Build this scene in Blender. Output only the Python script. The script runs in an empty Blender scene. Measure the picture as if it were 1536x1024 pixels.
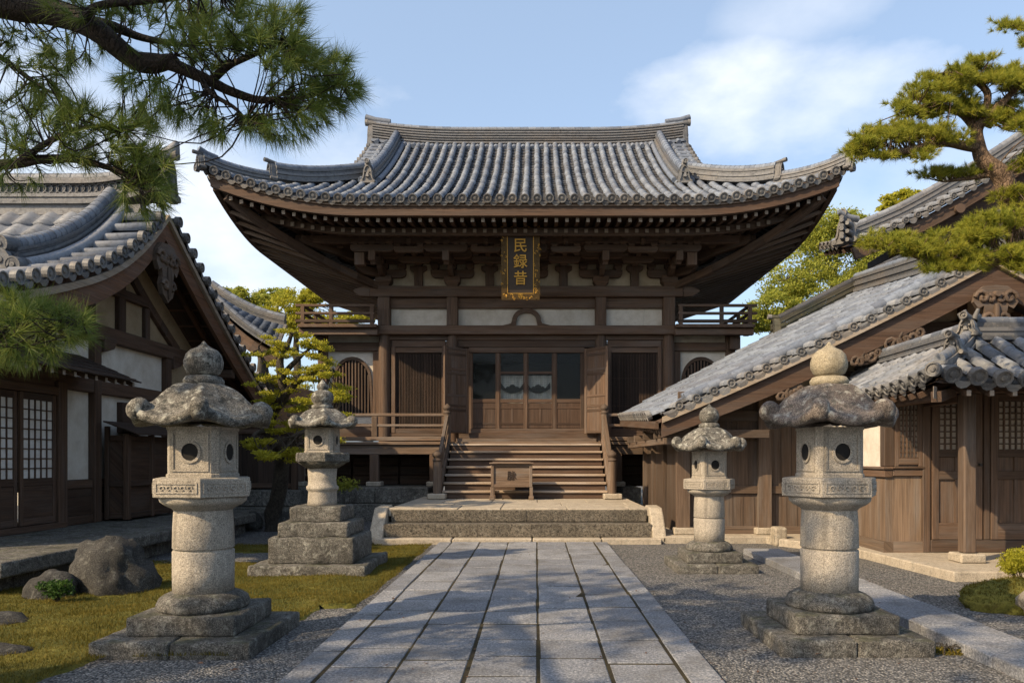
import bpy, math, random
import numpy as np
from mathutils import Vector, Matrix, noise as mnoise

random.seed(7)
rng = np.random.default_rng(7)
R = math.radians
V = Vector
scene = bpy.context.scene
col = scene.collection

# ------------------------------------------------------------------ camera
CX, CZ, F = 0.27, 1.6, 1150.0
cam_data = bpy.data.cameras.new("camera")
cam = bpy.data.objects.new("camera", cam_data)
col.objects.link(cam)
cam.location = (CX, 0, CZ)
cam.rotation_euler = (R(90), 0, 0)
cam_data.sensor_fit = 'HORIZONTAL'
cam_data.sensor_width = 36
cam_data.lens = F / 1536 * 36
cam_data.shift_x = -36 / 1536
cam_data.shift_y = 175 / 1536
cam_data.clip_start = 0.05
cam_data.clip_end = 3000
scene.camera = cam


def P(px, py, D):
    """a point of the place at depth D that the photograph shows at px, py"""
    return V((CX + (px - 804) * D / F, D, CZ - (py - 687) * D / F))


# ------------------------------------------------------------------ light
SUN_EL = R(36)
SUN_DIR = V((-0.79, -0.61, 0)).normalized()          # horizontal direction towards the sun
to_sun = V((SUN_DIR.x * math.cos(SUN_EL), SUN_DIR.y * math.cos(SUN_EL), math.sin(SUN_EL)))
sd = bpy.data.lights.new("sun", 'SUN')
sd.energy = 4.8
sd.angle = R(0.6)
sd.color = (1.0, 0.77, 0.49)
sun = bpy.data.objects.new("sun", sd)
col.objects.link(sun)
sun.rotation_euler = to_sun.to_track_quat('Z', 'Y').to_euler()

world = bpy.data.worlds.new("World")
scene.world = world
world.use_nodes = True
wt = world.node_tree
wt.nodes.clear()


def wn(t, **k):
    n = wt.nodes.new(t)
    for a, b in k.items():
        setattr(n, a, b)
    return n


sky = wn('ShaderNodeTexSky', sky_type='NISHITA', sun_disc=False)
sky.sun_elevation = SUN_EL
sky.sun_rotation = math.atan2(SUN_DIR.x, SUN_DIR.y)
sky.air_density = 1.0
sky.dust_density = 2.5
sky.ozone_density = 1.5
bg = wn('ShaderNodeBackground')
bg.inputs['Strength'].default_value = 0.15
out = wn('ShaderNodeOutputWorld')
tc = wn('ShaderNodeTexCoord')
# clouds: two soft banks placed by direction, broken up by noise
nz = wn('ShaderNodeTexNoise')
nz.inputs['Scale'].default_value = 4.5
nz.inputs['Detail'].default_value = 9
nz.inputs['Roughness'].default_value = 0.55
mp = wn('ShaderNodeMapping')
mp.inputs['Scale'].default_value = (1, 1, 1.9)
wt.links.new(tc.outputs['Generated'], mp.inputs['Vector'])
wt.links.new(mp.outputs['Vector'], nz.inputs['Vector'])


def wmath(op, a, b=None, clamp=False):
    n = wn('ShaderNodeMath', operation=op, use_clamp=clamp)
    for i, x in enumerate((a, b)):
        if x is None:
            continue
        if isinstance(x, (int, float)):
            n.inputs[i].default_value = x
        else:
            wt.links.new(x, n.inputs[i])
    return n.outputs[0]


def cloud(px, py, rx, ry, gain):
    """soft ellipse on the sky dome around the direction of px, py"""
    d = (P(px, py, 10) - V((CX, 0, CZ))).normalized()
    right = V((d.y, -d.x, 0)).normalized()
    up = right.cross(d)
    vs = []
    for ax, w in ((right, rx / F), (up, ry / F)):
        dp = wn('ShaderNodeVectorMath', operation='DOT_PRODUCT')
        wt.links.new(tc.outputs['Generated'], dp.inputs[0])
        dp.inputs[1].default_value = ax
        s = wmath('DIVIDE', dp.outputs['Value'], w)
        vs.append(wmath('MULTIPLY', s, s))
    r2 = wmath('ADD', vs[0], vs[1])
    e = wmath('SUBTRACT', 1.0, r2)
    # only in front
    dp = wn('ShaderNodeVectorMath', operation='DOT_PRODUCT')
    wt.links.new(tc.outputs['Generated'], dp.inputs[0])
    dp.inputs[1].default_value = d
    fr = wmath('GREATER_THAN', dp.outputs['Value'], 0.2)
    e = wmath('MAXIMUM', e, -2.0)
    k = wmath('ADD', wmath('MULTIPLY', e, 0.55), wmath('MULTIPLY', wmath('SUBTRACT', nz.outputs['Fac'], 0.5), 2.4))
    k = wmath('MULTIPLY', k, gain, True)
    return wmath('MULTIPLY', k, fr, True)


cl = None
for a in ((1080, 145, 165, 68, 0.95), (1240, 150, 180, 72, 0.85), (1200, 15, 120, 45, 0.4),
          (1000, 160, 80, 45, 0.8), (230, 300, 420, 190, 0.75), (420, 420, 300, 130, 0.85), (1450, 330, 300, 150, 0.4)):
    c = cloud(*a)
    cl = c if cl is None else wmath('MAXIMUM', cl, c)
mix = wn('ShaderNodeMix', data_type='RGBA')
wt.links.new(cl, mix.inputs[0])
haze_mix = wn('ShaderNodeMix', data_type='RGBA')
haze_mix.inputs[0].default_value = 0.30
wt.links.new(sky.outputs[0], haze_mix.inputs[6])
haze_mix.inputs[7].default_value = (3.6, 4.5, 5.6, 1)
wt.links.new(haze_mix.outputs[2], mix.inputs[6])
mix.inputs[7].default_value = (5.6, 5.7, 5.9, 1)
wt.links.new(mix.outputs[2], bg.inputs['Color'])
wt.links.new(bg.outputs[0], out.inputs['Surface'])

scene.view_settings.view_transform = 'Standard'
scene.view_settings.look = 'None'
scene.view_settings.exposure = 0.6
scene.view_settings.gamma = 1
scene.render.engine = 'CYCLES'
scene.cycles.max_bounces = 6
scene.cycles.transparent_max_bounces = 8


# ------------------------------------------------------------------ materials
def hexc(h):
    return h if len(h) == 4 else (*h, 1)


class NT:
    def __init__(s, name):
        s.m = bpy.data.materials.new(name)
        s.m.use_nodes = True
        s.t = s.m.node_tree
        s.t.nodes.clear()
        s.out = s.n('ShaderNodeOutputMaterial')
        s.b = s.n('ShaderNodeBsdfPrincipled')
        s.l(s.b.outputs[0], s.out.inputs[0])
        s.b.inputs['Specular IOR Level'].default_value = 0.3

    def n(s, t, **k):
        x = s.t.nodes.new(t)
        for a, b in k.items():
            setattr(x, a, b)
        return x

    def l(s, a, b):
        s.t.links.new(a, b)

    def coord(s, which='Object', scale=(1, 1, 1), rnd=False):
        c = s.n('ShaderNodeTexCoord')
        m = s.n('ShaderNodeMapping')
        m.inputs['Scale'].default_value = scale
        s.l(c.outputs[which], m.inputs['Vector'])
        return m.outputs[0]

    def noise(s, vec, scale, detail=4, rough=0.55, dist=0):
        x = s.n('ShaderNodeTexNoise')
        x.inputs['Scale'].default_value = scale
        x.inputs['Detail'].default_value = detail
        x.inputs['Roughness'].default_value = rough
        x.inputs['Distortion'].default_value = dist
        s.l(vec, x.inputs['Vector'])
        return x.outputs['Fac']

    def voro(s, vec, scale, feature='F1', out='Distance'):
        x = s.n('ShaderNodeTexVoronoi', feature=feature)
        x.inputs['Scale'].default_value = scale
        s.l(vec, x.inputs['Vector'])
        return x.outputs[out]

    def ramp(s, fac, stops):
        x = s.n('ShaderNodeValToRGB')
        e = x.color_ramp.elements
        while len(e) < len(stops):
            e.new(0.5)
        for i, (p, c) in enumerate(stops):
            e[i].position = p
            e[i].color = hexc(c) if not isinstance(c, (int, float)) else (c, c, c, 1)
        s.l(fac, x.inputs[0])
        return x.outputs[0]

    def mix(s, fac, a, b, mode='MIX'):
        x = s.n('ShaderNodeMix', data_type='RGBA', blend_type=mode)
        for i, q in ((0, fac), (6, a), (7, b)):
            if isinstance(q, (int, float)):
                x.inputs[i].default_value = q if i == 0 else (q, q, q, 1)
            elif isinstance(q, tuple):
                x.inputs[i].default_value = hexc(q)
            else:
                s.l(q, x.inputs[i])
        return x.outputs[2]

    def math(s, op, a, b=0.0, clamp=False):
        x = s.n('ShaderNodeMath', operation=op, use_clamp=clamp)
        for i, q in enumerate((a, b)):
            if isinstance(q, (int, float)):
                x.inputs[i].default_value = q
            else:
                s.l(q, x.inputs[i])
        return x.outputs[0]

    def island(s):
        return s.n('ShaderNodeNewGeometry').outputs['Random Per Island']

    def bump(s, h, strength=0.4, dist=0.01, prev=None):
        x = s.n('ShaderNodeBump')
        x.inputs['Strength'].default_value = strength
        x.inputs['Distance'].default_value = dist
        s.l(h, x.inputs['Height'])
        if prev is not None:
            s.l(prev, x.inputs['Normal'])
        return x.outputs[0]

    def fin(s, colr, rough=0.8, normal=None):
        if isinstance(colr, tuple):
            s.b.inputs['Base Color'].default_value = hexc(colr)
        else:
            s.l(colr, s.b.inputs['Base Color'])
        if isinstance(rough, (int, float)):
            s.b.inputs['Roughness'].default_value = rough
        else:
            s.l(rough, s.b.inputs['Roughness'])
        if normal is not None:
            s.l(normal, s.b.inputs['Normal'])
        return s.m


def m_wood(name, dark, light, grey=0.25, rough=0.75):
    s = NT(name)
    uv = s.coord('UV', (0.8, 44, 1))
    g = s.noise(uv, 1.6, 7, 0.62, 0.25)
    uv2 = s.coord('UV', (2.5, 120, 1))
    g2 = s.noise(uv2, 1.0, 4, 0.6)
    g3 = s.noise(s.coord('UV', (0.55, 12, 1)), 1.3, 5, 0.7, 0.4)
    f_ = s.math('ADD', s.math('MULTIPLY', g, 0.42), s.math('ADD', s.math('MULTIPLY', g2, 0.16), s.math('MULTIPLY', g3, 0.42)))
    base = s.ramp(f_, [(0.34, dark), (0.64, light)])
    # drying cracks along the grain
    ck = s.noise(s.coord('UV', (0.35, 30, 1)), 1.0, 3, 0.5)
    base = s.mix(s.ramp(ck, [(0.66, 0.0), (0.70, 0.75)]), base, tuple(x * 0.35 for x in dark))
    # bleached, greyed patches of old timber
    ob = s.coord('Object', (1, 1, 1))
    w = s.ramp(s.noise(s.coord('UV', (0.5, 3.5, 1)), 1.0, 6, 0.7), [(0.46, 0.0), (0.66, 1.0)])
    gl = tuple(0.58 * (light[0] + light[1]) * f for f in (1.05, 0.98, 0.91))
    base = s.mix(s.math('MULTIPLY', w, grey), base, gl)
    isl = s.island()
    br = s.math('ADD', s.math('MULTIPLY', isl, 0.6), 0.7)
    comb = s.n('ShaderNodeCombineColor')
    for i in range(3):
        s.l(br, comb.inputs[i])
    base = s.mix(1.0, base, comb.outputs[0], 'MULTIPLY')
    # cracks
    n = s.bump(g, 0.5, 0.012)
    n = s.bump(g2, 0.35, 0.004, n)
    return s.fin(base, rough, n)


def m_stone(name, base, dark, light, lichen=0.35, speck=1.0, bump=0.6, moss=0.0, blotch=0.5, pits=0.0):
    s = NT(name)
    ob = s.coord('Object')
    sp = s.noise(ob, 105, 3, 0.8)
    sp2 = s.voro(ob, 140, out='Distance')
    c = s.ramp(sp, [(0.37, dark), (0.5, base), (0.64, light)])
    big = s.noise(ob, 2.3, 7, 0.62)
    c = s.mix(s.ramp(big, [(0.45, 0.0), (0.7, blotch)]), c, tuple(x * 0.42 for x in dark))
    fine = s.noise(ob, 11, 7, 0.7, 0.4)
    lic = s.ramp(fine, [(0.54, 0.0), (0.62, lichen)])
    c = s.mix(lic, c, (0.48, 0.48, 0.42))
    dk = s.ramp(s.noise(ob, 14, 7, 0.75), [(0.52, 0.0), (0.60, min(0.95, lichen * 1.6))])
    c = s.mix(dk, c, (0.035, 0.035, 0.03))
    if moss:
        geo = s.n('ShaderNodeNewGeometry')
        sep = s.n('ShaderNodeSeparateXYZ')
        s.l(geo.outputs['Normal'], sep.inputs[0])
        up = s.ramp(sep.outputs['Z'], [(0.5, 0.0), (0.95, 1.0)])
        mm = s.math('MULTIPLY', up, s.ramp(s.noise(ob, 5, 6, 0.65), [(0.5, 0.0), (0.6, moss)]))
        c = s.mix(mm, c, (0.09, 0.10, 0.022))
    n = s.bump(s.noise(ob, 45, 6, 0.7), bump, 0.012)
    # rain streaks running down the faces
    stv = s.noise(s.coord('Object', (9, 9, 0.8)), 1.0, 5, 0.65)
    c = s.mix(s.ramp(stv, [(0.52, 0.0), (0.72, 0.45)]), c, tuple(x * 0.55 for x in dark))
    if pits:
        pt_ = s.noise(ob, 24, 5, 0.75)
        c = s.mix(s.ramp(pt_, [(0.36, pits), (0.54, 0.0)]), c, tuple(x * 0.4 for x in dark))
        n = s.bump(pt_, 1.0, 0.04, n)
    n = s.bump(sp, bump * 0.8, 0.006, n)
    n = s.bump(fine, 0.35, 0.03, n)
    return s.fin(c, 0.88, n)


def m_tile(name, a, b, lich=(0.30, 0.28, 0.23), warm=0.35):
    s = NT(name)
    ob = s.coord('Object')
    isl = s.island()
    c = s.mix(isl, a, b)
    n1 = s.noise(ob, 9, 7, 0.68)
    c = s.mix(s.ramp(n1, [(0.50, 0.0), (0.68, 0.55)]), c, tuple(x * 0.38 for x in a))
    n2 = s.noise(ob, 26, 6, 0.7, 0.3)
    c = s.mix(s.ramp(n2, [(0.56, 0.0), (0.66, warm * 1.6)]), c, lich)
    n3 = s.noise(ob, 1.1, 5, 0.6)
    c = s.mix(s.ramp(n3, [(0.45, 0.0), (0.7, warm)]), c, (0.17, 0.13, 0.09))
    n = s.bump(n2, 0.5, 0.012)
    n = s.bump(s.noise(ob, 80, 4, 0.7), 0.35, 0.004, n)
    return s.fin(c, s.ramp(n1, [(0.3, 0.42), (0.7, 0.75)]), n)


M = {}
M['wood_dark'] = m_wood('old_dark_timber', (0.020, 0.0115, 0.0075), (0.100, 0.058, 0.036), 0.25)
M['wood_mid'] = m_wood('weathered_brown_timber', (0.024, 0.0145, 0.0095), (0.122, 0.075, 0.048), 0.35)
M['wood_stair'] = m_wood('worn_stair_timber', (0.034, 0.022, 0.015), (0.170, 0.115, 0.077), 0.45)
M['wood_tread_lit'] = m_wood('worn_lit_tread_timber', (0.16, 0.115, 0.08), (0.46, 0.35, 0.25), 0.5)  # worn treads, made paler still to carry the light on the nosings
M['wood_porch'] = m_wood('porch_board_timber', (0.05, 0.033, 0.022), (0.185, 0.128, 0.086), 0.4)  # paler timber of the porch walls
M['wood_red'] = m_wood('red_brown_timber', (0.035, 0.016, 0.008), (0.16, 0.078, 0.040), 0.25)
M['wood_pale'] = m_wood('bleached_timber', (0.16, 0.12, 0.085), (0.42, 0.34, 0.25), 0.4)
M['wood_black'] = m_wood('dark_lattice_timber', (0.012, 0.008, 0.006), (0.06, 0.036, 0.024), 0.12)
M['wood_board'] = m_wood('grey_board_timber', (0.030, 0.020, 0.014), (0.125, 0.084, 0.057), 0.4)
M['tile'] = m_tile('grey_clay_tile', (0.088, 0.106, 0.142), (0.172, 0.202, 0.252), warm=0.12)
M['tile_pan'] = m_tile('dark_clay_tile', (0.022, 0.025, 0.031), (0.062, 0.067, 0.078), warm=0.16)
M['tile_ridge'] = m_tile('ridge_clay_tile', (0.048, 0.053, 0.062), (0.145, 0.15, 0.16), warm=0.28)
M['tile_warm'] = m_tile('lichened_clay_tile', (0.088, 0.102, 0.128), (0.205, 0.222, 0.25), warm=0.22)
M['tile_green_black'] = m_tile('green_black_tile', (0.022, 0.025, 0.020), (0.06, 0.062, 0.045), lich=(0.10, 0.10, 0.05), warm=0.3)  # darker, greener tile for the back ridge
M['tile_disc'] = m_tile('tile_end', (0.075, 0.077, 0.082), (0.17, 0.17, 0.17), warm=0.35)
M['stone'] = m_stone('granite', (0.30, 0.275, 0.235), (0.15, 0.135, 0.115), (0.46, 0.43, 0.37), 0.3)
M['stone_lantern'] = m_stone('lantern_granite', (0.32, 0.285, 0.235), (0.145, 0.128, 0.105), (0.49, 0.44, 0.365), 0.08, blotch=0.35)
M['stone_roof'] = m_stone('lichened_granite', (0.15, 0.14, 0.12), (0.04, 0.036, 0.032), (0.33, 0.31, 0.27), 0.62, bump=0.9, blotch=0.75)
M['stone_base'] = m_stone('plinth_granite', (0.165, 0.155, 0.135), (0.045, 0.042, 0.036), (0.36, 0.34, 0.30), 0.38, bump=1.0, moss=0.3, blotch=0.7, pits=0.55)
M['stone_rock'] = m_stone('garden_rock', (0.038, 0.036, 0.033), (0.012, 0.0115, 0.010), (0.095, 0.09, 0.08), 0.10, bump=1.0, blotch=0.6)
M['stone_warm'] = m_stone('pale_rock', (0.34, 0.29, 0.22), (0.18, 0.15, 0.11), (0.48, 0.42, 0.33), 0.3, bump=0.9)
M['stone_step'] = m_stone('rough_step_granite', (0.18, 0.155, 0.12), (0.035, 0.03, 0.025), (0.42, 0.37, 0.29), 0.15, bump=1.6, blotch=0.4, pits=0.85)
M['stone_flag'] = m_stone('flagstone', (0.36, 0.31, 0.24), (0.22, 0.19, 0.15), (0.48, 0.42, 0.33), 0.18, bump=0.4, blotch=0.3)


def m_paver():
    s = NT('paving_granite')
    ob = s.coord('Object')
    sp = s.noise(ob, 46, 4, 0.78)
    c = s.ramp(sp, [(0.34, (0.085, 0.093, 0.108)), (0.5, (0.205, 0.215, 0.232)), (0.66, (0.40, 0.40, 0.40))])
    isl = s.island()
    c = s.mix(0.5, c, s.mix(isl, (0.28, 0.29, 0.32), (0.72, 0.70, 0.68)), 'OVERLAY')
    st = s.noise(ob, 2.2, 7, 0.65)
    c = s.mix(s.ramp(st, [(0.46, 0.0), (0.70, 0.62)]), c, (0.085, 0.08, 0.07))
    dots = s.noise(ob, 15, 6, 0.75)
    c = s.mix(s.ramp(dots, [(0.60, 0.0), (0.68, 0.55)]), c, (0.05, 0.052, 0.045))
    st2 = s.noise(ob, 6, 7, 0.7)
    c = s.mix(s.ramp(st2, [(0.58, 0.0), (0.72, 0.35)]), c, (0.30, 0.27, 0.22))
    v = s.noise(ob, 38, 6, 0.75)
    n = s.bump(v, 1.0, 0.022)
    n = s.bump(s.noise(ob, 5, 5, 0.6), 0.35, 0.05, n)
    return s.fin(c, s.ramp(v, [(0.3, 0.5), (0.7, 0.8)]), n)


M['paver'] = m_paver()


def m_gravel():
    s = NT('gravel')
    ob = s.coord('Object')
    x = s.n('ShaderNodeTexVoronoi', feature='F1')
    x.inputs['Scale'].default_value = 56
    s.l(ob, x.inputs['Vector'])
    sep = s.n('ShaderNodeSeparateColor')
    s.l(x.outputs['Color'], sep.inputs[0])
    c = s.ramp(sep.outputs[0], [(0.0, (0.06, 0.063, 0.068)), (0.35, (0.155, 0.157, 0.16)), (0.7, (0.26, 0.257, 0.25)), (1.0, (0.50, 0.48, 0.45))])
    edge = s.ramp(x.outputs['Distance'], [(0.3, 1.0), (0.75, 0.3)])
    c = s.mix(1.0, c, edge, 'MULTIPLY')
    big = s.noise(ob, 0.8, 6, 0.6)
    c = s.mix(s.ramp(big, [(0.4, 0.0), (0.75, 0.4)]), c, (0.13, 0.115, 0.09))
    h = s.ramp(x.outputs['Distance'], [(0.0, 1.0), (0.8, 0.0)])
    n = s.bump(s.math('ADD', h, s.math('MULTIPLY', sep.outputs[1], 0.8)), 1.0, 0.022)
    n = s.bump(s.noise(ob, 3, 5), 0.4, 0.06, n)
    return s.fin(c, 0.85, n)


M['gravel'] = m_gravel()


def m_moss(name, a=(0.055, 0.07, 0.012), b=(0.19, 0.17, 0.03)):
    s = NT(name)
    ob = s.coord('Object')
    big = s.noise(ob, 1.6, 7, 0.65, 0.5)
    c = s.ramp(big, [(0.3, a), (0.5, tuple(0.5 * (x + y) for x, y in zip(a, b))), (0.62, b), (0.78, (0.13, 0.085, 0.03))])
    f = s.noise(ob, 60, 5, 0.75)
    c = s.mix(0.75, c, s.ramp(f, [(0.3, 0.25), (0.7, 0.95)]), 'MULTIPLY')
    c = s.mix(1.0, c, (1.5, 1.5, 1.5), 'MULTIPLY')
    n = s.bump(f, 1.0, 0.03)
    n = s.bump(s.noise(ob, 14, 6, 0.7), 0.8, 0.05, n)
    return s.fin(c, 0.95, n)


M['moss'] = m_moss('moss_carpet')
M['earth'] = m_moss('joint_soil', (0.025, 0.02, 0.012), (0.062, 0.05, 0.02))


def m_plaster(name, c0):
    s = NT(name)
    ob = s.coord('Object')
    a = s.noise(ob, 3, 7, 0.65)
    c = s.mix(s.ramp(a, [(0.38, 0.0), (0.72, 0.75)]), c0, tuple(x * 0.66 * f for x, f in zip(c0, (1, 0.92, 0.82))))
    crk = s.voro(ob, 2.2, 'DISTANCE_TO_EDGE')
    c = s.mix(s.ramp(crk, [(0.0, 0.35), (0.006, 0.0)]), c, tuple(x * 0.4 for x in c0))
    f = s.noise(ob, 70, 4, 0.7)
    c = s.mix(0.3, c, s.ramp(f, [(0.35, 0.6), (0.6, 1.0)]), 'MULTIPLY')
    return s.fin(c, 0.9, s.bump(f, 0.35, 0.006))


M['plaster'] = m_plaster('lime_plaster', (0.60, 0.56, 0.49))
M['plaster_warm'] = m_plaster('ochre_plaster', (0.52, 0.44, 0.32))
M['plaster_shade'] = m_plaster('shaded_ochre_plaster', (0.30, 0.235, 0.15))  # ochre plaster darkened to carry the roof's shade on the gable
M['paper'] = m_plaster('shoji_paper', (0.66, 0.64, 0.60))


def m_plain(name, c, rough=0.7, metal=0.0):
    s = NT(name)
    ob = s.coord('Object')
    k = s.noise(ob, 22, 5, 0.65)
    cc = s.mix(s.ramp(k, [(0.35, 0.0), (0.75, 0.6)]), c, tuple(x * 0.5 for x in c))
    s.b.inputs['Metallic'].default_value = metal
    return s.fin(cc, rough, s.bump(k, 0.25, 0.01))


M['dark'] = m_plain('interior_shade', (0.012, 0.011, 0.010), 0.9)  # near-black colour stands in for the shade of rooms and openings
M['board_black'] = m_plain('plaque_board', (0.035, 0.024, 0.016), 0.55)
M['gold'] = m_plain('worn_gilding', (0.48, 0.27, 0.05), 0.42, 0.55)
M['gold_dark'] = m_plain('dull_gilding', (0.075, 0.045, 0.014), 0.5, 0.4)
M['end_white'] = m_plain('painted_rafter_end', (0.25, 0.21, 0.17), 0.8)
M['reflect_white'] = m_plain('reflection_white', (0.80, 0.78, 0.72), 0.9)  # white of the reflection imitated behind the door panes
M['reflect_dark'] = m_plain('reflection_dark', (0.03, 0.03, 0.03), 0.8)  # dark wavy shape within that imitated reflection
M['iron'] = m_plain('dark_iron', (0.05, 0.045, 0.04), 0.5, 0.6)


def m_glass():
    s = NT('door_glass')
    s.b.inputs['Roughness'].default_value = 0.03
    s.b.inputs['Specular IOR Level'].default_value = 0.6
    s.b.inputs['Base Color'].default_value = (0.012, 0.016, 0.018, 1)
    tr = s.n('ShaderNodeBsdfTransparent')
    tr.inputs[0].default_value = (0.93, 0.95, 0.95, 1)
    mx = s.n('ShaderNodeMixShader')
    mx.inputs[0].default_value = 0.14
    s.l(tr.outputs[0], mx.inputs[1])
    s.l(s.b.outputs[0], mx.inputs[2])
    s.l(mx.outputs[0], s.out.inputs[0])
    return s.m


M['glass'] = m_glass()


def m_leaf(name, stops, trans=0.35, gloss=0.5, patch=4.5):
    s = NT(name)
    isl = s.island()
    ob = s.coord('Object')
    k = s.noise(ob, patch, 5, 0.68)
    f = s.math('ADD', s.math('MULTIPLY', isl, 0.38), s.math('MULTIPLY', k, 0.68))
    c = s.ramp(f, stops)
    s.fin(c, gloss)
    s.b.inputs['Specular IOR Level'].default_value = 0.2
    tl = s.n('ShaderNodeBsdfTranslucent')
    s.l(c, tl.inputs[0])
    mx = s.n('ShaderNodeMixShader')
    mx.inputs[0].default_value = trans
    s.l(s.b.outputs[0], mx.inputs[1])
    s.l(tl.outputs[0], mx.inputs[2])
    s.l(mx.outputs[0], s.out.inputs[0])
    return s.m


M['needle_green'] = m_leaf('green_pine_needles', [(0.1, (0.05, 0.085, 0.02)), (0.45, (0.10, 0.15, 0.03)), (0.8, (0.18, 0.20, 0.04)), (1.0, (0.26, 0.20, 0.06))])
M['needle_gold'] = m_leaf('sunny_pine_needles', [(0.1, (0.07, 0.105, 0.014)), (0.42, (0.21, 0.235, 0.028)), (0.75, (0.38, 0.35, 0.045)), (1.0, (0.44, 0.33, 0.08))], 0.45)
M['leaf_gold'] = m_leaf('yellow_green_leaves', [(0.1, (0.15, 0.175, 0.016)), (0.45, (0.33, 0.32, 0.03)), (0.8, (0.44, 0.40, 0.04)), (1.0, (0.52, 0.43, 0.07))], 0.5)
M['leaf_green'] = m_leaf('green_leaves', [(0.1, (0.12, 0.15, 0.025)), (0.45, (0.26, 0.29, 0.045)), (0.8, (0.40, 0.38, 0.06)), (1.0, (0.48, 0.42, 0.08))], 0.5)
M['fern'] = m_leaf('fern_leaves', [(0.1, (0.02, 0.05, 0.012)), (0.5, (0.05, 0.10, 0.02)), (1.0, (0.09, 0.14, 0.03))])
M['blade'] = m_leaf('moss_blades', [(0.1, (0.032, 0.034, 0.007)), (0.4, (0.08, 0.074, 0.011)), (0.7, (0.16, 0.122, 0.018)), (1.0, (0.15, 0.085, 0.028))], 0.3, 0.7, 1.3)


def m_bark(name, a, b):
    s = NT(name)
    ob = s.coord('Object', (1, 1, 0.4))
    w = s.noise(ob, 9, 6, 0.7)
    add = s.n('ShaderNodeVectorMath', operation='ADD')
    s.l(ob, add.inputs[0])
    cmb = s.n('ShaderNodeCombineXYZ')
    s.l(s.math('MULTIPLY', w, 0.10), cmb.inputs[0])
    s.l(s.math('MULTIPLY', w, 0.07), cmb.inputs[2])
    s.l(cmb.outputs[0], add.inputs[1])
    v = s.voro(add.outputs[0], 38, 'DISTANCE_TO_EDGE')
    k = s.noise(ob, 26, 7, 0.72)
    c = s.mix(s.ramp(k, [(0.35, 0.0), (0.68, 1.0)]), a, b)
    c = s.mix(s.ramp(s.noise(ob, 4, 5, 0.6), [(0.4, 0.0), (0.7, 0.6)]), c, tuple(x * 0.6 for x in a))
    c = s.mix(s.ramp(v, [(0.0, 0.6), (0.08, 0.0)]), c, tuple(x * 0.35 for x in a))
    n = s.bump(s.ramp(v, [(0.0, 0.0), (0.25, 1.0)]), 0.7, 0.025)
    n = s.bump(k, 0.8, 0.02, n)
    return s.fin(c, 0.9, n)


M['bark_dark'] = m_bark('dark_pine_bark', (0.022, 0.017, 0.014), (0.075, 0.055, 0.04))
M['bark_red'] = m_bark('red_pine_bark', (0.085, 0.055, 0.035), (0.30, 0.205, 0.135))
M['bark_grey'] = m_bark('grey_bark', (0.035, 0.03, 0.025), (0.13, 0.11, 0.085))


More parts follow.
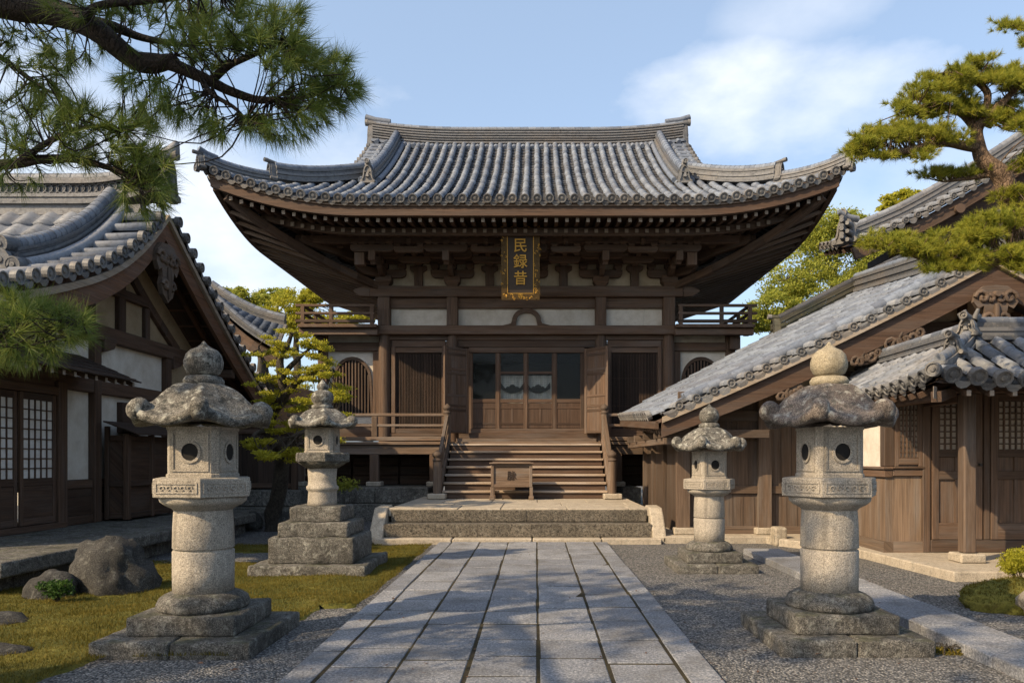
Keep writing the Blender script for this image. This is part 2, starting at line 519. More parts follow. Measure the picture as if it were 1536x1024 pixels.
# ------------------------------------------------------------------ mesh building
class MB:
    def __init__(s):
        s.v, s.f, s.mi, s.sm, s.uv = [], [], [], [], []

    def add(s, vs, fs, mat=0, smooth=False, L=None):
        o = len(s.v)
        vs = [V(p) for p in vs]
        s.v.extend(vs)
        if L is not None:
            L = V(L).normalized()
            o1, o2 = random.uniform(0, 50), random.uniform(0, 50)
        for f in fs:
            s.f.append([o + i for i in f])
            s.mi.append(mat)
            s.sm.append(smooth)
            if L is None:
                s.uv.extend([(0.0, 0.0)] * len(f))
            else:
                a, b, c = vs[f[0]], vs[f[1]], vs[f[2]]
                n = (b - a).cross(c - a)
                if n.length < 1e-12:
                    n = V((0, 0, 1))
                n.normalize()
                q = n.cross(L)
                if q.length < 0.3:
                    q = n.orthogonal().normalized()
                    l2 = n.cross(q)
                    s.uv.extend([(vs[i].dot(l2) * 0.3 + o1, vs[i].dot(q) + o2) for i in f])
                else:
                    q.normalize()
                    s.uv.extend([(vs[i].dot(L) + o1, vs[i].dot(q) + o2) for i in f])

    def box(s, x0, x1, y0, y1, z0, z1, mat=0, L=None):
        vs = [(x, y, z) for x in (x0, x1) for y in (y0, y1) for z in (z0, z1)]
        if L is None:
            d = (abs(x1 - x0), abs(y1 - y0), abs(z1 - z0))
            k = d.index(max(d))
            L = [(1, 0, 0), (0, 1, 0), (0, 0, 1)][k]
        s.add(vs, [(0, 1, 3, 2), (4, 6, 7, 5), (0, 4, 5, 1), (2, 3, 7, 6), (0, 2, 6, 4), (1, 5, 7, 3)], mat, False, L)

    def obox(s, c, ax, ay, az, mat=0, L=None):
        """box from a centre and three half-vectors"""
        c, ax, ay, az = V(c), V(ax), V(ay), V(az)
        vs = [c + ax * i + ay * j + az * k for i in (-1, 1) for j in (-1, 1) for k in (-1, 1)]
        s.add(vs, [(0, 1, 3, 2), (4, 6, 7, 5), (0, 4, 5, 1), (2, 3, 7, 6), (0, 2, 6, 4), (1, 5, 7, 3)], mat, False, L or max((ax, ay, az), key=lambda q: q.length))

    def beam(s, p0, p1, w, h, up=(0, 0, 1), mat=0):
        p0, p1 = V(p0), V(p1)
        d = (p1 - p0)
        dn = d.normalized()
        side = dn.cross(V(up))
        if side.length < 1e-4:
            side = dn.cross(V((0, 1, 0)))
        side.normalize()
        u = side.cross(dn)
        s.obox((p0 + p1) / 2, d / 2, side * (w / 2), u * (h / 2), mat, d)

    def prism(s, poly, o, ex, ey, depth, mat=0, L=None, smooth=False):
        """polygon (list of 2-D points in the frame o, ex, ey) extruded by the vector depth"""
        o, ex, ey, dp = V(o), V(ex), V(ey), V(depth)
        n = len(poly)
        a = [o + ex * p[0] + ey * p[1] for p in poly]
        b = [p + dp for p in a]
        fs = [tuple(range(n))[::-1], tuple(range(n, 2 * n))]
        fs += [(i, (i + 1) % n, n + (i + 1) % n, n + i) for i in range(n)]
        s.add(a + b, fs, mat, smooth, L or ex)

    def ring(s, outer, inner, o, ex, ey, depth, mat=0, L=None, closed=True):
        """flat band between two outlines of equal length, extruded"""
        o, ex, ey, dp = V(o), V(ex), V(ey), V(depth)
        n = len(outer)
        A = [o + ex * p[0] + ey * p[1] for p in outer]
        B = [o + ex * p[0] + ey * p[1] for p in inner]
        vs = A + B + [p + dp for p in A] + [p + dp for p in B]
        fs = []
        m = n if closed else n - 1
        for i in range(m):
            j = (i + 1) % n
            fs += [(i, j, n + j, n + i), (2 * n + i, 3 * n + i, 3 * n + j, 2 * n + j), (i, 2 * n + i, 2 * n + j, j), (n + i, n + j, 3 * n + j, 3 * n + i)]
        if not closed:
            fs += [(0, n, 3 * n, 2 * n), (n - 1, 3 * n - 1, 4 * n - 1, 2 * n - 1)]
        s.add(vs, fs, mat, False, L or ex)

    def cyl(s, p0, p1, r0, r1=None, n=12, mat=0, caps=True, smooth=True):
        s.tube([p0, p1], [r0, r0 if r1 is None else r1], n, mat, caps, smooth)

    def tube(s, pts, rad, n=8, mat=0, caps=True, smooth=True, jitter=0.0):
        pts = [V(p) for p in pts]
        vs, fs = [], []
        ref = None
        for i, p in enumerate(pts):
            d = (pts[min(i + 1, len(pts) - 1)] - pts[max(i - 1, 0)])
            if d.length < 1e-9:
                d = V((0, 0, 1))
            d.normalize()
            if ref is None:
                ref = d.orthogonal().normalized()
            ref = ref - d * ref.dot(d)
            if ref.length < 1e-6:
                ref = d.orthogonal()
            ref.normalize()
            q = d.cross(ref)
            for k in range(n):
                a = 2 * math.pi * k / n
                r = rad[i]
                if jitter:
                    r *= 1 + jitter * mnoise.noise(p * 3.1 + V((math.cos(a), math.sin(a), 0)) * 0.9)
                vs.append(p + (ref * math.cos(a) + q * math.sin(a)) * r)
        for i in range(len(pts) - 1):
            for k in range(n):
                fs.append((i * n + k, i * n + (k + 1) % n, (i + 1) * n + (k + 1) % n, (i + 1) * n + k))
        L = pts[-1] - pts[0]
        o = len(s.v)
        s.add(vs, fs, mat, smooth, L if L.length > 1e-6 else None)
        if caps:
            e = len(pts) - 1
            s.add(vs[:n], [tuple(range(n))[::-1]], mat)
            s.add(vs[e * n:], [tuple(range(n))], mat)

    def lathe(s, prof, c, n=32, mat=0, poly=0, rot=0.0, smooth=True, jit=0.0):
        """profile of (radius, z); poly = number of flat sides when not round"""
        c = V(c)
        m = poly if poly else n
        vs, fs = [], []
        for r, z in prof:
            for k in range(m):
                a = rot + 2 * math.pi * k / m
                rr = r
                p = V((math.cos(a) * rr, math.sin(a) * rr, z))
                if jit:
                    q = mnoise.noise((p + c) * 5) * jit + mnoise.noise((p + c) * 16) * jit * 0.4
                    p = V((math.cos(a) * (rr + q), math.sin(a) * (rr + q), z))
                vs.append(c + p)
        for i in range(len(prof) - 1):
            for k in range(m):
                fs.append((i * m + k, i * m + (k + 1) % m, (i + 1) * m + (k + 1) % m, (i + 1) * m + k))
        fs.append(tuple(range(m))[::-1])
        fs.append(tuple(range((len(prof) - 1) * m, len(prof) * m)))
        s.add(vs, fs, mat, smooth and not poly)

    def grid(s, fn, nu, nv, mat=0, smooth=True, L=None):
        vs = [fn(i / nu, j / nv) for i in range(nu + 1) for j in range(nv + 1)]
        w = nv + 1
        fs = [(i * w + j, (i + 1) * w + j, (i + 1) * w + j + 1, i * w + j + 1) for i in range(nu) for j in range(nv)]
        s.add(vs, fs, mat, smooth, L)

    def build(s, name, mats, parent=None, bevel=0.0, seg=1):
        me = bpy.data.meshes.new(name)
        off = root_loc(parent)
        me.from_pydata([tuple(p - off) for p in s.v], [], s.f)
        for m in (mats if isinstance(mats, (list, tuple)) else [mats]):
            me.materials.append(M[m])
        me.polygons.foreach_set('material_index', s.mi)
        me.polygons.foreach_set('use_smooth', s.sm)
        u = me.uv_layers.new(name='UVMap')
        u.data.foreach_set('uv', [x for q in s.uv for x in q])
        me.validate()
        me.update()
        o = bpy.data.objects.new(name, me)
        col.objects.link(o)
        if parent is not None:
            o.parent = parent
        if bevel:
            b = o.modifiers.new('bevel', 'BEVEL')
            b.width = bevel
            b.segments = seg
            b.limit_method = 'ANGLE'
            b.angle_limit = R(40)
            b.harden_normals = False
        return o


def root_loc(o):
    p = V((0, 0, 0))
    while o is not None:
        p += o.location
        o = o.parent
    return p


def np_mesh(name, verts, faces, mat, parent=None, smooth=False):
    """mesh from numpy arrays: faces (n, k)"""
    me = bpy.data.meshes.new(name)
    verts = np.asarray(verts, dtype=np.float32) - np.array(root_loc(parent), dtype=np.float32)
    n, k = faces.shape
    me.vertices.add(len(verts))
    me.vertices.foreach_set('co', verts.ravel())
    me.loops.add(n * k)
    me.loops.foreach_set('vertex_index', faces.ravel().astype(np.int32))
    me.polygons.add(n)
    me.polygons.foreach_set('loop_start', np.arange(0, n * k, k, dtype=np.int32))
    me.polygons.foreach_set('use_smooth', np.full(n, smooth))
    me.materials.append(M[mat])
    me.update(calc_edges=True)
    o = bpy.data.objects.new(name, me)
    col.objects.link(o)
    if parent is not None:
        o.parent = parent
    return o


def tag(o, label=None, cat=None, group=None, kind=None):
    for k, x in (('label', label), ('category', cat), ('group', group), ('kind', kind)):
        if x:
            o[k] = x
    return o


def thing(name, label, cat, loc=(0, 0, 0), group=None):
    o = bpy.data.objects.new(name, None)
    o.empty_display_size = 0.3
    o.location = loc
    col.objects.link(o)
    return tag(o, label, cat, group)


def catmull(pts, n=6):
    pts = [V(p) for p in pts]
    if len(pts) < 3:
        return [pts[0].lerp(pts[-1], i / n) for i in range(n + 1)]
    q = [pts[0] * 2 - pts[1]] + pts + [pts[-1] * 2 - pts[-2]]
    res = []
    for i in range(1, len(q) - 2):
        for k in range(n):
            t = k / n
            a, b, c, d = q[i - 1], q[i], q[i + 1], q[i + 2]
            res.append(0.5 * ((2 * b) + (c - a) * t + (2 * a - 5 * b + 4 * c - d) * t * t + (3 * b - a - 3 * c + d) * t ** 3))
    res.append(pts[-1])
    return res


# ---- tiled roofs
def frame(S, u, v, e=0.02):
    p = S(u, v)
    tu = (S(u + e, v) - S(u - e, v)).normalized()
    tv = (S(u, v + e) - S(u, v - e)).normalized()
    n = tu.cross(tv)
    if n.z < 0:
        n = -n
    return p, tu, tv, n.normalized()


def disc(mb, c, ax, r, mat, th=0.035):
    """round eave tile end: rim, sunk field and boss, facing along ax"""
    ax = V(ax).normalized()
    q = ax.orthogonal().normalized()
    w = ax.cross(q)
    n = 14
    rings = [(r, -0.06), (r, th), (r * 0.8, th), (r * 0.74, th * 0.4), (r * 0.38, th * 0.4), (r * 0.3, th * 0.95), (0.004, th * 1.05)]
    vs = [V(c) + (q * math.cos(2 * math.pi * k / n) + w * math.sin(2 * math.pi * k / n)) * rr + ax * z for rr, z in rings for k in range(n)]
    fs = [(i * n + k, i * n + (k + 1) % n, (i + 1) * n + (k + 1) % n, (i + 1) * n + k) for i in range(len(rings) - 1) for k in range(n)]
    mb.add(vs, fs, mat, False)


def tile_field(mb, S, rows, seg, r, half, flip=1, discs=True, lift=0.0, m_round=0, m_pan=1, m_disc=2, pan=True, wob=0.010, dr=1.22):
    """rows: (u, v_top, v_eave); round tiles along every row, pan tiles on both sides of it"""
    NA = 7
    for (u, va, vb) in rows:
        n = max(1, int(round(abs(vb - va) / seg)))
        fr = [frame(S, u, va + (vb - va) * k / n) for k in range(n + 1)]
        sg = 1 if vb > va else -1
        for k in range(n):
            (pa, ua, ta, na), (pb, ub, tb, nb) = fr[k], fr[k + 1]
            j = random.uniform(-wob, wob)
            jj = random.uniform(-wob, wob)
            vs = []
            for (p, uu, nn, tt, rr, hh) in ((pa, ua, na, ta, r * 0.90, -0.004), (pb, ub, nb, tb, r * 1.02, 0.010)):
                for i in range(NA):
                    a = math.pi * i / (NA - 1)
                    vs.append(p + uu * (math.cos(a) * rr + j) + nn * (math.sin(a) * rr * 1.05 + hh + lift + jj) + tt * sg * (0.02 if p is pb else 0))
            fs = [(i, i + 1, NA + i + 1, NA + i) for i in range(NA - 1)]
            fs.append(tuple(range(NA, 2 * NA)))
            mb.add(vs, fs, m_round, True)
            if pan:
                vs = []
                for (p, uu, nn, hh) in ((pa, ua, na, -0.03), (pb, ub, nb, 0.008)):
                    for i in range(5):
                        x = -1 + i * 0.5
                        vs.append(p + uu * (half + x * (half * 0.98)) + nn * (hh + lift - 0.035 * (1 - x * x)))
                for i in range(5):
                    x = -1 + i * 0.5
                    vs.append(pb + ub * (half + x * half * 0.98) + nb * (lift - 0.045 - 0.03 * (1 - x * x)))
                fs = [(i, i + 1, 5 + i + 1, 5 + i) for i in range(4)] + [(5 + i, 5 + i + 1, 10 + i + 1, 10 + i) for i in range(4)]
                mb.add(vs, fs, m_pan, True)
        if discs:
            p, uu, tt, nn = fr[-1]
            disc(mb, p + nn * (lift + r * 0.25) + tt * sg * 0.02, tt * sg + V((0, 0, -0.05)), r * dr, m_disc)
            # hanging lip of the eave pan tile
            vs = []
            for q in (0.0, -0.10):
                for i in range(5):
                    x = -1 + i * 0.5
                    vs.append(p + uu * (half + x * half * 0.75) + nn * (lift - 0.02 - 0.035 * (1 - x * x) + q * (1 - 0.55 * x * x)) + tt * sg * 0.03)
            mb.add(vs, [(i, i + 1, 6 + i, 5 + i) for i in range(4)], m_disc, False)


def pantile_field(mb, S, us, va, vb, seg, half, mat=0):
    """interlocking wavy tiles in courses, each with its own rounded lower edge"""
    n = max(1, int(round(abs(vb - va) / seg)))
    sg = 1 if vb > va else -1
    N = 7
    for row, u in enumerate(us):
        for k in range(n):
            v0, v1 = va + (vb - va) * k / n, va + (vb - va) * (k + 1) / n
            pa, ua, ta, na = frame(S, u, v0)
            pb, ub, tb, nb = frame(S, u, v1)
            j = random.uniform(-0.008, 0.008)
            vs = []
            for (p, uu, nn, tt, hh, ov) in ((pa, ua, na, ta, -0.012, 0.0), (pb, ub, nb, tb, 0.035 + j, 0.03), (pb, ub, nb, tb, -0.012, 0.03)):
                for i in range(N):
                    x = -1 + 2 * i / (N - 1)
                    w = 0.034 * math.cos(x * math.pi * 0.95 + 0.5)
                    sag = 0.07 * (1 - x * x) * (1 if ov else 0)
                    vs.append(p + uu * (x * half * 1.04) + nn * (w + hh) + tt * sg * (ov + sag))
            fs = [(i, i + 1, N + i + 1, N + i) for i in range(N - 1)] + [(N + i, N + i + 1, 2 * N + i + 1, 2 * N + i) for i in range(N - 1)]
            mb.add(vs, fs, mat, True)


def ridge_stack(mb, pts, h, w, layers, mat=0, cap_r=0.09, mcap=1, base=0.0, up=V((0, 0, 1))):
    """ridge of stacked flat tiles along a curve with a round cap row on top"""
    pts = [V(p) for p in pts]
    n = len(pts)
    lh = h / layers
    for i in range(layers):
        k = 1.0 - 0.28 * i / layers
        ww = w * k * (1.0 if i % 2 == 0 else 0.80)
        vs = []
        for j, p in enumerate(pts):
            d = (pts[min(j + 1, n - 1)] - pts[max(j - 1, 0)])
            side = V((d.y, -d.x, 0)).normalized()
            z0, z1 = base + i * lh, base + (i + 1) * lh - 0.006
            z1 += 0.008 * mnoise.noise(p * 4 + V((i, 0, 0)))
            for (a, z) in ((-1, z0), (1, z0), (1, z1), (-1, z1)):
                vs.append(p + side * (a * ww / 2) + up * z)
        fs = []
        for j in range(n - 1):
            for q in range(4):
                fs.append((j * 4 + q, j * 4 + (q + 1) % 4, (j + 1) * 4 + (q + 1) % 4, (j + 1) * 4 + q))
        fs += [(0, 3, 2, 1), ((n - 1) * 4, (n - 1) * 4 + 1, (n - 1) * 4 + 2, (n - 1) * 4 + 3)]
        mb.add(vs, fs, mat, False)
    # cap: short round tiles
    top = [p + up * (base + h + cap_r * 0.25) for p in pts]
    for j in range(n - 1):
        a, b = top[j], top[j + 1]
        mb.tube([a, a.lerp(b, 1.03)], [cap_r * 0.92, cap_r], 10, mcap, True)


def smooth_pts(fn, n):
    return [fn(i / n) for i in range(n + 1)]


def ogre_tile(mb, c, fwd, h, w, mat=0, dm=0):
    """ridge-end ornament: arched plate with scrolled feet, brow and round boss cylinders"""
    fwd = V(fwd).normalized()
    side = V((fwd.y, -fwd.x, 0)).normalized()
    up = V((0, 0, 1))
    c = V(c)
    poly = []
    for i in range(15):
        a = math.pi * (i / 14)
        poly.append((math.cos(a) * w * 0.36, h * 0.45 + math.sin(a) * h * 0.5))
    poly = [(w * 0.5, 0), (w * 0.56, h * 0.12), (w * 0.44, h * 0.22)] + poly + [(-w * 0.44, h * 0.22), (-w * 0.56, h * 0.12), (-w * 0.5, 0)]
    mb.prism(poly, c - fwd * 0.05, side, up, fwd * 0.14, mat)
    mb.ring([(x * 0.9, y * 0.95 + h * 0.02) for x, y in poly], [(x * 0.68, y * 0.78 + h * 0.09) for x, y in poly], c + fwd * 0.09, side, up, fwd * 0.04, mat)
    for sx in (-1, 1):
        mb.cyl(c + side * (sx * w * 0.16) + up * h * 0.55 + fwd * 0.08, c + side * (sx * w * 0.16) + up * h * 0.55 + fwd * 0.15, w * 0.09, w * 0.05, 10, mat)
        mb.cyl(c + side * (sx * w * 0.46) + up * h * 0.10 - fwd * 0.03, c + side * (sx * w * 0.46) + up * h * 0.10 + fwd * 0.14, w * 0.13, w * 0.11, 12, mat)
    mb.prism([(-w * 0.12, h * 0.3), (w * 0.12, h * 0.3), (w * 0.05, h * 0.5), (-w * 0.05, h * 0.5)], c + fwd * 0.08, side, up, fwd * 0.08, mat)
    mb.cyl(c + up * h * 0.97 - fwd * 0.12, c + up * (h * 1.03) + fwd * 0.2, w * 0.17, w * 0.17, 12, mat)
    disc(mb, c + up * (h * 1.03) + fwd * 0.2, fwd, w * 0.18, dm)


# ================================================================== SETTING
g = MB()
g.add([(-900, -60, -0.004), (900, -60, -0.004), (900, 1500, -0.004), (-900, 1500, -0.004)], [(0, 1, 2, 3)])
tag(g.build('ground', 'gravel'), kind='structure')

# paved approach: five columns of granite slabs between two border strips, mossy joints
PATH_Y0, PATH_Y1 = 2.2, 14.28


def px_axis(y):
    return 0.03


pv = MB()
bed = MB()
bed.box(-1.52, 1.58, PATH_Y0, PATH_Y1, -0.02, 0.0405)
cols = [(-1.53, -1.295)] + [(-1.275 + i * 0.524, -1.275 + (i + 1) * 0.524 - 0.02) for i in range(5)] + [(1.35, 1.59)]


def slab(mb, x0, x1, y0, y1, z, mat=0):
    e = 0.008
    t = [random.uniform(-0.004, 0.004) for _ in range(4)]
    j = [random.uniform(-0.006, 0.006) for _ in range(4)]
    x0a, x1a, y0a, y1a = x0 + j[0], x1 + j[1], y0, y1
    vs = [(x0a, y0a, -0.01), (x1a, y0a, -0.01), (x1a, y1a, -0.01), (x0a, y1a, -0.01)]
    vs += [(x0a, y0a, z - e), (x1a, y0a, z - e), (x1a, y1a, z - e), (x0a, y1a, z - e)]
    vs += [(x0a + e, y0a + e, z + t[0]), (x1a - e, y0a + e, z + t[1]), (x1a - e, y1a - e, z + t[2]), (x0a + e, y1a - e, z + t[3])]
    fs = [(0, 1, 5, 4), (1, 2, 6, 5), (2, 3, 7, 6), (3, 0, 4, 7), (4, 5, 9, 8), (5, 6, 10, 9), (6, 7, 11, 10), (7, 4, 8, 11), (8, 9, 10, 11)]
    mb.add(vs, fs, mat)


for ci, (xa, xb) in enumerate(cols):
    y = PATH_Y0 - random.uniform(0, 0.5)
    while y < PATH_Y1:
        ln = random.uniform(0.95, 1.5) if ci in (0, 6) else random.uniform(0.52, 0.80)
        y2 = min(y + ln, PATH_Y1)
        if PATH_Y1 - y2 < 0.25:
            y2 = PATH_Y1
        slab(pv, xa, xb, y, y2 - random.uniform(0.02, 0.034), 0.046 + random.uniform(-0.003, 0.004))
        y = y2
po = pv.build('path', 'paver')
tag(po, kind='structure')
bo = bed.build('path_bed', 'earth')
tag(bo, kind='structure')

# narrow side path of long slabs on the right
sp = MB()
y = 3.6
while y < 12.9:
    y2 = min(y + random.uniform(0.9, 1.5), 12.9)
    slab(sp, 3.76, 4.36, y, y2 - 0.012, 0.085 + random.uniform(-0.006, 0.006))
    y = y2
tag(sp.build('side_path', 'paver'), kind='structure')

# moss carpet on the left: irregular gently swelling sheet
def moss_inside(x, y):
    nse = mnoise.noise(V((x * 0.8, y * 0.8, 3))) * 0.35 + mnoise.noise(V((x * 3, y * 3, 8))) * 0.09
    if x > -1.62 + nse * 0.12:
        return False
    # gravel in front of and to the right of the near lantern
    lim = -3.15 + 0.35 * (y - 5.2)
    if y < 8.05 + nse and x > -2.0 - 0.2 * nse and x > lim - 0.2:
        return False
    if y < 6.1 + 0.6 * nse and x > -3.2 + nse * 0.5:
        return False
    if 11.6 + nse < y < 13.0 + nse and x < -3.5:
        return False
    return 3.0 < y < 13.9 + nse and x > -9


def moss_z(x, y):
    return 0.022 + 0.03 * (mnoise.noise(V((x * 1.5, y * 1.5, 0))) + 0.5) + 0.012 * mnoise.noise(V((x * 6, y * 6, 0)))


mo = MB()
step = 0.07
nx, ny = int(7.6 / step), int(11 / step)
idx = {}
vs, fs = [], []


def mv(i, j):
    if (i, j) not in idx:
        x, y = -9.1 + i * step, 3.0 + j * step
        edge = not all(moss_inside(x + dx, y + dy) for dx, dy in ((step, 0), (-step, 0), (0, step), (0, -step)))
        idx[(i, j)] = len(vs)
        vs.append((x + random.uniform(-1, 1) * 0.02, y + random.uniform(-1, 1) * 0.02, -0.012 if edge else moss_z(x, y)))
    return idx[(i, j)]


blade_pts = []
for i in range(nx):
    for j in range(ny):
        x, y = -9.1 + (i + 0.5) * step, 3.0 + (j + 0.5) * step
        if moss_inside(x, y):
            fs.append((mv(i, j), mv(i + 1, j), mv(i + 1, j + 1), mv(i, j + 1)))
            px = 804 + (x - CX) * F / y
            if -30 < px < 760:
                blade_pts.append((x, y))
mo.add(vs, fs, 0, True)
moss = mo.build('moss', 'moss')
tag(moss, kind='stuff', label='olive moss carpet around the left stone lanterns', cat='moss')

bp = np.array(blade_pts)
k = 26
c = np.repeat(bp, k, 0) + rng.uniform(-step / 2, step / 2, (len(bp) * k, 2))
zz = np.array([moss_z(a, b) for a, b in bp]).repeat(k) - 0.006
n = len(c)
hgt = rng.uniform(0.010, 0.034, n) * (0.7 + 0.6 * np.array([0.5 + mnoise.noise(V((a * 2.5, b * 2.5, 5))) for a, b in bp]).repeat(k))
ang = rng.uniform(0, 2 * np.pi, n)
lean = rng.uniform(-0.02, 0.02, (n, 2))
w = 0.0035
base = np.stack([c[:, 0], c[:, 1], zz], 1)
d = np.stack([np.cos(ang) * w, np.sin(ang) * w, np.zeros(n)], 1)
tip = base + np.stack([lean[:, 0], lean[:, 1], hgt + 0.006], 1)
vv = np.stack([base - d, base + d, tip], 1).reshape(-1, 3)
mb_ = np_mesh('moss_tufts', vv, np.arange(n * 3).reshape(-1, 3), 'blade', moss)
mb_['kind'] = 'stuff'


# ================================================================== TEMPLE
T = thing('temple_hall', 'large dark timber temple hall with sweeping grey tiled roof behind the stairs', 'temple', (0, 22, 0))
YE, HX, YR = 18.5, 7.72, 25.5      # eave front, half eave width, ridge depth
YB = 2 * YR - YE


def prof(d):
    return 7.85 + 0.42 * d + 0.026 * d * d


def lift(x, d=0.0):
    k = max(0.0, (abs(x) - 4.0) / 3.72)
    return 0.75 * k * k * max(0.0, 1 - d / 4.5)


def side_lift(y, d=0.0):
    k = max(0.0, (abs(y - YR) - 3.4) / 3.6)
    return 0.75 * k * k * max(0.0, 1 - d / 4.5)


def Sfront(x, d):
    return V((x, YE + d, prof(d) + lift(x, d)))


def Sback(x, d):
    return V((x, YB - d, prof(d) + lift(x, d)))


GX = 5.12          # gable half width
rows = []
pitch = 0.30
for i in range(-26, 27):
    x = i * pitch
    if abs(x) > HX - 0.15:
        continue
    top = 7.0 if abs(x) < GX else max(0.15, HX - abs(x))
    rows.append((x, top, 0.0))
rf = MB()
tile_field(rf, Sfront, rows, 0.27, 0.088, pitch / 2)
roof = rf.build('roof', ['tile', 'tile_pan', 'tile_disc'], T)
# deck boards under the tiles and the plainer slopes that face away
dk = MB()
dk.grid(lambda a, b: Sfront((a * 2 - 1) * max(GX, HX - b * 7.0), b * 7.0) - V((0, 0, 0.10)), 40, 14, 0, True, (1, 0, 0))
dk.build('roof_deck', 'wood_dark', T)
bk = MB()
bk.grid(lambda a, b: Sback((a * 2 - 1) * max(GX, HX - b * 7.0), b * 7.0), 40, 14, 0, True)
for sx in (-1, 1):
    def Sside(y, d, sx=sx):
        return V((sx * (HX - d), y, prof(d) + side_lift(y, d)))
    rws = []
    for i in range(-23, 24):
        yy = YR + i * pitch
        rws.append((yy, min(HX - GX, max(0.15, 7.0 - abs(yy - YR))), 0.0))
    tile_field(bk, Sside, rws, 0.5, 0.088, pitch / 2, m_round=1, m_pan=0, m_disc=2)
bk.build('side_roof', ['tile_pan', 'tile', 'tile_disc'], T)
# gables
for sx in (-1, 1):
    ga = MB()
    n = 12
    pts = [(YE + 2.73 + (7 - 2.73) * i / n, prof(2.73 + (7 - 2.73) * i / n)) for i in range(n + 1)]
    pts = pts + [(2 * YR - a, b) for a, b in pts[::-1][1:]]
    ga.prism([(a, b - 0.15) for a, b in pts], (sx * (GX - 0.55), 0, 0), (0, 1, 0), (0, 0, 1), (sx * 0.08, 0, 0), 0)
    for i in range(len(pts) - 1):
        ga.beam((sx * (GX - 0.02), pts[i][0], pts[i][1] - 0.22), (sx * (GX - 0.02), pts[i + 1][0], pts[i + 1][1] - 0.22), 0.09, 0.34)
    ga.build('gable', 'wood_dark', T)
# tiles along the verge of each gable (short rows pointing outwards)
for sx in (-1, 1):
    vg = MB()
    for sgn, S in ((1, Sfront), (-1, Sback)):
        n = 13
        for i in range(n):
            d = 2.9 + (6.9 - 2.9) * i / (n - 1)
            p0, p1 = S(sx * (GX - 0.42), d), S(sx * (GX + 0.10), d)
            vg.tube([p0 + V((0, 0, 0.05)), p1 + V((0, 0, 0.04))], [0.085, 0.09], 10, 0)
            disc(vg, p1 + V((0, 0, 0.04)), (sx, 0, 0), 0.105, 1)
    vg.build('verge_tiles', ['tile', 'tile_disc'], T)

# ridges
def ridge_z(x):
    return 11.90 + 0.22 * max(0, (abs(x) - 2.0) / 3.15) ** 2.2


mr = MB()
pts = [V((-5.15 + 10.3 * i / 40, YR, ridge_z(-5.15 + 10.3 * i / 40))) for i in range(41)]
ridge_stack(mr, pts, 0.58, 0.46, 13, 0, 0.10, 1)
ridge_stack(mr, [p - V((0, 0, 0.10)) for p in pts], 0.09, 0.62, 1, 1, 0.01, 1)
# row of little half round tiles at the foot of the ridge
for i in range(34):
    x = -4.95 + i * 0.30
    mr.tube([(x, YR - 0.42, ridge_z(x) - 0.16), (x, YR - 0.2, ridge_z(x) - 0.02)], [0.075, 0.08], 8, 1)
for sx in (-1, 1):
    c = V((sx * 5.17, YR, ridge_z(5.15) - 0.35))
    ogre_tile(mr, c, (sx, 0, 0), 0.95, 0.6, 0, 2)
    # stepped side tiles under the ridge end
    for k in range(5):
        mr.obox(c + V((sx * 0.03, 0, -0.05 - k * 0.13)), (0.14, 0, 0), (0, 0.34 - 0.01 * k, 0), (0, 0, 0.045), 0)
    mr.tube([c + V((-sx * 0.6, 0, 1.0)), c + V((-sx * 0.1, 0, 1.06)), c + V((sx * 0.22, 0, 1.17))], [0.09, 0.10, 0.09], 10, 1)
mr.build('main_ridge', ['tile_ridge', 'tile', 'tile_disc'], T)

for sx in (-1, 1):
    dr_ = MB()
    pts = [Sfront(sx * 4.35, 6.85 - (6.85 - 2.75) * i / 18) + V((0, 0, 0.02 + 0.03 * (i / 18) ** 2)) for i in range(19)]
    ridge_stack(dr_, pts, 0.34, 0.40, 5, 0, 0.11, 1)
    for o in (-0.25, 0.25):
        dr_.tube([p + V((o, 0, 0.05)) for p in pts], [0.075] * 19, 8, 1)
    ogre_tile(dr_, Sfront(sx * 4.35, 2.62) + V((0, 0, 0.0)), (0, -1, 0), 0.56, 0.36, 2, 2)
    dr_.tube([Sfront(sx * 4.35, 2.6) + V((0, 0, 0.55)), Sfront(sx * 4.35, 2.55) + V((0, 0, 0.70))], [0.10, 0.05], 10, 2)
    dr_.build('descending_ridge', ['tile_ridge', 'tile', 'tile_disc'], T)

    cr = MB()
    def hip(d):
        return V((sx * (HX - d), YE + d, prof(d) + lift(HX - d, d)))
    # long upper stage and short lower stage with the raised tip
    n = 20
    up = []
    for i in range(n + 1):
        d = 3.35 - (3.35 - 1.25) * i / n
        k = i / n
        up.append(hip(d) + V((0, 0, 0.05 + 0.05 * k ** 4)))
    ridge_stack(cr, up, 0.36, 0.36, 5, 0, 0.095, 1)
    lo = []
    for i in range(n + 1):
        d = 1.35 - (1.35 + 0.04) * i / n
        k = i / n
        lo.append(hip(max(d, 0)) + V((sx * max(0, -d), min(0, d), -0.02 + 0.05 * k ** 3)))
    ridge_stack(cr, lo, 0.24, 0.30, 5, 0, 0.085, 1)
    f = V((sx, -1, 0)).normalized()
    ogre_tile(cr, up[-1] + f * 0.04 - V((0, 0, 0.05)), f, 0.5, 0.30, 2, 2)
    ogre_tile(cr, lo[-1] + f * 0.0 - V((0, 0, 0.08)), f, 0.36, 0.26, 2, 2)
    cr.tube([lo[-1] - f * 0.35 + V((0, 0, 0.27)), lo[-1] - f * 0.1 + V((0, 0, 0.30)), lo[-1] + f * 0.10 + V((0, 0, 0.38))], [0.085, 0.09, 0.085], 10, 1)
    disc(cr, lo[-1] + f * 0.14 + V((0, 0, -0.07)), f, 0.105, 2)
    cr.build('corner_ridge', ['tile_ridge', 'tile', 'tile_disc'], T)

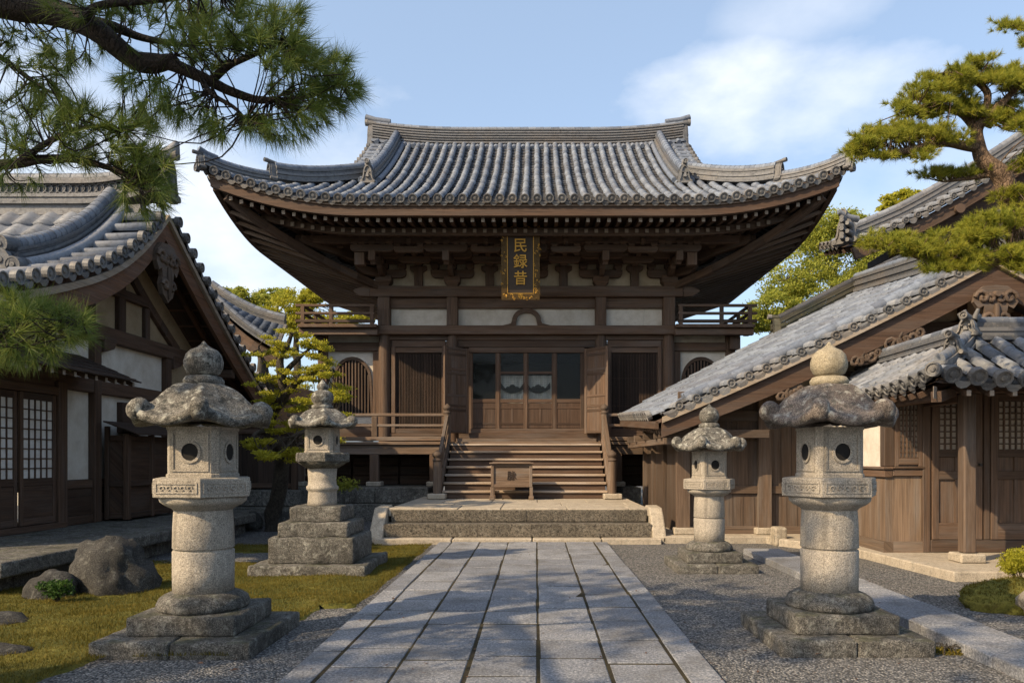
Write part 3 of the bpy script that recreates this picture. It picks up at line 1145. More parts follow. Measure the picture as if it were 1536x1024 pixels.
# ---- eaves
ev = MB()
N = 48
def eave_band(mb, y, z0, z1, th, mat, inset=0.0):
    """curved board under the eave, front and both sides, following the lifted corners"""
    X = HX - (y - YE)
    A = [V((-X + 2 * X * i / N, y, lift(-X + 2 * X * i / N))) for i in range(N + 1)]
    vs = []
    for p in A:
        for yy in (y, y + th):
            for z in (z0, z1):
                vs.append((p.x, yy, p.z + z))
    fs = []
    for i in range(N):
        a, b = i * 4, (i + 1) * 4
        fs += [(a, b, b + 1, a + 1), (a + 2, a + 3, b + 3, b + 2), (a + 1, b + 1, b + 3, a + 3), (a, a + 2, b + 2, b)]
    fs += [(0, 1, 3, 2), (N * 4, N * 4 + 2, N * 4 + 3, N * 4 + 1)]
    mb.add(vs, fs, mat, False, (1, 0, 0))
    for sx in (-1, 1):
        vs = []
        for i in range(N + 1):
            yy = y + th + 0.002 + (2 * (YR - y) - 2 * th) * i / N
            for xx in (X, X - th):
                for z in (z0, z1):
                    vs.append((sx * xx, yy, side_lift(yy) + z))
        mb.add(vs, fs, mat, False, (0, 1, 0))


eave_band(ev, YE + 0.05, 7.70, 7.755, 0.12, 1)
eave_band(ev, YE + 0.09, 7.475, 7.697, 0.14, 2)
eave_band(ev, YE + 0.12, 7.757, 7.87, 0.12, 0)
eave_band(ev, YE + 1.0, 7.27, 7.46, 0.12, 0)
ev.build('eave_board', ['wood_mid', 'wood_stair', 'wood_dark'], T, 0.006)

so = MB()
# front soffit boards
def soffit(x, y):
    return 7.54 + 0.12 * (y - YE) + lift(x, (y - YE) * 0.8)


so.grid(lambda a, b: V(((a * 2 - 1) * (HX - 0.1 - b * 3.6), YE + 0.12 + b * 3.6, soffit((a * 2 - 1) * (HX - 0.1 - b * 3.6), YE + 0.12 + b * 3.6))), 40, 6, 0, True, (1, 0, 0))
SIDE_IN, SIDE_Z = 4.2, 6.55
def side_soffit(x, y):
    """outer edge at the eave board, sloping down to the wall"""
    k = (HX - 0.1 - abs(x)) / (HX - 0.1 - SIDE_IN)
    return (7.60 + side_lift(y)) * (1 - k) + SIDE_Z * k


for sx in (-1, 1):
    so.grid(lambda a, b: V((sx * (HX - 0.1 - b * min(3.55, max(0.0, min(YE + 0.12 + a * 13.76 - YE, YB - YE - 0.12 - a * 13.76)))), YE + 0.12 + a * 13.76,
                            side_soffit(HX - 0.1 - b * min(3.55, max(0.0, min(0.12 + a * 13.76, 13.88 - a * 13.76))), YE + 0.12 + a * 13.76))), 60, 6, 0, True, (0, 1, 0))
so.build('soffit', 'wood_black', T)  # blackened boards put the shade between the rafters into the colour

ra = MB()
sp_ = 0.257
for i in range(-28, 29):
    x = i * sp_
    if abs(x) > HX - 0.45:
        continue
    yin = min(22.0, YE + HX - abs(x) - 0.05)
    # flying rafter
    if yin > YE + 0.4:
        y0, y1 = YE + 0.26, min(yin, 20.6)
        z = lambda y: 7.425 + 0.13 * (y - YE - 0.26) + lift(x, (y - YE) * 0.8)
        ra.beam((x, y0, z(y0)), (x, y1, z(y1)), 0.085, 0.10, mat=0)
        ra.box(x - 0.041, x + 0.041, y0 - 0.006, y0 - 0.0005, z(y0) - 0.048, z(y0) + 0.048, 1)
    if yin > YE + 1.4:
        y0, y1 = YE + 0.95, yin
        z = lambda y: 7.37 + 0.15 * (y - YE - 0.95) + lift(x, (y - YE) * 0.8)
        ra.beam((x, y0, z(y0)), (x, y1, z(y1)), 0.095, 0.115, mat=0)
        ra.box(x - 0.045, x + 0.045, y0 - 0.006, y0 - 0.0005, z(y0) - 0.054, z(y0) + 0.054, 1)
ra.build('front_rafters', ['wood_dark', 'end_white'], T)
for sx in (-1, 1):
    rs = MB()
    for i in range(56):
        y = YE + 1.05 + i * 0.47
        if y > YB - 0.3:
            break
        depth = min(3.55, y - YE, YB - y)
        x0, x1 = HX - 0.2, HX - 0.1 - depth
        if x0 - x1 < 0.15:
            continue
        xm = HX - 1.1
        a, b = V((sx * x0, y, side_soffit(x0, y) - 0.07)), V((sx * x1, y, side_soffit(x1, y) - 0.07))
        rs.beam(a + V((0, 0, 0.015)), b + V((0, 0, 0.015)), 0.12, 0.085, mat=0)
        if False:
            a2 = V((sx * xm, y, side_soffit(xm, y) - 0.17))
            rs.beam(a2, b - V((0, 0, 0.10)), 0.085, 0.11, mat=0)
    rs.build('side_rafters', 'wood_stair', T)  # paler timber makes the rafters read as lit lines
for sx in (-1, 1):
    hr = MB()
    # hip rafter and the board that closes the step between the two soffits
    a = V((sx * (HX - 0.25), YE + 0.25, 7.72 + 0.62))
    b = V((sx * 4.25, YE + 3.6, 6.75))
    c1 = V((sx * 6.2, YE + 1.65, 7.60))
    hp = []
    for i in range(10):
        dd_ = 0.3 + 3.3 * i / 9
        hp.append(V((sx * (HX - 0.1 - dd_), YE + dd_, side_soffit(HX - 0.1 - dd_, YE + dd_) - 0.06)))
    for q0, q1 in zip(hp[:-1], hp[1:]):
        hr.beam(q0, q1 + (q1 - q0) * 0.02, 0.15, 0.20)
    d = (b - a)
    vs = [a + V((0, 0, 0.1)), c1, b, V((b.x, b.y, 7.95)), V((c1.x, c1.y, 7.78 + lift(6.2, 1.3)))]
    hr.add(vs, [(0, 1, 4), (1, 2, 3, 4)], 0, False, (0, 0, 1))
    hr.obox(a + V((sx * 0.03, -0.03, -0.02)), V((sx, -1, 0)).normalized() * 0.02, V((1, sx, 0)).normalized() * 0.10, (0, 0, 0.13), 0)
    for xx, zz in ():
        hr.beam((sx * xx, YE + HX - xx + 0.2, zz - 0.12), (sx * xx, YB - 2, zz - 0.12), 0.14, 0.16)
    hr.build('hip_rafter', 'wood_mid', T, 0.008)

# ---- body
YW = 22.0
fl = MB()
# front purlins carried by the brackets
fl.box(-6.1, 6.1, 20.28, 20.46, 7.29, 7.50)
fl.box(-5.0, 5.0, 21.1, 21.26, 7.38, 7.56)
fl.build('purlin', 'wood_dark', T, 0.01)

wl = MB()
wl.box(-4.05, 4.05, YW + 0.10, YW + 0.2, 6.48, 7.95, 0)
wl.box(-4.05, 4.05, YW + 0.10, YW + 0.2, 5.38, 5.95, 1)
for sx in (-1, 1):
    wl.box(sx * 4.0, sx * 4.14, YW + 0.2, 29, 2.2, 7.6, 0)
wl.build('plaster_wall', ['plaster_warm', 'plaster'], T)
dkw = MB()
dkw.box(-4.1, 4.1, 21.3, 21.98, 7.62, 7.72)
dkw.box(-4.1, 4.1, YW + 0.02, YW + 0.09, 7.20, 7.9)
dkw.box(-4.1, 4.1, YW - 0.16, YW + 0.015, 7.26, 7.42)
dkw.build('cover_board', 'wood_dark', T)

bm = MB()
bm.box(-4.45, 4.45, YW - 0.2, YW + 0.1, 6.20, 6.50)          # plate below the brackets
bm.box(-4.06, 4.06, YW - 0.02, YW + 0.12, 5.90, 6.195)
bm.box(-4.55, 4.55, YW - 0.24, YW + 0.14, 5.12, 5.37)        # deep girder over the ground floor
bm.box(-4.06, 4.06, YW - 0.06, YW + 0.08, 4.98, 5.117)
bm.box(-2.05, 2.05, YW - 0.02, YW + 0.1, 4.78, 4.975)
bm.box(-4.06, 4.06, YW - 0.06, YW + 0.08, 2.16, 2.32)
bm.build('tie_beam', 'wood_mid', T, 0.012)
for sx in (-1, 1):
    ns = MB()                                                 # carved nosing at the beam end
    ns.prism([(0, 0.0), (0.28, 0.02), (0.42, 0.10), (0.5, 0.17), (0.40, 0.24), (0.2, 0.30), (0, 0.30)], (sx * 4.46, YW - 0.16, 6.2), (sx, 0, 0), (0, 0, 1), (0, 0.2, 0))
    ns.build('beam_nosing', 'wood_mid', T, 0.012)

for x in (-4.07, -2.12, 2.12, 4.07):
    cb = MB()
    r = 0.175 if abs(x) > 3 else 0.16
    cb.tube([(x, YW, 2.0), (x, YW, 3.5), (x, YW, 4.8), (x, YW, 5.12)], [r, r, r * 0.985, r * 0.93], 24, 0)
    cb.build('column', 'wood_mid', T)
    cb = MB()
    cb.box(x - r * 0.98, x + r * 0.98, YW - 0.17, YW + 0.15, 5.37, 6.2)
    cb.build('upper_post', 'wood_mid', T, 0.02)


def hijiki(mb, c, half, h, dep, axis, mat=0):
    """bracket arm: flat top, ends curved up from below"""
    pts = []
    for i in range(6):
        a = i / 5 * math.pi / 2
        pts.append((half - 0.16 * (1 - math.sin(a)) - 0.02, h * 0.62 * (1 - math.cos(a))))
    poly = [(-x, y) for x, y in pts[::-1]][0:0]
    right = [(half * 0.55, 0)] + [(half * 0.72 + half * 0.28 * math.sin(a * math.pi / 10), h * 0.55 * (1 - math.cos(a * math.pi / 10))) for a in range(1, 6)] + [(half, h)]
    left = [(-x, y) for x, y in right[::-1]]
    ax = V(axis).normalized()
    sd_ = V((ax.y, -ax.x, 0))
    mb.prism(left + right, V(c) - sd_ * dep / 2, ax, (0, 0, 1), sd_ * dep, mat)


def masu(mb, c, w, h, mat=0, axis=(1, 0, 0)):
    """bearing block: square cushion, lower part tapered"""
    c = V(c)
    ax = V(axis).normalized()
    ay = V((-ax.y, ax.x, 0))
    vs = []
    for k, z in ((0.62, 0), (0.72, h * 0.2), (1.0, h * 0.45), (1.0, h)):
        for a, b in ((-1, -1), (1, -1), (1, 1), (-1, 1)):
            vs.append(c + ax * (a * w / 2 * k) + ay * (b * w / 2 * k) + V((0, 0, z)))
    fs = [(i * 4 + q, i * 4 + (q + 1) % 4, (i + 1) * 4 + (q + 1) % 4, (i + 1) * 4 + q) for i in range(3) for q in range(4)]
    fs += [(3, 2, 1, 0), (12, 13, 14, 15)]
    mb.add(vs, fs, mat, False, (1, 0, 0))


def bracket(x, corner=0):
    mb = MB()
    y = YW - 0.03
    masu(mb, (x, y, 6.50), 0.46, 0.25)
    hijiki(mb, (x, y, 6.72), 0.62, 0.19, 0.15, (1, 0, 0))
    for o in (-0.5, 0, 0.5):
        masu(mb, (x + o, y, 6.905), 0.23, 0.16)
    hijiki(mb, (x, y, 7.06), 0.85, 0.17, 0.14, (1, 0, 0))
    # first step outwards
    mb.prism([(0, 0), (0.45, 0.0), (0.72, 0.09), (0.78, 0.2), (0.5, 0.2), (0, 0.2)], (x - 0.075, y, 6.71), (0, -1, 0), (0, 0, 1), (0.15, 0, 0))
    masu(mb, (x, y - 0.68, 6.91), 0.23, 0.16)
    hijiki(mb, (x, y - 0.68, 7.05), 0.62, 0.18, 0.14, (1, 0, 0))
    for o in (-0.5, 0.5):
        masu(mb, (x + o, y - 0.68, 7.225), 0.2, 0.12)
    # second step and tail piece
    mb.prism([(0, 0), (1.1, 0.0), (1.36, 0.09), (1.42, 0.19), (0, 0.19)], (x - 0.07, y, 7.03), (0, -1, 0), (0, 0, 1), (0.14, 0, 0))
    masu(mb, (x, y - 1.3, 7.04 + 0.17), 0.22, 0.13)
    mb.prism([(0.2, 0.0), (1.55, -0.30), (1.62, -0.24), (1.62, -0.12), (0.2, 0.2)], (x - 0.07, y, 7.02), (0, -1, 0), (0, 0, 1), (0.14, 0, 0))
    hijiki(mb, (x, y - 1.62, 6.98), 0.58, 0.17, 0.14, (1, 0, 0))
    for o in (-0.46, 0, 0.46):
        masu(mb, (x + o, y - 1.62, 7.14), 0.2, 0.12)
    mb.box(x - 0.09, x + 0.09, y - 1.75, y - 1.6, 6.78, 7.0)
    if corner:
        dg = V((corner, -1, 0)).normalized()
        sd_ = V((dg.y, -dg.x, 0))
        for k, (ln, z) in enumerate(((0.95, 6.71), (1.6, 6.98), (2.35, 7.16))):
            o = V((x, y, z))
            mb.prism([(0, 0), (ln * 0.75, 0.0), (ln * 0.95, 0.09), (ln, 0.2), (0, 0.2)], o - sd_ * 0.08, dg, (0, 0, 1), sd_ * 0.16)
            masu(mb, o + dg * (ln - 0.1) + V((0, 0, 0.19)), 0.24, 0.15, 0, dg)
            if k < 2:
                hijiki(mb, o + dg * (ln - 0.1) + V((0, 0, 0.33)), 0.55, 0.16, 0.13, (1, 0, 0))
        mb.prism([(0, 0), (2.5, 0.22), (2.62, 0.3), (2.6, 0.42), (0, 0.2)], V((x, y, 6.9)) - sd_ * 0.08, dg, (0, 0, 1), sd_ * 0.16)
        # arms to the side
        for ln, z in ((0.8, 6.71), (1.35, 7.03)):
            mb.prism([(0, 0), (ln * 0.7, 0.0), (ln * 0.93, 0.09), (ln, 0.19), (0, 0.19)], (x, y - 0.07, z), (corner, 0, 0), (0, 0, 1), (0, 0.14, 0))
            masu(mb, (x + corner * (ln - 0.1), y, z + 0.18), 0.22, 0.14)
            hijiki(mb, (x + corner * (ln - 0.1), y, z + 0.31), 0.5, 0.15, 0.13, (0, 1, 0))
        mb.box(x + corner * 0.35 - 0.13, x + corner * 0.35 + 0.13, y - 1.62, y - 1.38, 6.7, 7.55)
    # lower row of arms parallel to the wall on the first step, and little blocks between
    hijiki(mb, (x, y - 0.68, 7.21), 0.86, 0.13, 0.12, (1, 0, 0))
    for o in (-0.28, 0.28):
        masu(mb, (x + o, y - 1.62, 7.125), 0.16, 0.1)
    mb.v = [V((p.x, p.y, 6.5 + (p.z - 6.5) * 1.17)) for p in mb.v]
    return mb.build('bracket_set', 'wood_mid', T, 0.008)


for x, cn in ((-4.07, -1), (-2.12, 0), (0, 0), (2.12, 0), (4.07, 1)):
    bracket(x, cn)
for x in (-3.1, -1.06, 1.06, 3.1):
    st = MB()
    st.prism([(-0.12, 0), (0.12, 0), (0.12, 0.42), (0.24, 0.5), (0.24, 0.6), (-0.24, 0.6), (-0.24, 0.5), (-0.12, 0.42)], (x, YW - 0.06, 6.5), (1, 0, 0), (0, 0, 1), (0, 0.14, 0), 0, (0, 0, 1))
    st.build('strut', 'wood_mid', T, 0.01)
    sa = MB()
    y = YW - 0.03
    masu(sa, (x, y, 7.10), 0.26, 0.16)
    hijiki(sa, (x, y - 0.68, 7.02), 0.44, 0.18, 0.13, (1, 0, 0))
    for o in (-0.34, 0, 0.34):
        masu(sa, (x + o, y - 0.68, 7.2), 0.19, 0.13)
    hijiki(sa, (x, y - 1.62, 7.05), 0.40, 0.16, 0.13, (1, 0, 0))
    for o in (-0.3, 0.3):
        masu(sa, (x + o, y - 1.62, 7.19), 0.18, 0.11)
    sa.prism([(0, 0), (1.5, 0.05), (1.75, 0.14), (1.78, 0.24), (0, 0.2)], (x - 0.06, y, 7.16), (0, -1, 0), (0, 0, 1), (0.12, 0, 0))
    sa.build('bracket_arm', 'wood_mid', T, 0.008)

# frog-leg strut in the centre panel
kz = MB()
outl, inl = [], []
for i in range(21):
    t = i / 20 * 2 - 1
    a = math.pi * (1 - i / 20)
    w_ = 0.38
    if abs(t) < 0.78:
        aa = math.pi / 2 - t / 0.78 * 1.75
        outl.append((math.cos(aa) * 0.42, 0.17 + math.sin(aa) * 0.36))
        inl.append((math.cos(aa) * 0.29, 0.17 + math.sin(aa) * 0.24))
    else:
        s_ = 1 if t > 0 else -1
        q = (abs(t) - 0.78) / 0.22
        outl.append((s_ * (0.42 + 0.32 * q), 0.10 - 0.075 * q))
        inl.append((s_ * (0.28 + 0.45 * q), 0.0))
kz.ring(outl, inl, (0, YW - 0.02, 5.372), (1, 0, 0), (0, 0, 1), (0, 0.1, 0), 0, None, False)
kz.build('frog_leg_strut', 'wood_mid', T, 0.006)

# ground floor: slatted panels left and right
for sx in (-1, 1):
    lp = MB()
    xa, xb = sx * 3.76, sx * 2.42
    x0, x1 = min(xa, xb), max(xa, xb)
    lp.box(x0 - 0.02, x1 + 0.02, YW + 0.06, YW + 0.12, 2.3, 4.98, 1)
    ns_ = 30
    for i in range(ns_):
        x = x0 + 0.03 + (x1 - x0 - 0.06) * i / (ns_ - 1)
        lp.box(x - 0.012, x + 0.012, YW - 0.0, YW + 0.05, 2.42, 4.62, 0)
    for z in (3.1, 3.9):
        lp.box(x0, x1, YW + 0.045, YW + 0.058, z - 0.02, z + 0.02, 0)
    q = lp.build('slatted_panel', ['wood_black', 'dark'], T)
    fr = MB()
    for x in (x0 - 0.05, x1 + 0.05):
        fr.box(x - 0.055, x + 0.055, YW - 0.07, YW + 0.08, 2.32, 4.78)
    fr.box(x0 + 0.006, x1 - 0.006, YW - 0.06, YW + 0.08, 4.62, 4.76)
    fr.box(x0 + 0.006, x1 - 0.006, YW - 0.06, YW + 0.08, 2.32, 2.45)
    for x in (x0 - 0.2, x1 + 0.2):
        fr.box(x - 0.09, x + 0.09, YW + 0.0, YW + 0.1, 2.33, 4.97)
    fr.box(x0 - 0.1, x1 + 0.1, YW - 0.02, YW + 0.1, 4.785, 4.97)
    fr.build('panel_frame', 'wood_mid', q, 0.008)

# glazed sliding doors
fw = MB()
xs = [-1.62, -0.82, -0.02, 0.80, 1.62]
dr = MB()
for x in xs:
    dr.box(x - 0.045, x + 0.045, YW + 0.0, YW + 0.1, 2.33, 4.62)
dr.box(-1.66, 1.66, YW - 0.03, YW + 0.12, 4.625, 4.775)
dr.box(-1.66, 1.66, YW - 0.02, YW + 0.11, 2.32, 2.45)
dro = dr.build('door_frame', 'wood_mid', T, 0.008)
for i in range(4):
    x0, x1 = xs[i] + 0.05, xs[i + 1] - 0.05
    dd = MB()
    y0, y1 = YW + 0.02, YW + 0.07
    dd.box(x0, x1, y0, y1, 3.20, 3.30)
    for xx in (x0 + 0.012, x1 - 0.012):
        dd.box(xx - 0.013, xx + 0.013, y0 - 0.004, y1 + 0.004, 2.455, 4.615)
    dd.box(x0, x1, y0 + 0.015, y1 - 0.015, 2.46, 3.19)
    dd.box(x0, x1, y0 + 0.003, y1, 2.56, 2.62)
    dd.box(x0, x1, y0 + 0.003, y1, 3.02, 3.07)
    xm = (x0 + x1) / 2
    dd.box(xm - 0.03, xm + 0.03, y0 + 0.006, y1, 2.62, 3.02)
    if i in (1, 2):
        dd.box(x0, x1, y0, y1, 4.02, 4.09)
    d_ = dd.build('sliding_door', 'wood_dark', T, 0.006)
    gl = MB()
    gl.box(x0, x1, YW + 0.04, YW + 0.046, 3.30, 4.62)
    gl.build('glass', 'glass', d_)
# fine mullion lattice just behind the upper panes
mg = MB()
for i in range(60):
    x = -1.6 + i * 0.054
    mg.box(x - 0.0018, x + 0.0018, YW + 0.075, YW + 0.083, 3.3, 4.62)
for i in range(24):
    z = 3.3 + i * 0.055
    mg.box(-1.6, 1.6, YW + 0.084, YW + 0.090, z - 0.0018, z + 0.0018)
mg.build('inner_grille', 'wood_black', T)
# white sheet and dark scallops inside, standing in for the panes' bright reflection
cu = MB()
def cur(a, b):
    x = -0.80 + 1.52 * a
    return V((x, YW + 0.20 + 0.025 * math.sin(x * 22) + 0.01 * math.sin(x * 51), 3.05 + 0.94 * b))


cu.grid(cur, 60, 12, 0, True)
cuo = cu.build('pane_reflection', 'reflect_white', T)
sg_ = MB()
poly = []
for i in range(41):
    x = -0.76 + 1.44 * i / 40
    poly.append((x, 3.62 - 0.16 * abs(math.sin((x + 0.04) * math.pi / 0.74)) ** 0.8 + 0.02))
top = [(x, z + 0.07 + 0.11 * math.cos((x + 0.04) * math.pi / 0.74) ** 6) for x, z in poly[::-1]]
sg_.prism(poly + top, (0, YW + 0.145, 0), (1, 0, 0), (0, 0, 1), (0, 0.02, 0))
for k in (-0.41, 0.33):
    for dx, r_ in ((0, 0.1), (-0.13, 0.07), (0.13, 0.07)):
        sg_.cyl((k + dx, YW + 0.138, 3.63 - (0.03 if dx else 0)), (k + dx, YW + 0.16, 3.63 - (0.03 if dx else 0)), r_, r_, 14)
sg_.build('reflection_scallop', 'reflect_dark', cuo)
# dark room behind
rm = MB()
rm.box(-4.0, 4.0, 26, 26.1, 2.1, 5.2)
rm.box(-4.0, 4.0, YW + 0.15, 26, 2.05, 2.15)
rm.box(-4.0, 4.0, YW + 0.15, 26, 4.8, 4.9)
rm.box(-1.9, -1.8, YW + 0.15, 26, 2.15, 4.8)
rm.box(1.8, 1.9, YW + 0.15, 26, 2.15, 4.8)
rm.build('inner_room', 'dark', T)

# folding door leaves standing open
for sx in (-1, 1):
    h0 = V((sx * 1.67, YW - 0.12, 0))
    h1 = V((sx * 2.28, YW - 0.72, 0))
    ax = (h1 - h0)
    ln = ax.length
    ax.normalize()
    nn = V((ax.y, -ax.x, 0))
    if nn.y > 0:
        nn = -nn
    lf = MB()
    z0, z1 = 2.30, 4.72
    lf.obox(h0 + ax * ln / 2 + V((0, 0, (z0 + z1) / 2)), ax * ln / 2, nn * 0.018, V((0, 0, (z1 - z0) / 2)), 0, (0, 0, 1))
    for a in (0.04, ln - 0.04):
        lf.obox(h0 + ax * a + V((0, 0, (z0 + z1) / 2)), ax * 0.045, nn * 0.035, V((0, 0, (z1 - z0) / 2 + 0.004)), 0, (0, 0, 1))
    for z in (z0 + 0.05, 2.95, 3.08, 3.36, 3.98, 4.10, z1 - 0.20, z1 - 0.05):
        lf.obox(h0 + ax * ln / 2 + V((0, 0, z)), ax * (ln / 2 - 0.086), nn * 0.032, V((0, 0, 0.035)), 0, ax)
    for za, zb in ((3.395, 3.945),):
        lf.obox(h0 + ax * ln / 2 + V((0, 0, (za + zb) / 2)), ax * 0.03, nn * 0.03, V((0, 0, (zb - za) / 2)), 0, (0, 0, 1))
    lf.build('door_leaf', 'wood_mid', T, 0.006)

# ---- wings with arched windows, side balconies
for sx in (-1, 1):
    wg = MB()
    a, b = sorted((sx * 4.2, sx * 5.98))
    wg.box(a, b, 22.3, 22.4, 2.2, 4.95, 0)
    wg.box(a, b, 22.3, 22.4, 4.951, 5.2, 0)
    a2, b2 = sorted((sx * 5.88, sx * 5.98))
    wg.box(a2, b2, 22.4, 29, 2.2, 5.2, 0)
    wgo = wg.build('wing_wall', 'plaster', T)
    wf = MB()
    wf.box(sx * 5.9 - 0.13, sx * 5.9 + 0.13, 22.12, 22.42, 2.0, 5.25)
    wf.box(sx * 4.36 - 0.09, sx * 4.36 + 0.09, 22.18, 22.42, 2.2, 4.69)
    a, b = sorted((sx * 4.25, sx * 5.77))
    wf.box(a, b, 22.16, 22.42, 4.70, 4.95)
    wf.box(a, b, 22.18, 22.42, 2.1, 2.6)
    wf.box(a, b, 22.14, 22.44, 5.18, 5.26)
    wf.build('wing_frame', 'wood_mid', T, 0.012)
    # bell-shaped window
    aw = MB()
    def bell(s_, dz=0.0):
        pts = []
        for i in range(25):
            t = i / 24
            a_ = math.pi * t
            x = math.cos(a_) * 0.52
            z = 3.75 + (math.sin(a_) ** 0.85) * 0.72
            pts.append((x * s_, 3.75 + (z - 3.75) * s_))
        return [(0.56 * s_, 2.9 - dz)] + pts + [(-0.56 * s_, 2.9 - dz)]
    cx_ = sx * 5.06
    aw.prism(bell(1.0), (cx_, 22.285, 0), (1, 0, 0), (0, 0, 1), (0, 0.012, 0), 1)  # dark plate laid on the plaster, shade of the opening put into its colour
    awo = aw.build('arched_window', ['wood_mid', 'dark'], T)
    rg = MB()
    rg.ring(bell(1.10, 0.06), bell(0.96, 0.0), (cx_, 22.22, 0), (1, 0, 0), (0, 0, 1), (0, 0.07, 0), 0)
    rg.build('window_frame', 'wood_mid', awo, 0.006)
    ba = MB()
    for i in range(11):
        x = -0.46 + 0.092 * i
        zt = 3.75 + max(0.0, 1 - (x / 0.5) ** 2) ** 0.5 * 0.68
        ba.box(cx_ + x - 0.02, cx_ + x + 0.02, 22.235, 22.275, 2.9, zt)
    ba.build('window_bars', 'wood_mid', awo)
    # balcony
    bc = MB()
    a, b = sorted((sx * 4.2, sx * 6.42))
    bc.box(a, b, 21.5, 30, 5.27, 5.37)
    bc.box(a, b, 21.62, 21.8, 5.08, 5.265)
    for i in range(7):
        bc.box(sx * 6.3 - 0.08, sx * 6.3 + 0.08, 21.9 + i * 1.2, 22.05 + i * 1.2, 5.1, 5.268)
    bc.box(min(sx * 5.8, sx * 6.1), max(sx * 5.8, sx * 6.1), 21.85, 22.1, 4.7, 5.08)
    bco = bc.build('balcony', 'wood_mid', T, 0.012)
    br = MB()
    for z, h in ((5.90, 0.075), (5.68, 0.07), (5.46, 0.09)):
        a, b = sorted((sx * 4.27, sx * 6.5))
        br.box(a, b, 21.56, 21.66, z - h / 2, z + h / 2)
        br.box(sx * 6.3 - 0.05, sx * 6.3 + 0.05, 21.67, 30, z - h / 2 + 0.004, z + h / 2 - 0.004)
    for x in (4.35, 5.5, 6.3):
        br.box(sx * x - 0.055, sx * x + 0.055, 21.562, 21.655, 5.372, 5.90)
    for i in range(5):
        br.box(sx * 6.3 - 0.048, sx * 6.3 + 0.048, 22.8 + i * 1.5, 22.9 + i * 1.5, 5.372, 5.90)
    br.build('balcony_rail', 'wood_mid', bco, 0.012)

# ---- veranda
VY = 20.4
ve = MB()
for sx in (-1, 1):
    a, b = sorted((sx * 2.0, sx * 6.4))
    ve.box(a, b, VY, 22.2, 1.955, 2.04)
    ve.box(a, b, VY + 0.06, VY + 0.24, 1.70, 1.95)
    ve.box(sx * 6.3 - 0.1, sx * 6.3 + 0.1, 22.2, 30, 1.955, 2.04)
ve.box(-1.995, 1.995, VY + 0.05, 22.2, 1.955, 2.035)
ve.box(-1.98, 1.98, 21.6, 21.9, 2.04, 2.16)
veo = ve.build('veranda', 'wood_stair', T, 0.012)
for sx in (-1, 1):
    for x in (2.45, 4.05, 6.1):
        vp = MB()
        vp.box(sx * x - 0.12, sx * x + 0.12, VY + 0.04, VY + 0.28, 0.98, 1.698)
        v_ = vp.build('support_post', 'wood_mid', T, 0.015)
        vs_ = MB()
        vs_.box(sx * x - 0.2, sx * x + 0.2, VY - 0.04, VY + 0.36, 0.85, 0.98)
        vs_.build('base_stone', 'stone_flag', v_, 0.02)
    rl = MB()
    a, b = sorted((sx * 2.16, sx * 6.4))
    rl.box(a, b, VY + 0.10, VY + 0.19, 2.72, 2.80)
    rl.box(a, b, VY + 0.10, VY + 0.18, 2.44, 2.51)
    rl.box(a, b, VY + 0.07, VY + 0.2, 2.06, 2.17)
    for x in (4.05, 6.2):
        rl.box(sx * x - 0.075, sx * x + 0.075, VY + 0.09, VY + 0.195, 2.17, 2.72)
    rl.build('veranda_rail', 'wood_stair', T, 0.014)
uf = MB()
uf.box(-6.0, 6.0, 22.0, 22.15, 0.8, 1.95)
for i, (z0, z1) in enumerate(((0.86, 1.10), (1.12, 1.38), (1.40, 1.62))):
    for sx in (-1, 1):
        for k in range(3):
            x = sx * (2.3 + k * 1.35)
            a, b = sorted((x, x + sx * 1.3))
            uf.box(a, b, 21.8 + i * 0.04, 21.99, z0, z1)
uf.build('underfloor_wall', 'wood_dark', T, 0.01)

# ---- stairs
SY0, SZ0, NST = 18.5, 0.625, 7
rise, run = (1.985 - SZ0) / NST, 1.9 / (NST - 0.5)
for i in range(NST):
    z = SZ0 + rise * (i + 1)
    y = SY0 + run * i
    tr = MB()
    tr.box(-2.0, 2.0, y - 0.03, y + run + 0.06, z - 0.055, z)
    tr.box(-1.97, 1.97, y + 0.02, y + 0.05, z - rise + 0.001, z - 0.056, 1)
    tr.build('tread', ['wood_tread_lit', 'wood_dark'], T, 0.012, 2)  # pale treads over dark risers put light and shade into the colours
for sx in (-1, 1):
    sg = MB()
    a = V((sx * 2.06, SY0 - 0.08, SZ0 + 0.12))
    b = V((sx * 2.06, VY + 0.1, 1.98))
    sg.beam(a, b, 0.09, 0.34)
    sg.build('stringer', 'wood_stair', T, 0.01)
    npx = sx * 2.10
    nw = MB()
    def newel(y, z0, z1, r):
        nw.tube([(npx, y, z0), (npx, y, z1)], [r, r], 16)
        nw.lathe([(r, 0), (r * 1.12, 0.02), (r * 1.12, 0.05), (r * 0.85, 0.07), (r * 0.85, 0.10), (r * 1.15, 0.13), (r * 1.2, 0.17), (r * 1.0, 0.21), (r * 0.55, 0.24), (0.012, 0.28)], (npx, y, z1), 16)
    newel(SY0 - 0.1, SZ0 + 0.13, 1.52, 0.10)
    newel(VY + 0.08, 1.98, 2.78, 0.095)
    # sloping rails
    for z, h in ((0.72, 0.10), (0.46, 0.07), (0.20, 0.12)):
        nw.beam((npx, SY0 - 0.0, SZ0 + z + 0.06), (npx, VY + 0.02, 1.98 + z), 0.085, h)
    for k in (0.33, 0.66):
        y = SY0 + (VY - SY0) * k
        z = SZ0 + (1.98 - SZ0) * k
        nw.box(npx - 0.035, npx + 0.035, y - 0.04, y + 0.04, z + 0.22, z + 0.72)
    so_ = nw.build('stair_rail', 'wood_stair', T, 0.008)
    bs = MB()
    bs.box(npx - 0.22, npx + 0.22, SY0 - 0.32, SY0 + 0.12, SZ0, SZ0 + 0.13)
    bs.build('base_stone', 'stone_flag', so_, 0.02)
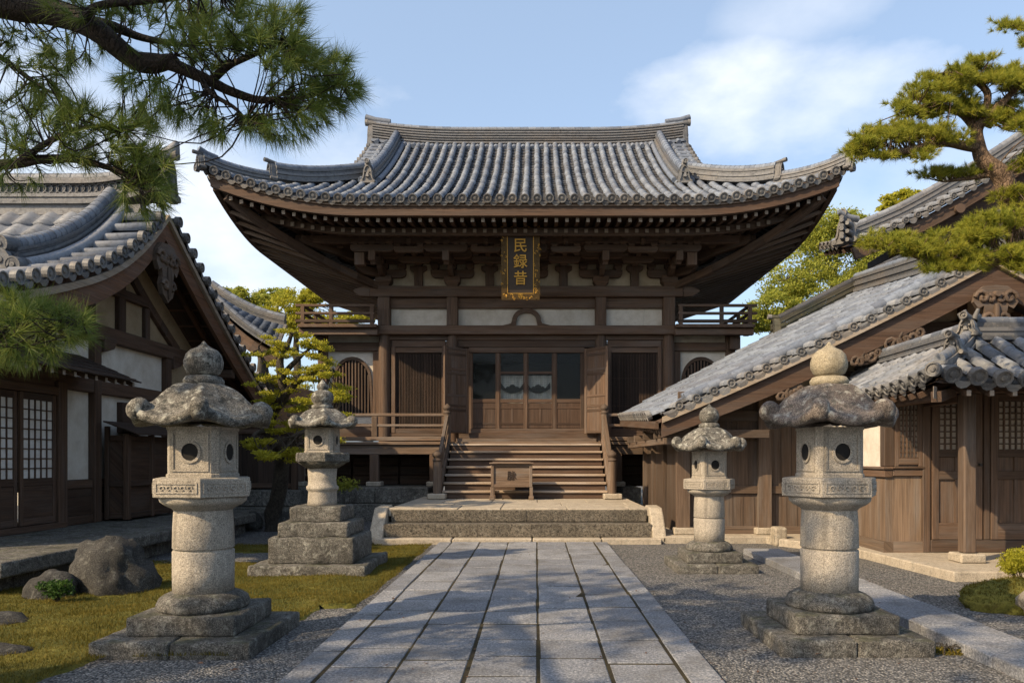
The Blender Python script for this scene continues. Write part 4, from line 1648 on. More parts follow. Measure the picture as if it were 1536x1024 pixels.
# dark filling below the stair and veranda corners
cr_ = MB()
cr_.box(-1.95, 1.95, 20.2, 20.3, 0.7, 1.9)
cr_.build('stair_back', 'wood_dark', T)

# ---- name plaque
PQ = thing('name_plaque', 'black plaque with gilt characters and gilded frame hanging under the temple eaves', 'plaque', (-0.13, 19.96, 6.62))
pc = V((-0.13, 19.80, 6.60))
tilt = R(9)
eu = V((0, -math.sin(tilt), math.cos(tilt)))
en = V((0, -math.cos(tilt), -math.sin(tilt)))
ex = V((1, 0, 0))
pb = MB()
pb.obox(pc, ex * 0.40, eu * 0.80, en * 0.03, 0)
pb.build('board', 'board_black', PQ)
pf = MB()
for sx in (-1, 1):
    pf.obox(pc + ex * (sx * 0.42), ex * 0.075, eu * 0.9, en * 0.05, 1)
    pf.obox(pc + ex * (sx * 0.335) + en * 0.045, ex * 0.008, eu * 0.73, en * 0.01, 0)
for sy in (-1, 1):
    pf.obox(pc + eu * (sy * 0.815), ex * 0.342, eu * 0.08, en * 0.05, 1)
    pf.obox(pc + eu * (sy * 0.735) + en * 0.045, ex * 0.34, eu * 0.008, en * 0.01, 0)
# carved scrollwork: little gilt curls all round
rr = random.Random(4)
for i in range(120):
    sx = -1 if i % 2 else 1
    if i < 84:
        q = pc + ex * (sx * rr.uniform(0.36, 0.495)) + eu * rr.uniform(-0.9, 0.9)
    else:
        q = pc + ex * rr.uniform(-0.36, 0.36) + eu * ((1 if i % 4 < 2 else -1) * rr.uniform(0.765, 0.9))
    q = q + en * 0.05
    a0 = rr.uniform(0, 6.28)
    rad = rr.uniform(0.018, 0.038)
    pts = [q + ex * (math.cos(a0 + t * 0.9) * rad * (1 - t * 0.12)) + eu * (math.sin(a0 + t * 0.9) * rad * (1 - t * 0.12)) for t in range(6)]
    pf.tube(pts, [0.009] * 6, 5, 0 if rr.random() < 0.4 else 1)
for sy, n_ in ((1, 9),):
    pts = [pc + ex * (-0.5 + i / n_) + eu * (sy * (0.92 + 0.035 * math.cos(i * 2.1))) for i in range(n_ + 1)]
    pf.tube(pts, [0.022] * (n_ + 1), 6, 0)
pf.build('gilt_frame', ['gold', 'gold_dark'], PQ)


def writing(body, c, size, ax, up, nrm, depth, mat, parent, name='character'):
    cu_ = bpy.data.curves.new('character', 'FONT')
    cu_.body = body
    cu_.size = size
    cu_.extrude = depth
    cu_.offset = size * 0.007
    cu_.align_x = 'CENTER'
    cu_.align_y = 'CENTER'
    to = bpy.data.objects.new('character', cu_)
    col.objects.link(to)
    bpy.context.view_layer.update()
    dg = bpy.context.evaluated_depsgraph_get()
    me = bpy.data.meshes.new_from_object(to.evaluated_get(dg))
    bpy.data.objects.remove(to)
    if len(me.vertices) == 0:
        return None
    co = [v.co.copy() for v in me.vertices]
    mx = sum((p.x for p in co), 0) / len(co)
    xs_, ys_ = [p.x for p in co], [p.y for p in co]
    mx, my = (min(xs_) + max(xs_)) / 2, (min(ys_) + max(ys_)) / 2
    off = root_loc(parent)
    for v, p in zip(me.vertices, co):
        v.co = V(c) + ax * (p.x - mx) + up * (p.y - my) + nrm * p.z - off
    me.materials.clear()
    me.materials.append(M[mat])
    o = bpy.data.objects.new(name, me)
    col.objects.link(o)
    o.parent = parent
    return o


for ch, q, sz in (('民', 0.47, 0.37), ('録', 0.08, 0.37), ('昔', -0.34, 0.37), ('寺', -0.80, 0.15)):
    writing(ch, pc + eu * q + en * 0.055 + ex * 0.0, sz, ex, eu, en, 0.012, 'gold', PQ)

# ---- offertory box on the podium
OB = thing('offertory_box', 'low wooden offertory box on legs in front of the stairs', 'offertory box', (-0.3, 18.1, 0.625))
ox, oy, oz = -0.30, 17.95, 0.625
o1 = MB()
o1.box(ox - 0.42, ox + 0.42, oy + 0.03, oy + 0.5, oz + 0.36, oz + 0.84)
o1.build('chest', 'wood_stair', OB, 0.006)
o2 = MB()
for x in (-0.45, 0.45):
    o2.box(ox + x - 0.035, ox + x + 0.035, oy - 0.01, oy + 0.07, oz + 0.30, oz + 0.84)
o2.box(ox - 0.412, ox + 0.412, oy - 0.005, oy + 0.028, oz + 0.30, oz + 0.37)
o2.box(ox - 0.412, ox + 0.412, oy - 0.005, oy + 0.028, oz + 0.78, oz + 0.835)
o2.build('front_frame', 'wood_stair', OB, 0.006)
o3 = MB()
o3.box(ox - 0.52, ox + 0.52, oy - 0.06, oy + 0.58, oz + 0.842, oz + 0.875)
for i in range(9):
    o3.box(ox - 0.45, ox + 0.45, oy + 0.02 + i * 0.055, oy + 0.05 + i * 0.055, oz + 0.876, oz + 0.895)
o3.build('lid', 'wood_stair', OB, 0.008)
for x in (-0.46, 0.46):
    for y_ in (0.03, 0.47):
        o4 = MB()
        o4.box(ox + x - 0.04, ox + x + 0.04, oy + y_ - 0.04, oy + y_ + 0.04, oz, oz + 0.298)
        o4.box(ox + x - 0.06, ox + x + 0.06, oy + y_ - 0.06, oy + y_ + 0.06, oz, oz + 0.09)
        o4.build('leg', 'wood_stair', OB, 0.008)
writing('脉', V((ox, oy + 0.022, oz + 0.575)), 0.22, ex, V((0, 0, 1)), V((0, -1, 0)), 0.01, 'wood_black', OB, 'carved_mark')

# ---- stone podium and steps
PD = thing('stone_podium', 'pale granite podium with two broad rough steps at the head of the path', 'podium', (0, 17, 0))
p1 = MB()
rr = random.Random(2)
ys = [14.98, 15.9, 17.0, 18.2, 19.75]
for j in range(4):
    x = -2.62
    while x < 2.5:
        w_ = rr.uniform(0.8, 1.4)
        x2 = min(x + w_, 2.5)
        if 2.5 - x2 < 0.3:
            x2 = 2.5
        p1.box(x, x2 - 0.012, ys[j], ys[j + 1] - 0.008, 0.47, 0.622 + rr.uniform(-0.003, 0.003), 0)
        x = x2
p1.build('paving', 'stone_flag', PD, 0.012)
p2 = MB()
p2.box(-2.58, 2.46, 15.03, 19.7, 0.0, 0.47)
p2.build('core', 'stone_step', PD)
for k, (y0, z0, z1, cuts) in enumerate(((14.99, 0.36, 0.60, (-2.56, 0.1, 2.44)), (14.60, 0.10, 0.352, (-2.62, 2.48)))):
    for a, b in zip(cuts[:-1], cuts[1:]):
        p3 = MB()
        p3.box(a, b - 0.006, y0 - 0.03, 15.03 if k else 15.02, z0, z1 if k else z1 - 0.006)
        p3.build('step', 'stone_step', PD, 0.02, 2)
p4 = MB()
for a, b in ((-2.75, -1.3), (-1.29, 0.2), (0.21, 1.5), (1.51, 2.62)):
    p4.box(a, b - 0.008, 14.27, 14.62, -0.02, 0.098)
p4.build('foot_slab', 'stone_flag', PD, 0.015)
for sx, x0 in ((-1, -2.62), (1, 2.47)):
    p5 = MB()
    xa, xb = (x0 - 0.26, x0) if sx < 0 else (x0, x0 + 0.26)
    prof_ = [(14.42, 0), (14.42, 0.10), (14.5, 0.22), (14.78, 0.50), (14.95, 0.64), (15.5, 0.66), (15.5, 0)]
    p5.prism([(a, b) for a, b in prof_], (xa, 0, 0), (0, 1, 0), (0, 0, 1), (xb - xa, 0, 0))
    p5.build('side_kerb', 'stone_flag', PD, 0.03, 2)

# stone foundation courses on both sides
for sx, lb in ((-1, 'two courses of grey foundation stone left of the podium behind the lantern'), (1, 'foundation stones right of the podium under the tiled eaves')):
    fd = MB()
    rr = random.Random(5 + sx)
    for (z0, z1, y0, xe) in ((-0.02, 0.44, 19.45, 12.0 if sx < 0 else 2.98), (0.445, 0.85, 19.7, 12.0 if sx < 0 else 2.98)):
        x = 2.5
        while x < xe:
            w_ = rr.uniform(0.9, 1.5)
            x2 = min(x + w_, xe)
            a, b = sorted((sx * x, sx * (x2 - 0.01)))
            fd.box(a, b, y0 + rr.uniform(0, 0.02), 22.0, z0, z1)
            x = x2
    tag(fd.build('foundation_wall', 'stone_base', None, 0.02), lb, 'stone wall')


# ================================================================== LEFT BUILDING
LB = thing('side_hall', 'dark timber side hall with white plaster panels and tiled gable at the left edge', 'building', (-9, 14, 0))
LY, LZ, LXG, LXW = 15.1, 6.55, -7.0, -7.9
LSP = 5.7          # half span of the roof
LXE = -15.0        # far end, out of sight


def _interp(d, tab):
    for (a, fa), (b, fb) in zip(tab[:-1], tab[1:]):
        if d <= b:
            break
    return fa + (fb - fa) * (d - a) / (b - a)


_tab = ((0, 0), (0.6, 0.60), (1.26, 1.12), (1.9, 1.51), (2.5, 1.80), (3.47, 2.17), (4.5, 2.50), (5.7, 2.84), (6.5, 3.05))


def lprof(d):
    """height of the front slope at distance d from the ridge (strongly concave)"""
    return LZ - (_interp(d - 0.25, _tab) + _interp(d, _tab) + _interp(d + 0.25, _tab)) / 3 if d > 0.25 else LZ - d * 0.98


def lprofb(d):
    """rear slope, nearly straight"""
    return LZ - 0.68 * d + 0.017 * d * d


def Lf(x, d):
    return V((x, LY - d, lprof(d)))


def Lbk(x, d):
    return V((x, LY + d, lprofb(d)))


lr = MB()
us = [-8.32 - 0.40 * i for i in range(14)]
pantile_field(lr, Lf, us, 0.12, LSP, 0.34, 0.20, 0)
lr.build('roof', ['tile_warm'], LB)
lr = MB()
pantile_field(lr, Lbk, us[:6], 0.25, LSP, 0.45, 0.20, 0)
lr.build('roof', ['tile_warm'], LB)
ld = MB()
for S in (Lf, Lbk):
    ld.grid(lambda a, b: S(-7.05 - a * 7.9, b * LSP) - V((0, 0, 0.13)), 4, 40, 0, True, (0, 1, 0))
    ld.grid(lambda a, b: S(-7.05 - a * 7.9, b * (LSP - 0.1)) - V((0, 0, 0.25)), 4, 40, 0, True, (0, 1, 0))
ld.build('roof_deck', 'wood_dark', LB)
def Lverge(S):
    # u runs down the slope, v runs out to the gable edge
    return lambda u, v: S(-7.75 + v, u) + V((0, 0, 0.02))
for S in (Lf, Lbk):
    SS = Lverge(S)
    lv = MB()
    tile_field(lv, SS, [(0.35 + i * 0.34, 0.0, 0.80) for i in range(16)], 0.8, 0.098, 0.17, dr=1.1)
    lv.build('verge_tiles', ['tile_warm', 'tile_pan', 'tile_disc'], LB)
for S, de in ((Lf, 3.1), (Lbk, 5.4)):
    lk = MB()
    pts = [S(-7.98, 0.2 + (de - 0.2) * i / 20) + V((0, 0, 0.02)) for i in range(21)]
    ridge_stack(lk, pts, 0.36, 0.40, 7, 0, 0.125, 1)
    for o, z_, r_ in ((-0.33, 0.07, 0.095), (0.27, 0.09, 0.10)):
        lk.tube([p + V((o, 0, z_)) for p in pts], [r_] * 21, 10, 1)
    e = pts[-1]
    if S is Lf:
        for o, z, r_ in ((0, 0.42, 0.13), (-0.2, 0.12, 0.12), (0.2, 0.10, 0.12), (0, 0.18, 0.16)):
            lk.cyl(e + V((o, 0.1, z)), e + V((o, -0.22, z - 0.06)), r_, r_, 12, 0)
            disc(lk, e + V((o, -0.2, z - 0.06)), (0, -1, -0.1), r_ * 1.05, 2)
        lk.obox(e + V((0, -0.02, 0.08)), (0.22, 0, 0), (0, 0.10, 0), (0, 0, 0.16), 0)
    lk.build('descending_ridge', ['tile_ridge', 'tile_warm', 'tile_disc'], LB)
lm = MB()
def lrz(x):
    return LZ - 0.02 + 0.30 * max(0, (x + 8.6) / 1.6) ** 2
pts = [V((-14.8 + 7.75 * i / 30, LY, lrz(-14.8 + 7.75 * i / 30))) for i in range(31)]
ridge_stack(lm, pts, 0.22, 0.52, 3, 0, 0.02, 1)
ridge_stack(lm, [p + V((0, 0, 0.40)) for p in pts], 0.14, 0.48, 2, 0, 0.11, 1)
lm.box(-14.8, -7.4, LY - 0.2, LY + 0.2, LZ - 0.22, LZ - 0.02, 0)
# openwork band of linked rings
for i in range(60):
    x = -14.6 + i * 0.125
    if x > -7.1:
        break
    z = lrz(x) + 0.31
    n = 10
    pts2 = [V((x + math.cos(2 * math.pi * k / n) * 0.085, LY - 0.17, z + math.sin(2 * math.pi * k / n) * 0.085)) for k in range(n + 1)]
    lm.tube(pts2, [0.018] * (n + 1), 5, 0, False)
lm.box(-14.8, -7.15, LY - 0.15, LY + 0.15, LZ + 0.19, LZ + 0.4, 0)
e = V((-7.02, LY, lrz(-7.05)))
ogre_tile(lm, e - V((0, 0, 0.12)), (1, 0, 0), 0.85, 0.62, 2, 2)
lm.tube([e + V((-0.5, 0, 0.62)), e + V((0.0, 0, 0.72)), e + V((0.16, 0, 0.85)), e + V((0.22, 0, 1.02))], [0.12, 0.14, 0.13, 0.05], 12, 1)
lm.build('main_ridge', ['tile_ridge', 'tile_warm', 'tile_disc'], LB)
# barge boards: dark inner board, pale strip outside
for S, sgn in ((Lf, -1), (Lbk, 1)):
    lbg = MB()
    n = 34
    top = [(LY + sgn * (LSP + 0.05) * i / n, S(0, (LSP + 0.05) * i / n).z - 0.22) for i in range(n + 1)]
    lbg.ring([(y, z + 0.13) for y, z in top], [(y, z + 0.01) for y, z in top], (LXG - 0.30, 0, 0), (0, 1, 0), (0, 0, 1), (0.24, 0, 0), 0, None, False)
    bot = [(y, z - 0.40 - 0.04 * math.cos(i / n * 3)) for i, (y, z) in enumerate(top)]
    lbg.ring(top, bot, (LXG - 0.10, 0, 0), (0, 1, 0), (0, 0, 1), (0.085, 0, 0), 0, None, False)
    top2 = [(y, z + 0.06) for y, z in top]
    bot2 = [(y, z - 0.055) for y, z in top]
    lbg.ring(top2, bot2, (LXG - 0.02, 0, 0), (0, 1, 0), (0, 0, 1), (0.075, 0, 0), 1, None, False)
    lbg.build('barge_board', ['wood_red', 'wood_pale'], LB)


def gegyo(mb, c, ex_, nrm, w, h, mat=0):
    """carved gable pendant: three drooping lobes with scrolled leaves"""
    ex_, nrm = V(ex_), V(nrm)
    ez = V((0, 0, 1))
    c = V(c)
    right = [(0.0, 0.0), (0.30, -0.02), (0.50, -0.16), (0.56, -0.36), (0.44, -0.50), (0.30, -0.44), (0.27, -0.58), (0.34, -0.72), (0.24, -0.88), (0.10, -0.94), (0.0, -1.0)]
    poly = [(x * w, z * h) for x, z in right] + [(-x * w, z * h) for x, z in right[::-1][1:-1]]
    mb.prism(poly, c, ex_, ez, nrm * 0.09, mat)
    for sx in (-1, 1):
        for (x, z, r_) in ((0.34, -0.27, 0.19), (0.17, -0.72, 0.15), (0.14, -0.30, 0.12)):
            q = c + ex_ * (sx * x * w) + ez * (z * h) + nrm * 0.1
            pts = [q + ex_ * (sx * math.cos(t * 0.7) * r_ * w * (1 - t * 0.085)) + ez * (math.sin(t * 0.7) * r_ * w * (1 - t * 0.085)) for t in range(11)]
            mb.tube(pts, [0.034 * w / 0.6] * 11, 6, mat)
    mb.cyl(c + ez * (-0.2 * h) + nrm * 0.08, c + ez * (-0.2 * h) + nrm * 0.17, 0.10 * w, 0.07 * w, 12, mat)
    pts = [c + ez * (-h * (0.4 + 0.09 * i)) + nrm * 0.11 for i in range(7)]
    mb.tube(pts, [0.055 * w, 0.075 * w, 0.08 * w, 0.075 * w, 0.065 * w, 0.05 * w, 0.02 * w], 8, mat)


lg = MB()
gegyo(lg, (LXG - 0.015, LY - 0.1, 5.78), (0, 1, 0), (1, 0, 0), 0.80, 1.15)
lg.build('gable_pendant', 'wood_board', LB)
# gable end wall
lw = MB()
n = 24
pts = [(LY - 4.7 + 9.4 * i / n, (lprof if i < n / 2 else lprofb)(abs(-4.7 + 9.4 * i / n)) - 0.30) for i in range(n + 1)]
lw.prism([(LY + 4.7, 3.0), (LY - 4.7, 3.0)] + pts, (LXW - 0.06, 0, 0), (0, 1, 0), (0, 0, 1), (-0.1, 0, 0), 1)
lw.box(LXW - 0.16, LXW - 0.06, 9.2, 19.6, 1.1, 2.999, 0)
lw.box(LXW - 0.165, LXW - 0.058, 13.0, 16.9, 3.0, 3.8, 0)
lw.box(-14.5, LXW - 0.17, 19.4, 19.5, 0.4, 3.4, 0)
lw.build('plaster_wall', ['plaster', 'plaster_shade'], LB)
lb_ = MB()
lb_.box(LXW - 0.18, LXW + 0.10, 11.95, 18.6, 3.80, 4.08)
lb_.box(LXW - 0.18, LXW + 0.05, 9.2, 19.7, 2.80, 3.05)
lb_.box(LXW - 0.17, LXW + 0.02, 9.2, 19.7, 1.06, 1.22)
lb_.box(LXW - 0.17, LXW + 0.03, 9.2, 19.7, 0.42, 0.58)
lb_.box(LXW - 0.16, LXW + 0.0, 12.9, 19.6, 0.58, 1.06)
for y in (11.5, 14.2, 16.95, 19.55):
    lb_.box(LXW - 0.17, LXW + 0.07, y - 0.11, y + 0.11, 0.42, 3.80 if y < 17 else 3.0)
# king post, braces and the second tie under the ridge
lb_.box(LXW - 0.17, LXW + 0.04, LY - 0.12, LY + 0.12, 4.09, 5.9)
lb_.box(LXW - 0.16, LXW + 0.05, LY - 1.0, LY + 1.0, 4.75, 4.93)
for sg in (-1, 1):
    pts_ = [V((LXW - 0.03, LY + sg * (0.2 + 2.2 * i / 8), 5.5 - 1.45 * (i / 8) ** 0.85)) for i in range(9)]
    for a, b in zip(pts_[:-1], pts_[1:]):
        lb_.beam(a, b, 0.12, 0.2)
    lb_.box(LXW - 0.16, LXW + 0.03, LY + sg * 1.0 - 0.09, LY + sg * 1.0 + 0.09, 4.09, 4.74)
# bracketed beam ends carrying the overhang
for y in (LY - 3.6, LY, LY + 3.6, LY + 4.9):
    z = (lprof if y < LY else lprofb)(abs(y - LY) + 0.1) - 0.52
    lb_.box(LXW - 0.1, LXG - 0.11, y - 0.1, y + 0.1, z - 0.2, z)
for y in (14.2, 16.95):
    lb_.prism([(0, 0), (0.34, 0.10), (0.42, 0.22), (0.42, 0.3), (0, 0.3)], (LXW + 0.02, y + 0.12, 3.58), (0, 1, 0), (0, 0, 1), (0.1, 0, 0))
lb_.build('timber_frame', 'wood_dark', LB, 0.012)
# rafters below the gable overhang
lf_ = MB()
for S in (Lf, Lbk):
    for x in (-7.2, -7.5):
        for i in range(12):
            a, b = S(x, LSP * i / 12), S(x, LSP * (i + 1) / 12)
            lf_.beam(a - V((0, 0, 0.29)), b - V((0, 0, 0.29)), 0.09, 0.13)
    for i in range(12):
        d = 0.3 + i * 0.46
        p = S(-7.1, d) - V((0, 0, 0.25))
        lf_.beam(p, p - V((0.9, 0, 0)), 0.05, 0.05)
lf_.build('gable_rafters', 'wood_red', LB)

# pent roof over the shoji doors
lp_ = MB()
n = 36
for i in range(n):
    y0 = 8.9 + (13.7 - 8.9) * i / n
    y1 = y0 + (13.7 - 8.9) / n - 0.006
    for k in range(5):
        x0, x1 = LXW + 0.02 + k * 0.215, LXW + 0.02 + (k + 1) * 0.215 + 0.03
        z0, z1 = 3.42 - k * 0.095, 3.42 - (k + 1) * 0.095
        q = random.uniform(0, 0.008)
        lp_.obox(((x0 + x1) / 2, (y0 + y1) / 2, (z0 + z1) / 2 + q), ((x1 - x0) / 2, 0, (z1 - z0) / 2), (0, (y1 - y0) / 2, 0), (0.004, 0, 0.010), 0)
for k in range(5):
    y = 8.9
lpo = lp_.build('pent_roof', ['wood_black'], LB)
lpr = MB()
for i in range(17):
    y = 9.0 + i * 0.285
    lpr.beam((LXW, y, 3.35), (LXG + 0.14, y, 2.90), 0.06, 0.075)
    lpr.box(LXG + 0.146, LXG + 0.155, y - 0.03, y + 0.03, 2.86, 2.935, 1)
lpr.beam((LXG + 0.06, 8.9, 2.995), (LXG + 0.06, 13.7, 2.995), 0.14, 0.03)
lpr.build('pent_rafters', ['wood_dark', 'end_white'], lpo)

# sliding shoji doors
sd0 = MB()
sd0.box(LXW - 0.1, LXW + 0.12, 9.2, 13.15, 2.66, 2.80)
sd0.box(LXW - 0.1, LXW + 0.14, 9.2, 13.15, 0.42, 0.52)
sd0.box(LXW - 0.1, LXW + 0.13, 12.93, 13.17, 0.42, 2.9)
sd0.build('door_surround', 'wood_dark', LB, 0.01)
for i in range(4):
    y0 = 9.3 + i * 0.905
    y1 = y0 + 0.90
    xo = LXW + 0.03 + (0.04 if i % 2 else 0)
    s1 = MB()
    s1.box(xo - 0.02, xo + 0.02, y0, y0 + 0.08, 0.53, 2.65)
    s1.box(xo - 0.02, xo + 0.02, y1 - 0.08, y1, 0.53, 2.65)
    for z0, z1 in ((0.53, 0.64), (1.16, 1.28), (2.54, 2.65)):
        s1.box(xo - 0.019, xo + 0.019, y0 + 0.081, y1 - 0.081, z0, z1)
    s1.box(xo - 0.010, xo + 0.006, y0 + 0.08, y1 - 0.08, 0.64, 1.16)
    s_ = s1.build('shoji_door', 'wood_dark', LB, 0.005)
    s2 = MB()
    for k in range(1, 5):
        y = y0 + 0.08 + (0.74) * k / 5
        s2.box(xo - 0.006, xo + 0.014, y - 0.009, y + 0.009, 1.28, 2.54)
    for k in range(1, 8):
        z = 1.28 + 1.26 * k / 8
        s2.box(xo - 0.005, xo + 0.012, y0 + 0.08, y1 - 0.08, z - 0.009, z + 0.009)
    s2.build('lattice', 'wood_dark', s_)
    s3 = MB()
    s3.box(xo - 0.014, xo - 0.008, y0 + 0.07, y1 - 0.07, 1.27, 2.55)
    s3.build('paper', 'paper', s_)
# small window above the cupboard
lwn = MB()
lwn.box(LXW - 0.1, LXW + 0.06, 15.05, 15.9, 2.1, 2.7)
lwn.build('small_window', 'wood_black', LB, 0.01)

# projecting cupboard by the wall
CB = thing('lean_to_cupboard', 'dark wooden cupboard under its own little plank roof against the left hall', 'cupboard', (-7.6, 15.2, 0.45))
c1 = MB()
c1.box(-7.80, -7.42, 14.42, 16.1, 0.50, 2.02)
c1.build('body', 'wood_dark', CB)
c2 = MB()
for y in (14.40, 15.30, 16.08):
    c2.box(-7.46, -7.36, y - 0.05, y + 0.05, 0.45, 2.06)
c2.box(-7.82, -7.74, 14.36, 14.44, 0.45, 2.2)
for z in (0.52, 1.12, 1.98):
    c2.box(-7.45, -7.37, 14.46, 15.24, z - 0.05, z + 0.05)
    c2.box(-7.45, -7.37, 15.36, 16.02, z - 0.05, z + 0.05)
    c2.box(-7.73, -7.47, 14.37, 14.43, z - 0.05, z + 0.05)
c2.build('frame', 'wood_dark', CB, 0.008)
c3 = MB()
for k in range(3):
    c3.obox((-7.62 + k * 0.19, 15.2, 2.24 - k * 0.07), (0.12, 0, -0.045), (0, 1.02, 0), (0.004, 0, 0.012))
c3.build('plank_roof', 'wood_black', CB, 0.006)
for i in range(6):
    pass

# terrace along the left hall
LT = thing('left_terrace', 'long grey stone terrace along the foot of the left hall', 'terrace', (-6.8, 12.5, 0))
t1 = MB()
ys_ = [8.62, 10.4, 12.3, 14.3, 16.5]
for a, b in zip(ys_[:-1], ys_[1:]):
    t1.box(LXW, -5.74 + random.uniform(-0.01, 0.01), a, b - 0.01, 0.24, 0.425 + random.uniform(-0.003, 0.003))
t1.build('slab', 'stone_base', LT, 0.03, 2)
t2 = MB()
for i in range(8):
    y = 8.75 + i * 0.97
    t2.box(-7.8, -5.98 + random.uniform(-0.02, 0.02), y, y + 0.955, -0.02, 0.237)
t2.box(-9, -7.91, 9, 19.5, 0.0, 0.43)
t2.build('base', 'stone_base', LT, 0.02)
t3 = MB()
t3.box(-8.2, -6.1, 16.52, 19.4, -0.02, 0.36)
t3.build('rear_slab', 'stone_base', LT, 0.03)

# board fence behind the little tree
FE = thing('board_fence', 'dark vertical board fence on a stone footing behind the small tree', 'fence', (-6.9, 20, 0))
f1 = MB()
for i in range(26):
    x = -9.2 + i * 0.135
    f1.box(x, x + 0.128, 19.05, 19.08 + random.uniform(0, 0.008), 0.85, 2.3 + random.uniform(-0.01, 0.01))
f1.build('boards', 'wood_black', FE)
f2 = MB()
f2.box(-9.2, -5.68, 19.0, 19.14, 2.2, 2.32)
f2.box(-9.2, -5.68, 19.0, 19.045, 0.86, 0.98)
for x in (-7.4, -5.72):
    f2.box(x - 0.07, x + 0.07, 18.96, 19.1, 0.8, 2.45)
f2.build('rails', 'wood_dark', FE, 0.01)
f3 = MB()
for i in range(4):
    f3.box(-9.3 + i * 0.96, -9.3 + i * 0.96 + 0.95, 18.7, 19.2, 0.42, 0.82)
    f3.box(-9.6 + i * 1.02, -9.6 + i * 1.02 + 1.01, 18.55, 19.2, -0.02, 0.415)
f3.build('footing', 'stone_base', FE, 0.025)

# small tiled building farther back on the left
RB = thing('back_building', 'small building with blue grey tiled roof far behind the left hall', 'building', (-9, 23, 0))
q00, q01 = P(296, 424, 20.5), P(413, 524, 20.5)
q10, q11 = P(318, 438, 26.0), P(428, 489, 26.0)


def Sb(u, v):
    """u: depth 0..1 scaled by 5.5, v: down the slope 0..3"""
    a, b = u / 5.5, v / 3.0
    p = (q00 * (1 - b) + q01 * b) * (1 - a) + (q10 * (1 - b) + q11 * b) * a
    p.z -= 0.35 * b * (1 - b) * 2
    return p


b1 = MB()
tile_field(b1, Sb, [(0.2 + i * 0.2, 0.0, 3.0) for i in range(27)], 0.3, 0.055, 0.10)
b1.build('roof', ['tile', 'tile_pan', 'tile_disc'], RB)
b2 = MB()
ridge_stack(b2, [Sb(5.5, 3.0 * i / 12) for i in range(13)], 0.30, 0.3, 4, 0, 0.09, 1)
b2.build('ridge', ['tile_ridge', 'tile'], RB)
b2 = MB()
ridge_stack(b2, [Sb(0.1, 3.0 * i / 12) for i in range(13)], 0.18, 0.3, 3, 0, 0.08, 1)
b2.build('ridge', ['tile_ridge', 'tile'], RB)
b3 = MB()
for i in range(10):
    a, b = Sb(0.0, 3.0 * i / 10), Sb(0.0, 3.0 * (i + 1) / 10)
    b3.beam(a - V((0, 0, 0.3)), b - V((0, 0, 0.3)), 0.1, 0.3)
b3.grid(lambda a, b: Sb(a * 5.5, b * 3) - V((0, 0, 0.16)), 3, 8, 0, True, (0, 1, 0))
b3.build('eaves', 'wood_mid', RB)
b4 = MB()
b4.box(-12.5, -7.4, 21.2, 21.35, 0, 3.9)
b4.box(-7.5, -7.35, 21.35, 26.5, 0, 3.9)
b4.box(-12.5, -7.3, 21.1, 21.19, 3.4, 3.65)
b4.box(-7.62, -7.3, 21.05, 21.18, 0, 3.4)
b4.build('wall', 'wood_dark', RB)

# ================================================================== RIGHT BUILDING
RA = thing('right_hall', 'low timber hall with one long sloping tiled roof right of the temple', 'building', (8.5, 15, 0))
RD1, RD2 = 13.9, 19.9
XP, XE_ = 8.56, 2.46


def quad3(x, p):
    (a, fa), (b, fb), (c, fc) = p
    return fa * (x - b) * (x - c) / ((a - b) * (a - c)) + fb * (x - a) * (x - c) / ((b - a) * (b - c)) + fc * (x - a) * (x - b) / ((c - a) * (c - b))


def rz(x, y):
    f = quad3(x, ((2.46, 2.36), (5.66, 3.78), (8.56, 5.27)))
    b = quad3(x, ((2.46, 2.66), (6.67, 4.92), (9.77, 6.45)))
    w = (y - RD1) / (RD2 - RD1)
    return f * (1 - w) + b * w


def Sr(y, d):
    """d: plan distance from the ridge line to the left"""
    return V((XP - d, y, rz(XP - d, y)))


def Srr(y, d):
    return V((XP + d, y, rz(XP - d, y)))


r1 = MB()
DE = XP - XE_
tile_field(r1, Sr, [(RD1 + 0.95 + i * 0.30, 0.1, DE) for i in range(17)], 0.30, 0.085, 0.15)
r1.build('roof', ['tile', 'tile_pan', 'tile_disc'], RA)
r2 = MB()
r2.grid(lambda a, b: Sr(RD1 + 0.06 + a * 5.9, b * (DE - 0.05)) - V((0, 0, 0.14)), 8, 40, 0, True, (1, 0, 0))
r2.grid(lambda a, b: Sr(RD1 + 0.06 + a * 5.9, b * (DE - 0.1)) - V((0, 0, 0.26)), 8, 40, 0, True, (1, 0, 0))
r2.grid(lambda a, b: Srr(RD1 + 0.06 + a * 5.9, b * DE) - V((0, 0, 0.04)), 4, 14, 0, True, (1, 0, 0))
for i in range(22):
    y = RD1 + 0.2 + i * 0.27
    for a, b in ((Sr(y, DE - 0.06), Sr(y, DE - 1.2)),):
        r2.beam(a - V((0, 0, 0.30)), b - V((0, 0, 0.32)), 0.07, 0.09)
r2.beam(Sr(RD1 + 0.1, DE - 0.02) - V((0, 0, 0.17)), Sr(RD2, DE - 0.02) - V((0, 0, 0.17)), 0.06, 0.14)
r2.build('roof_deck', 'wood_mid', RA)
def SV(S):
    return lambda u, v: S(RD1 + 0.62 - v, u) + V((0, 0, 0.02))
r3 = MB()
tile_field(r3, SV(Sr), [(0.35 + i * 0.315, 0.0, 0.66) for i in range(18)], 0.33, 0.076, 0.157, dr=0.98)
r3.build('verge_tiles', ['tile_warm', 'tile_ridge', 'tile_disc'], RA)
r3 = MB()
tile_field(r3, SV(Srr), [(0.35 + i * 0.315, 0.0, 0.66) for i in range(10)], 0.33, 0.082, 0.157, dr=1.12)
r3.build('verge_tiles', ['tile_warm', 'tile_ridge', 'tile_disc'], RA)
r4 = MB()
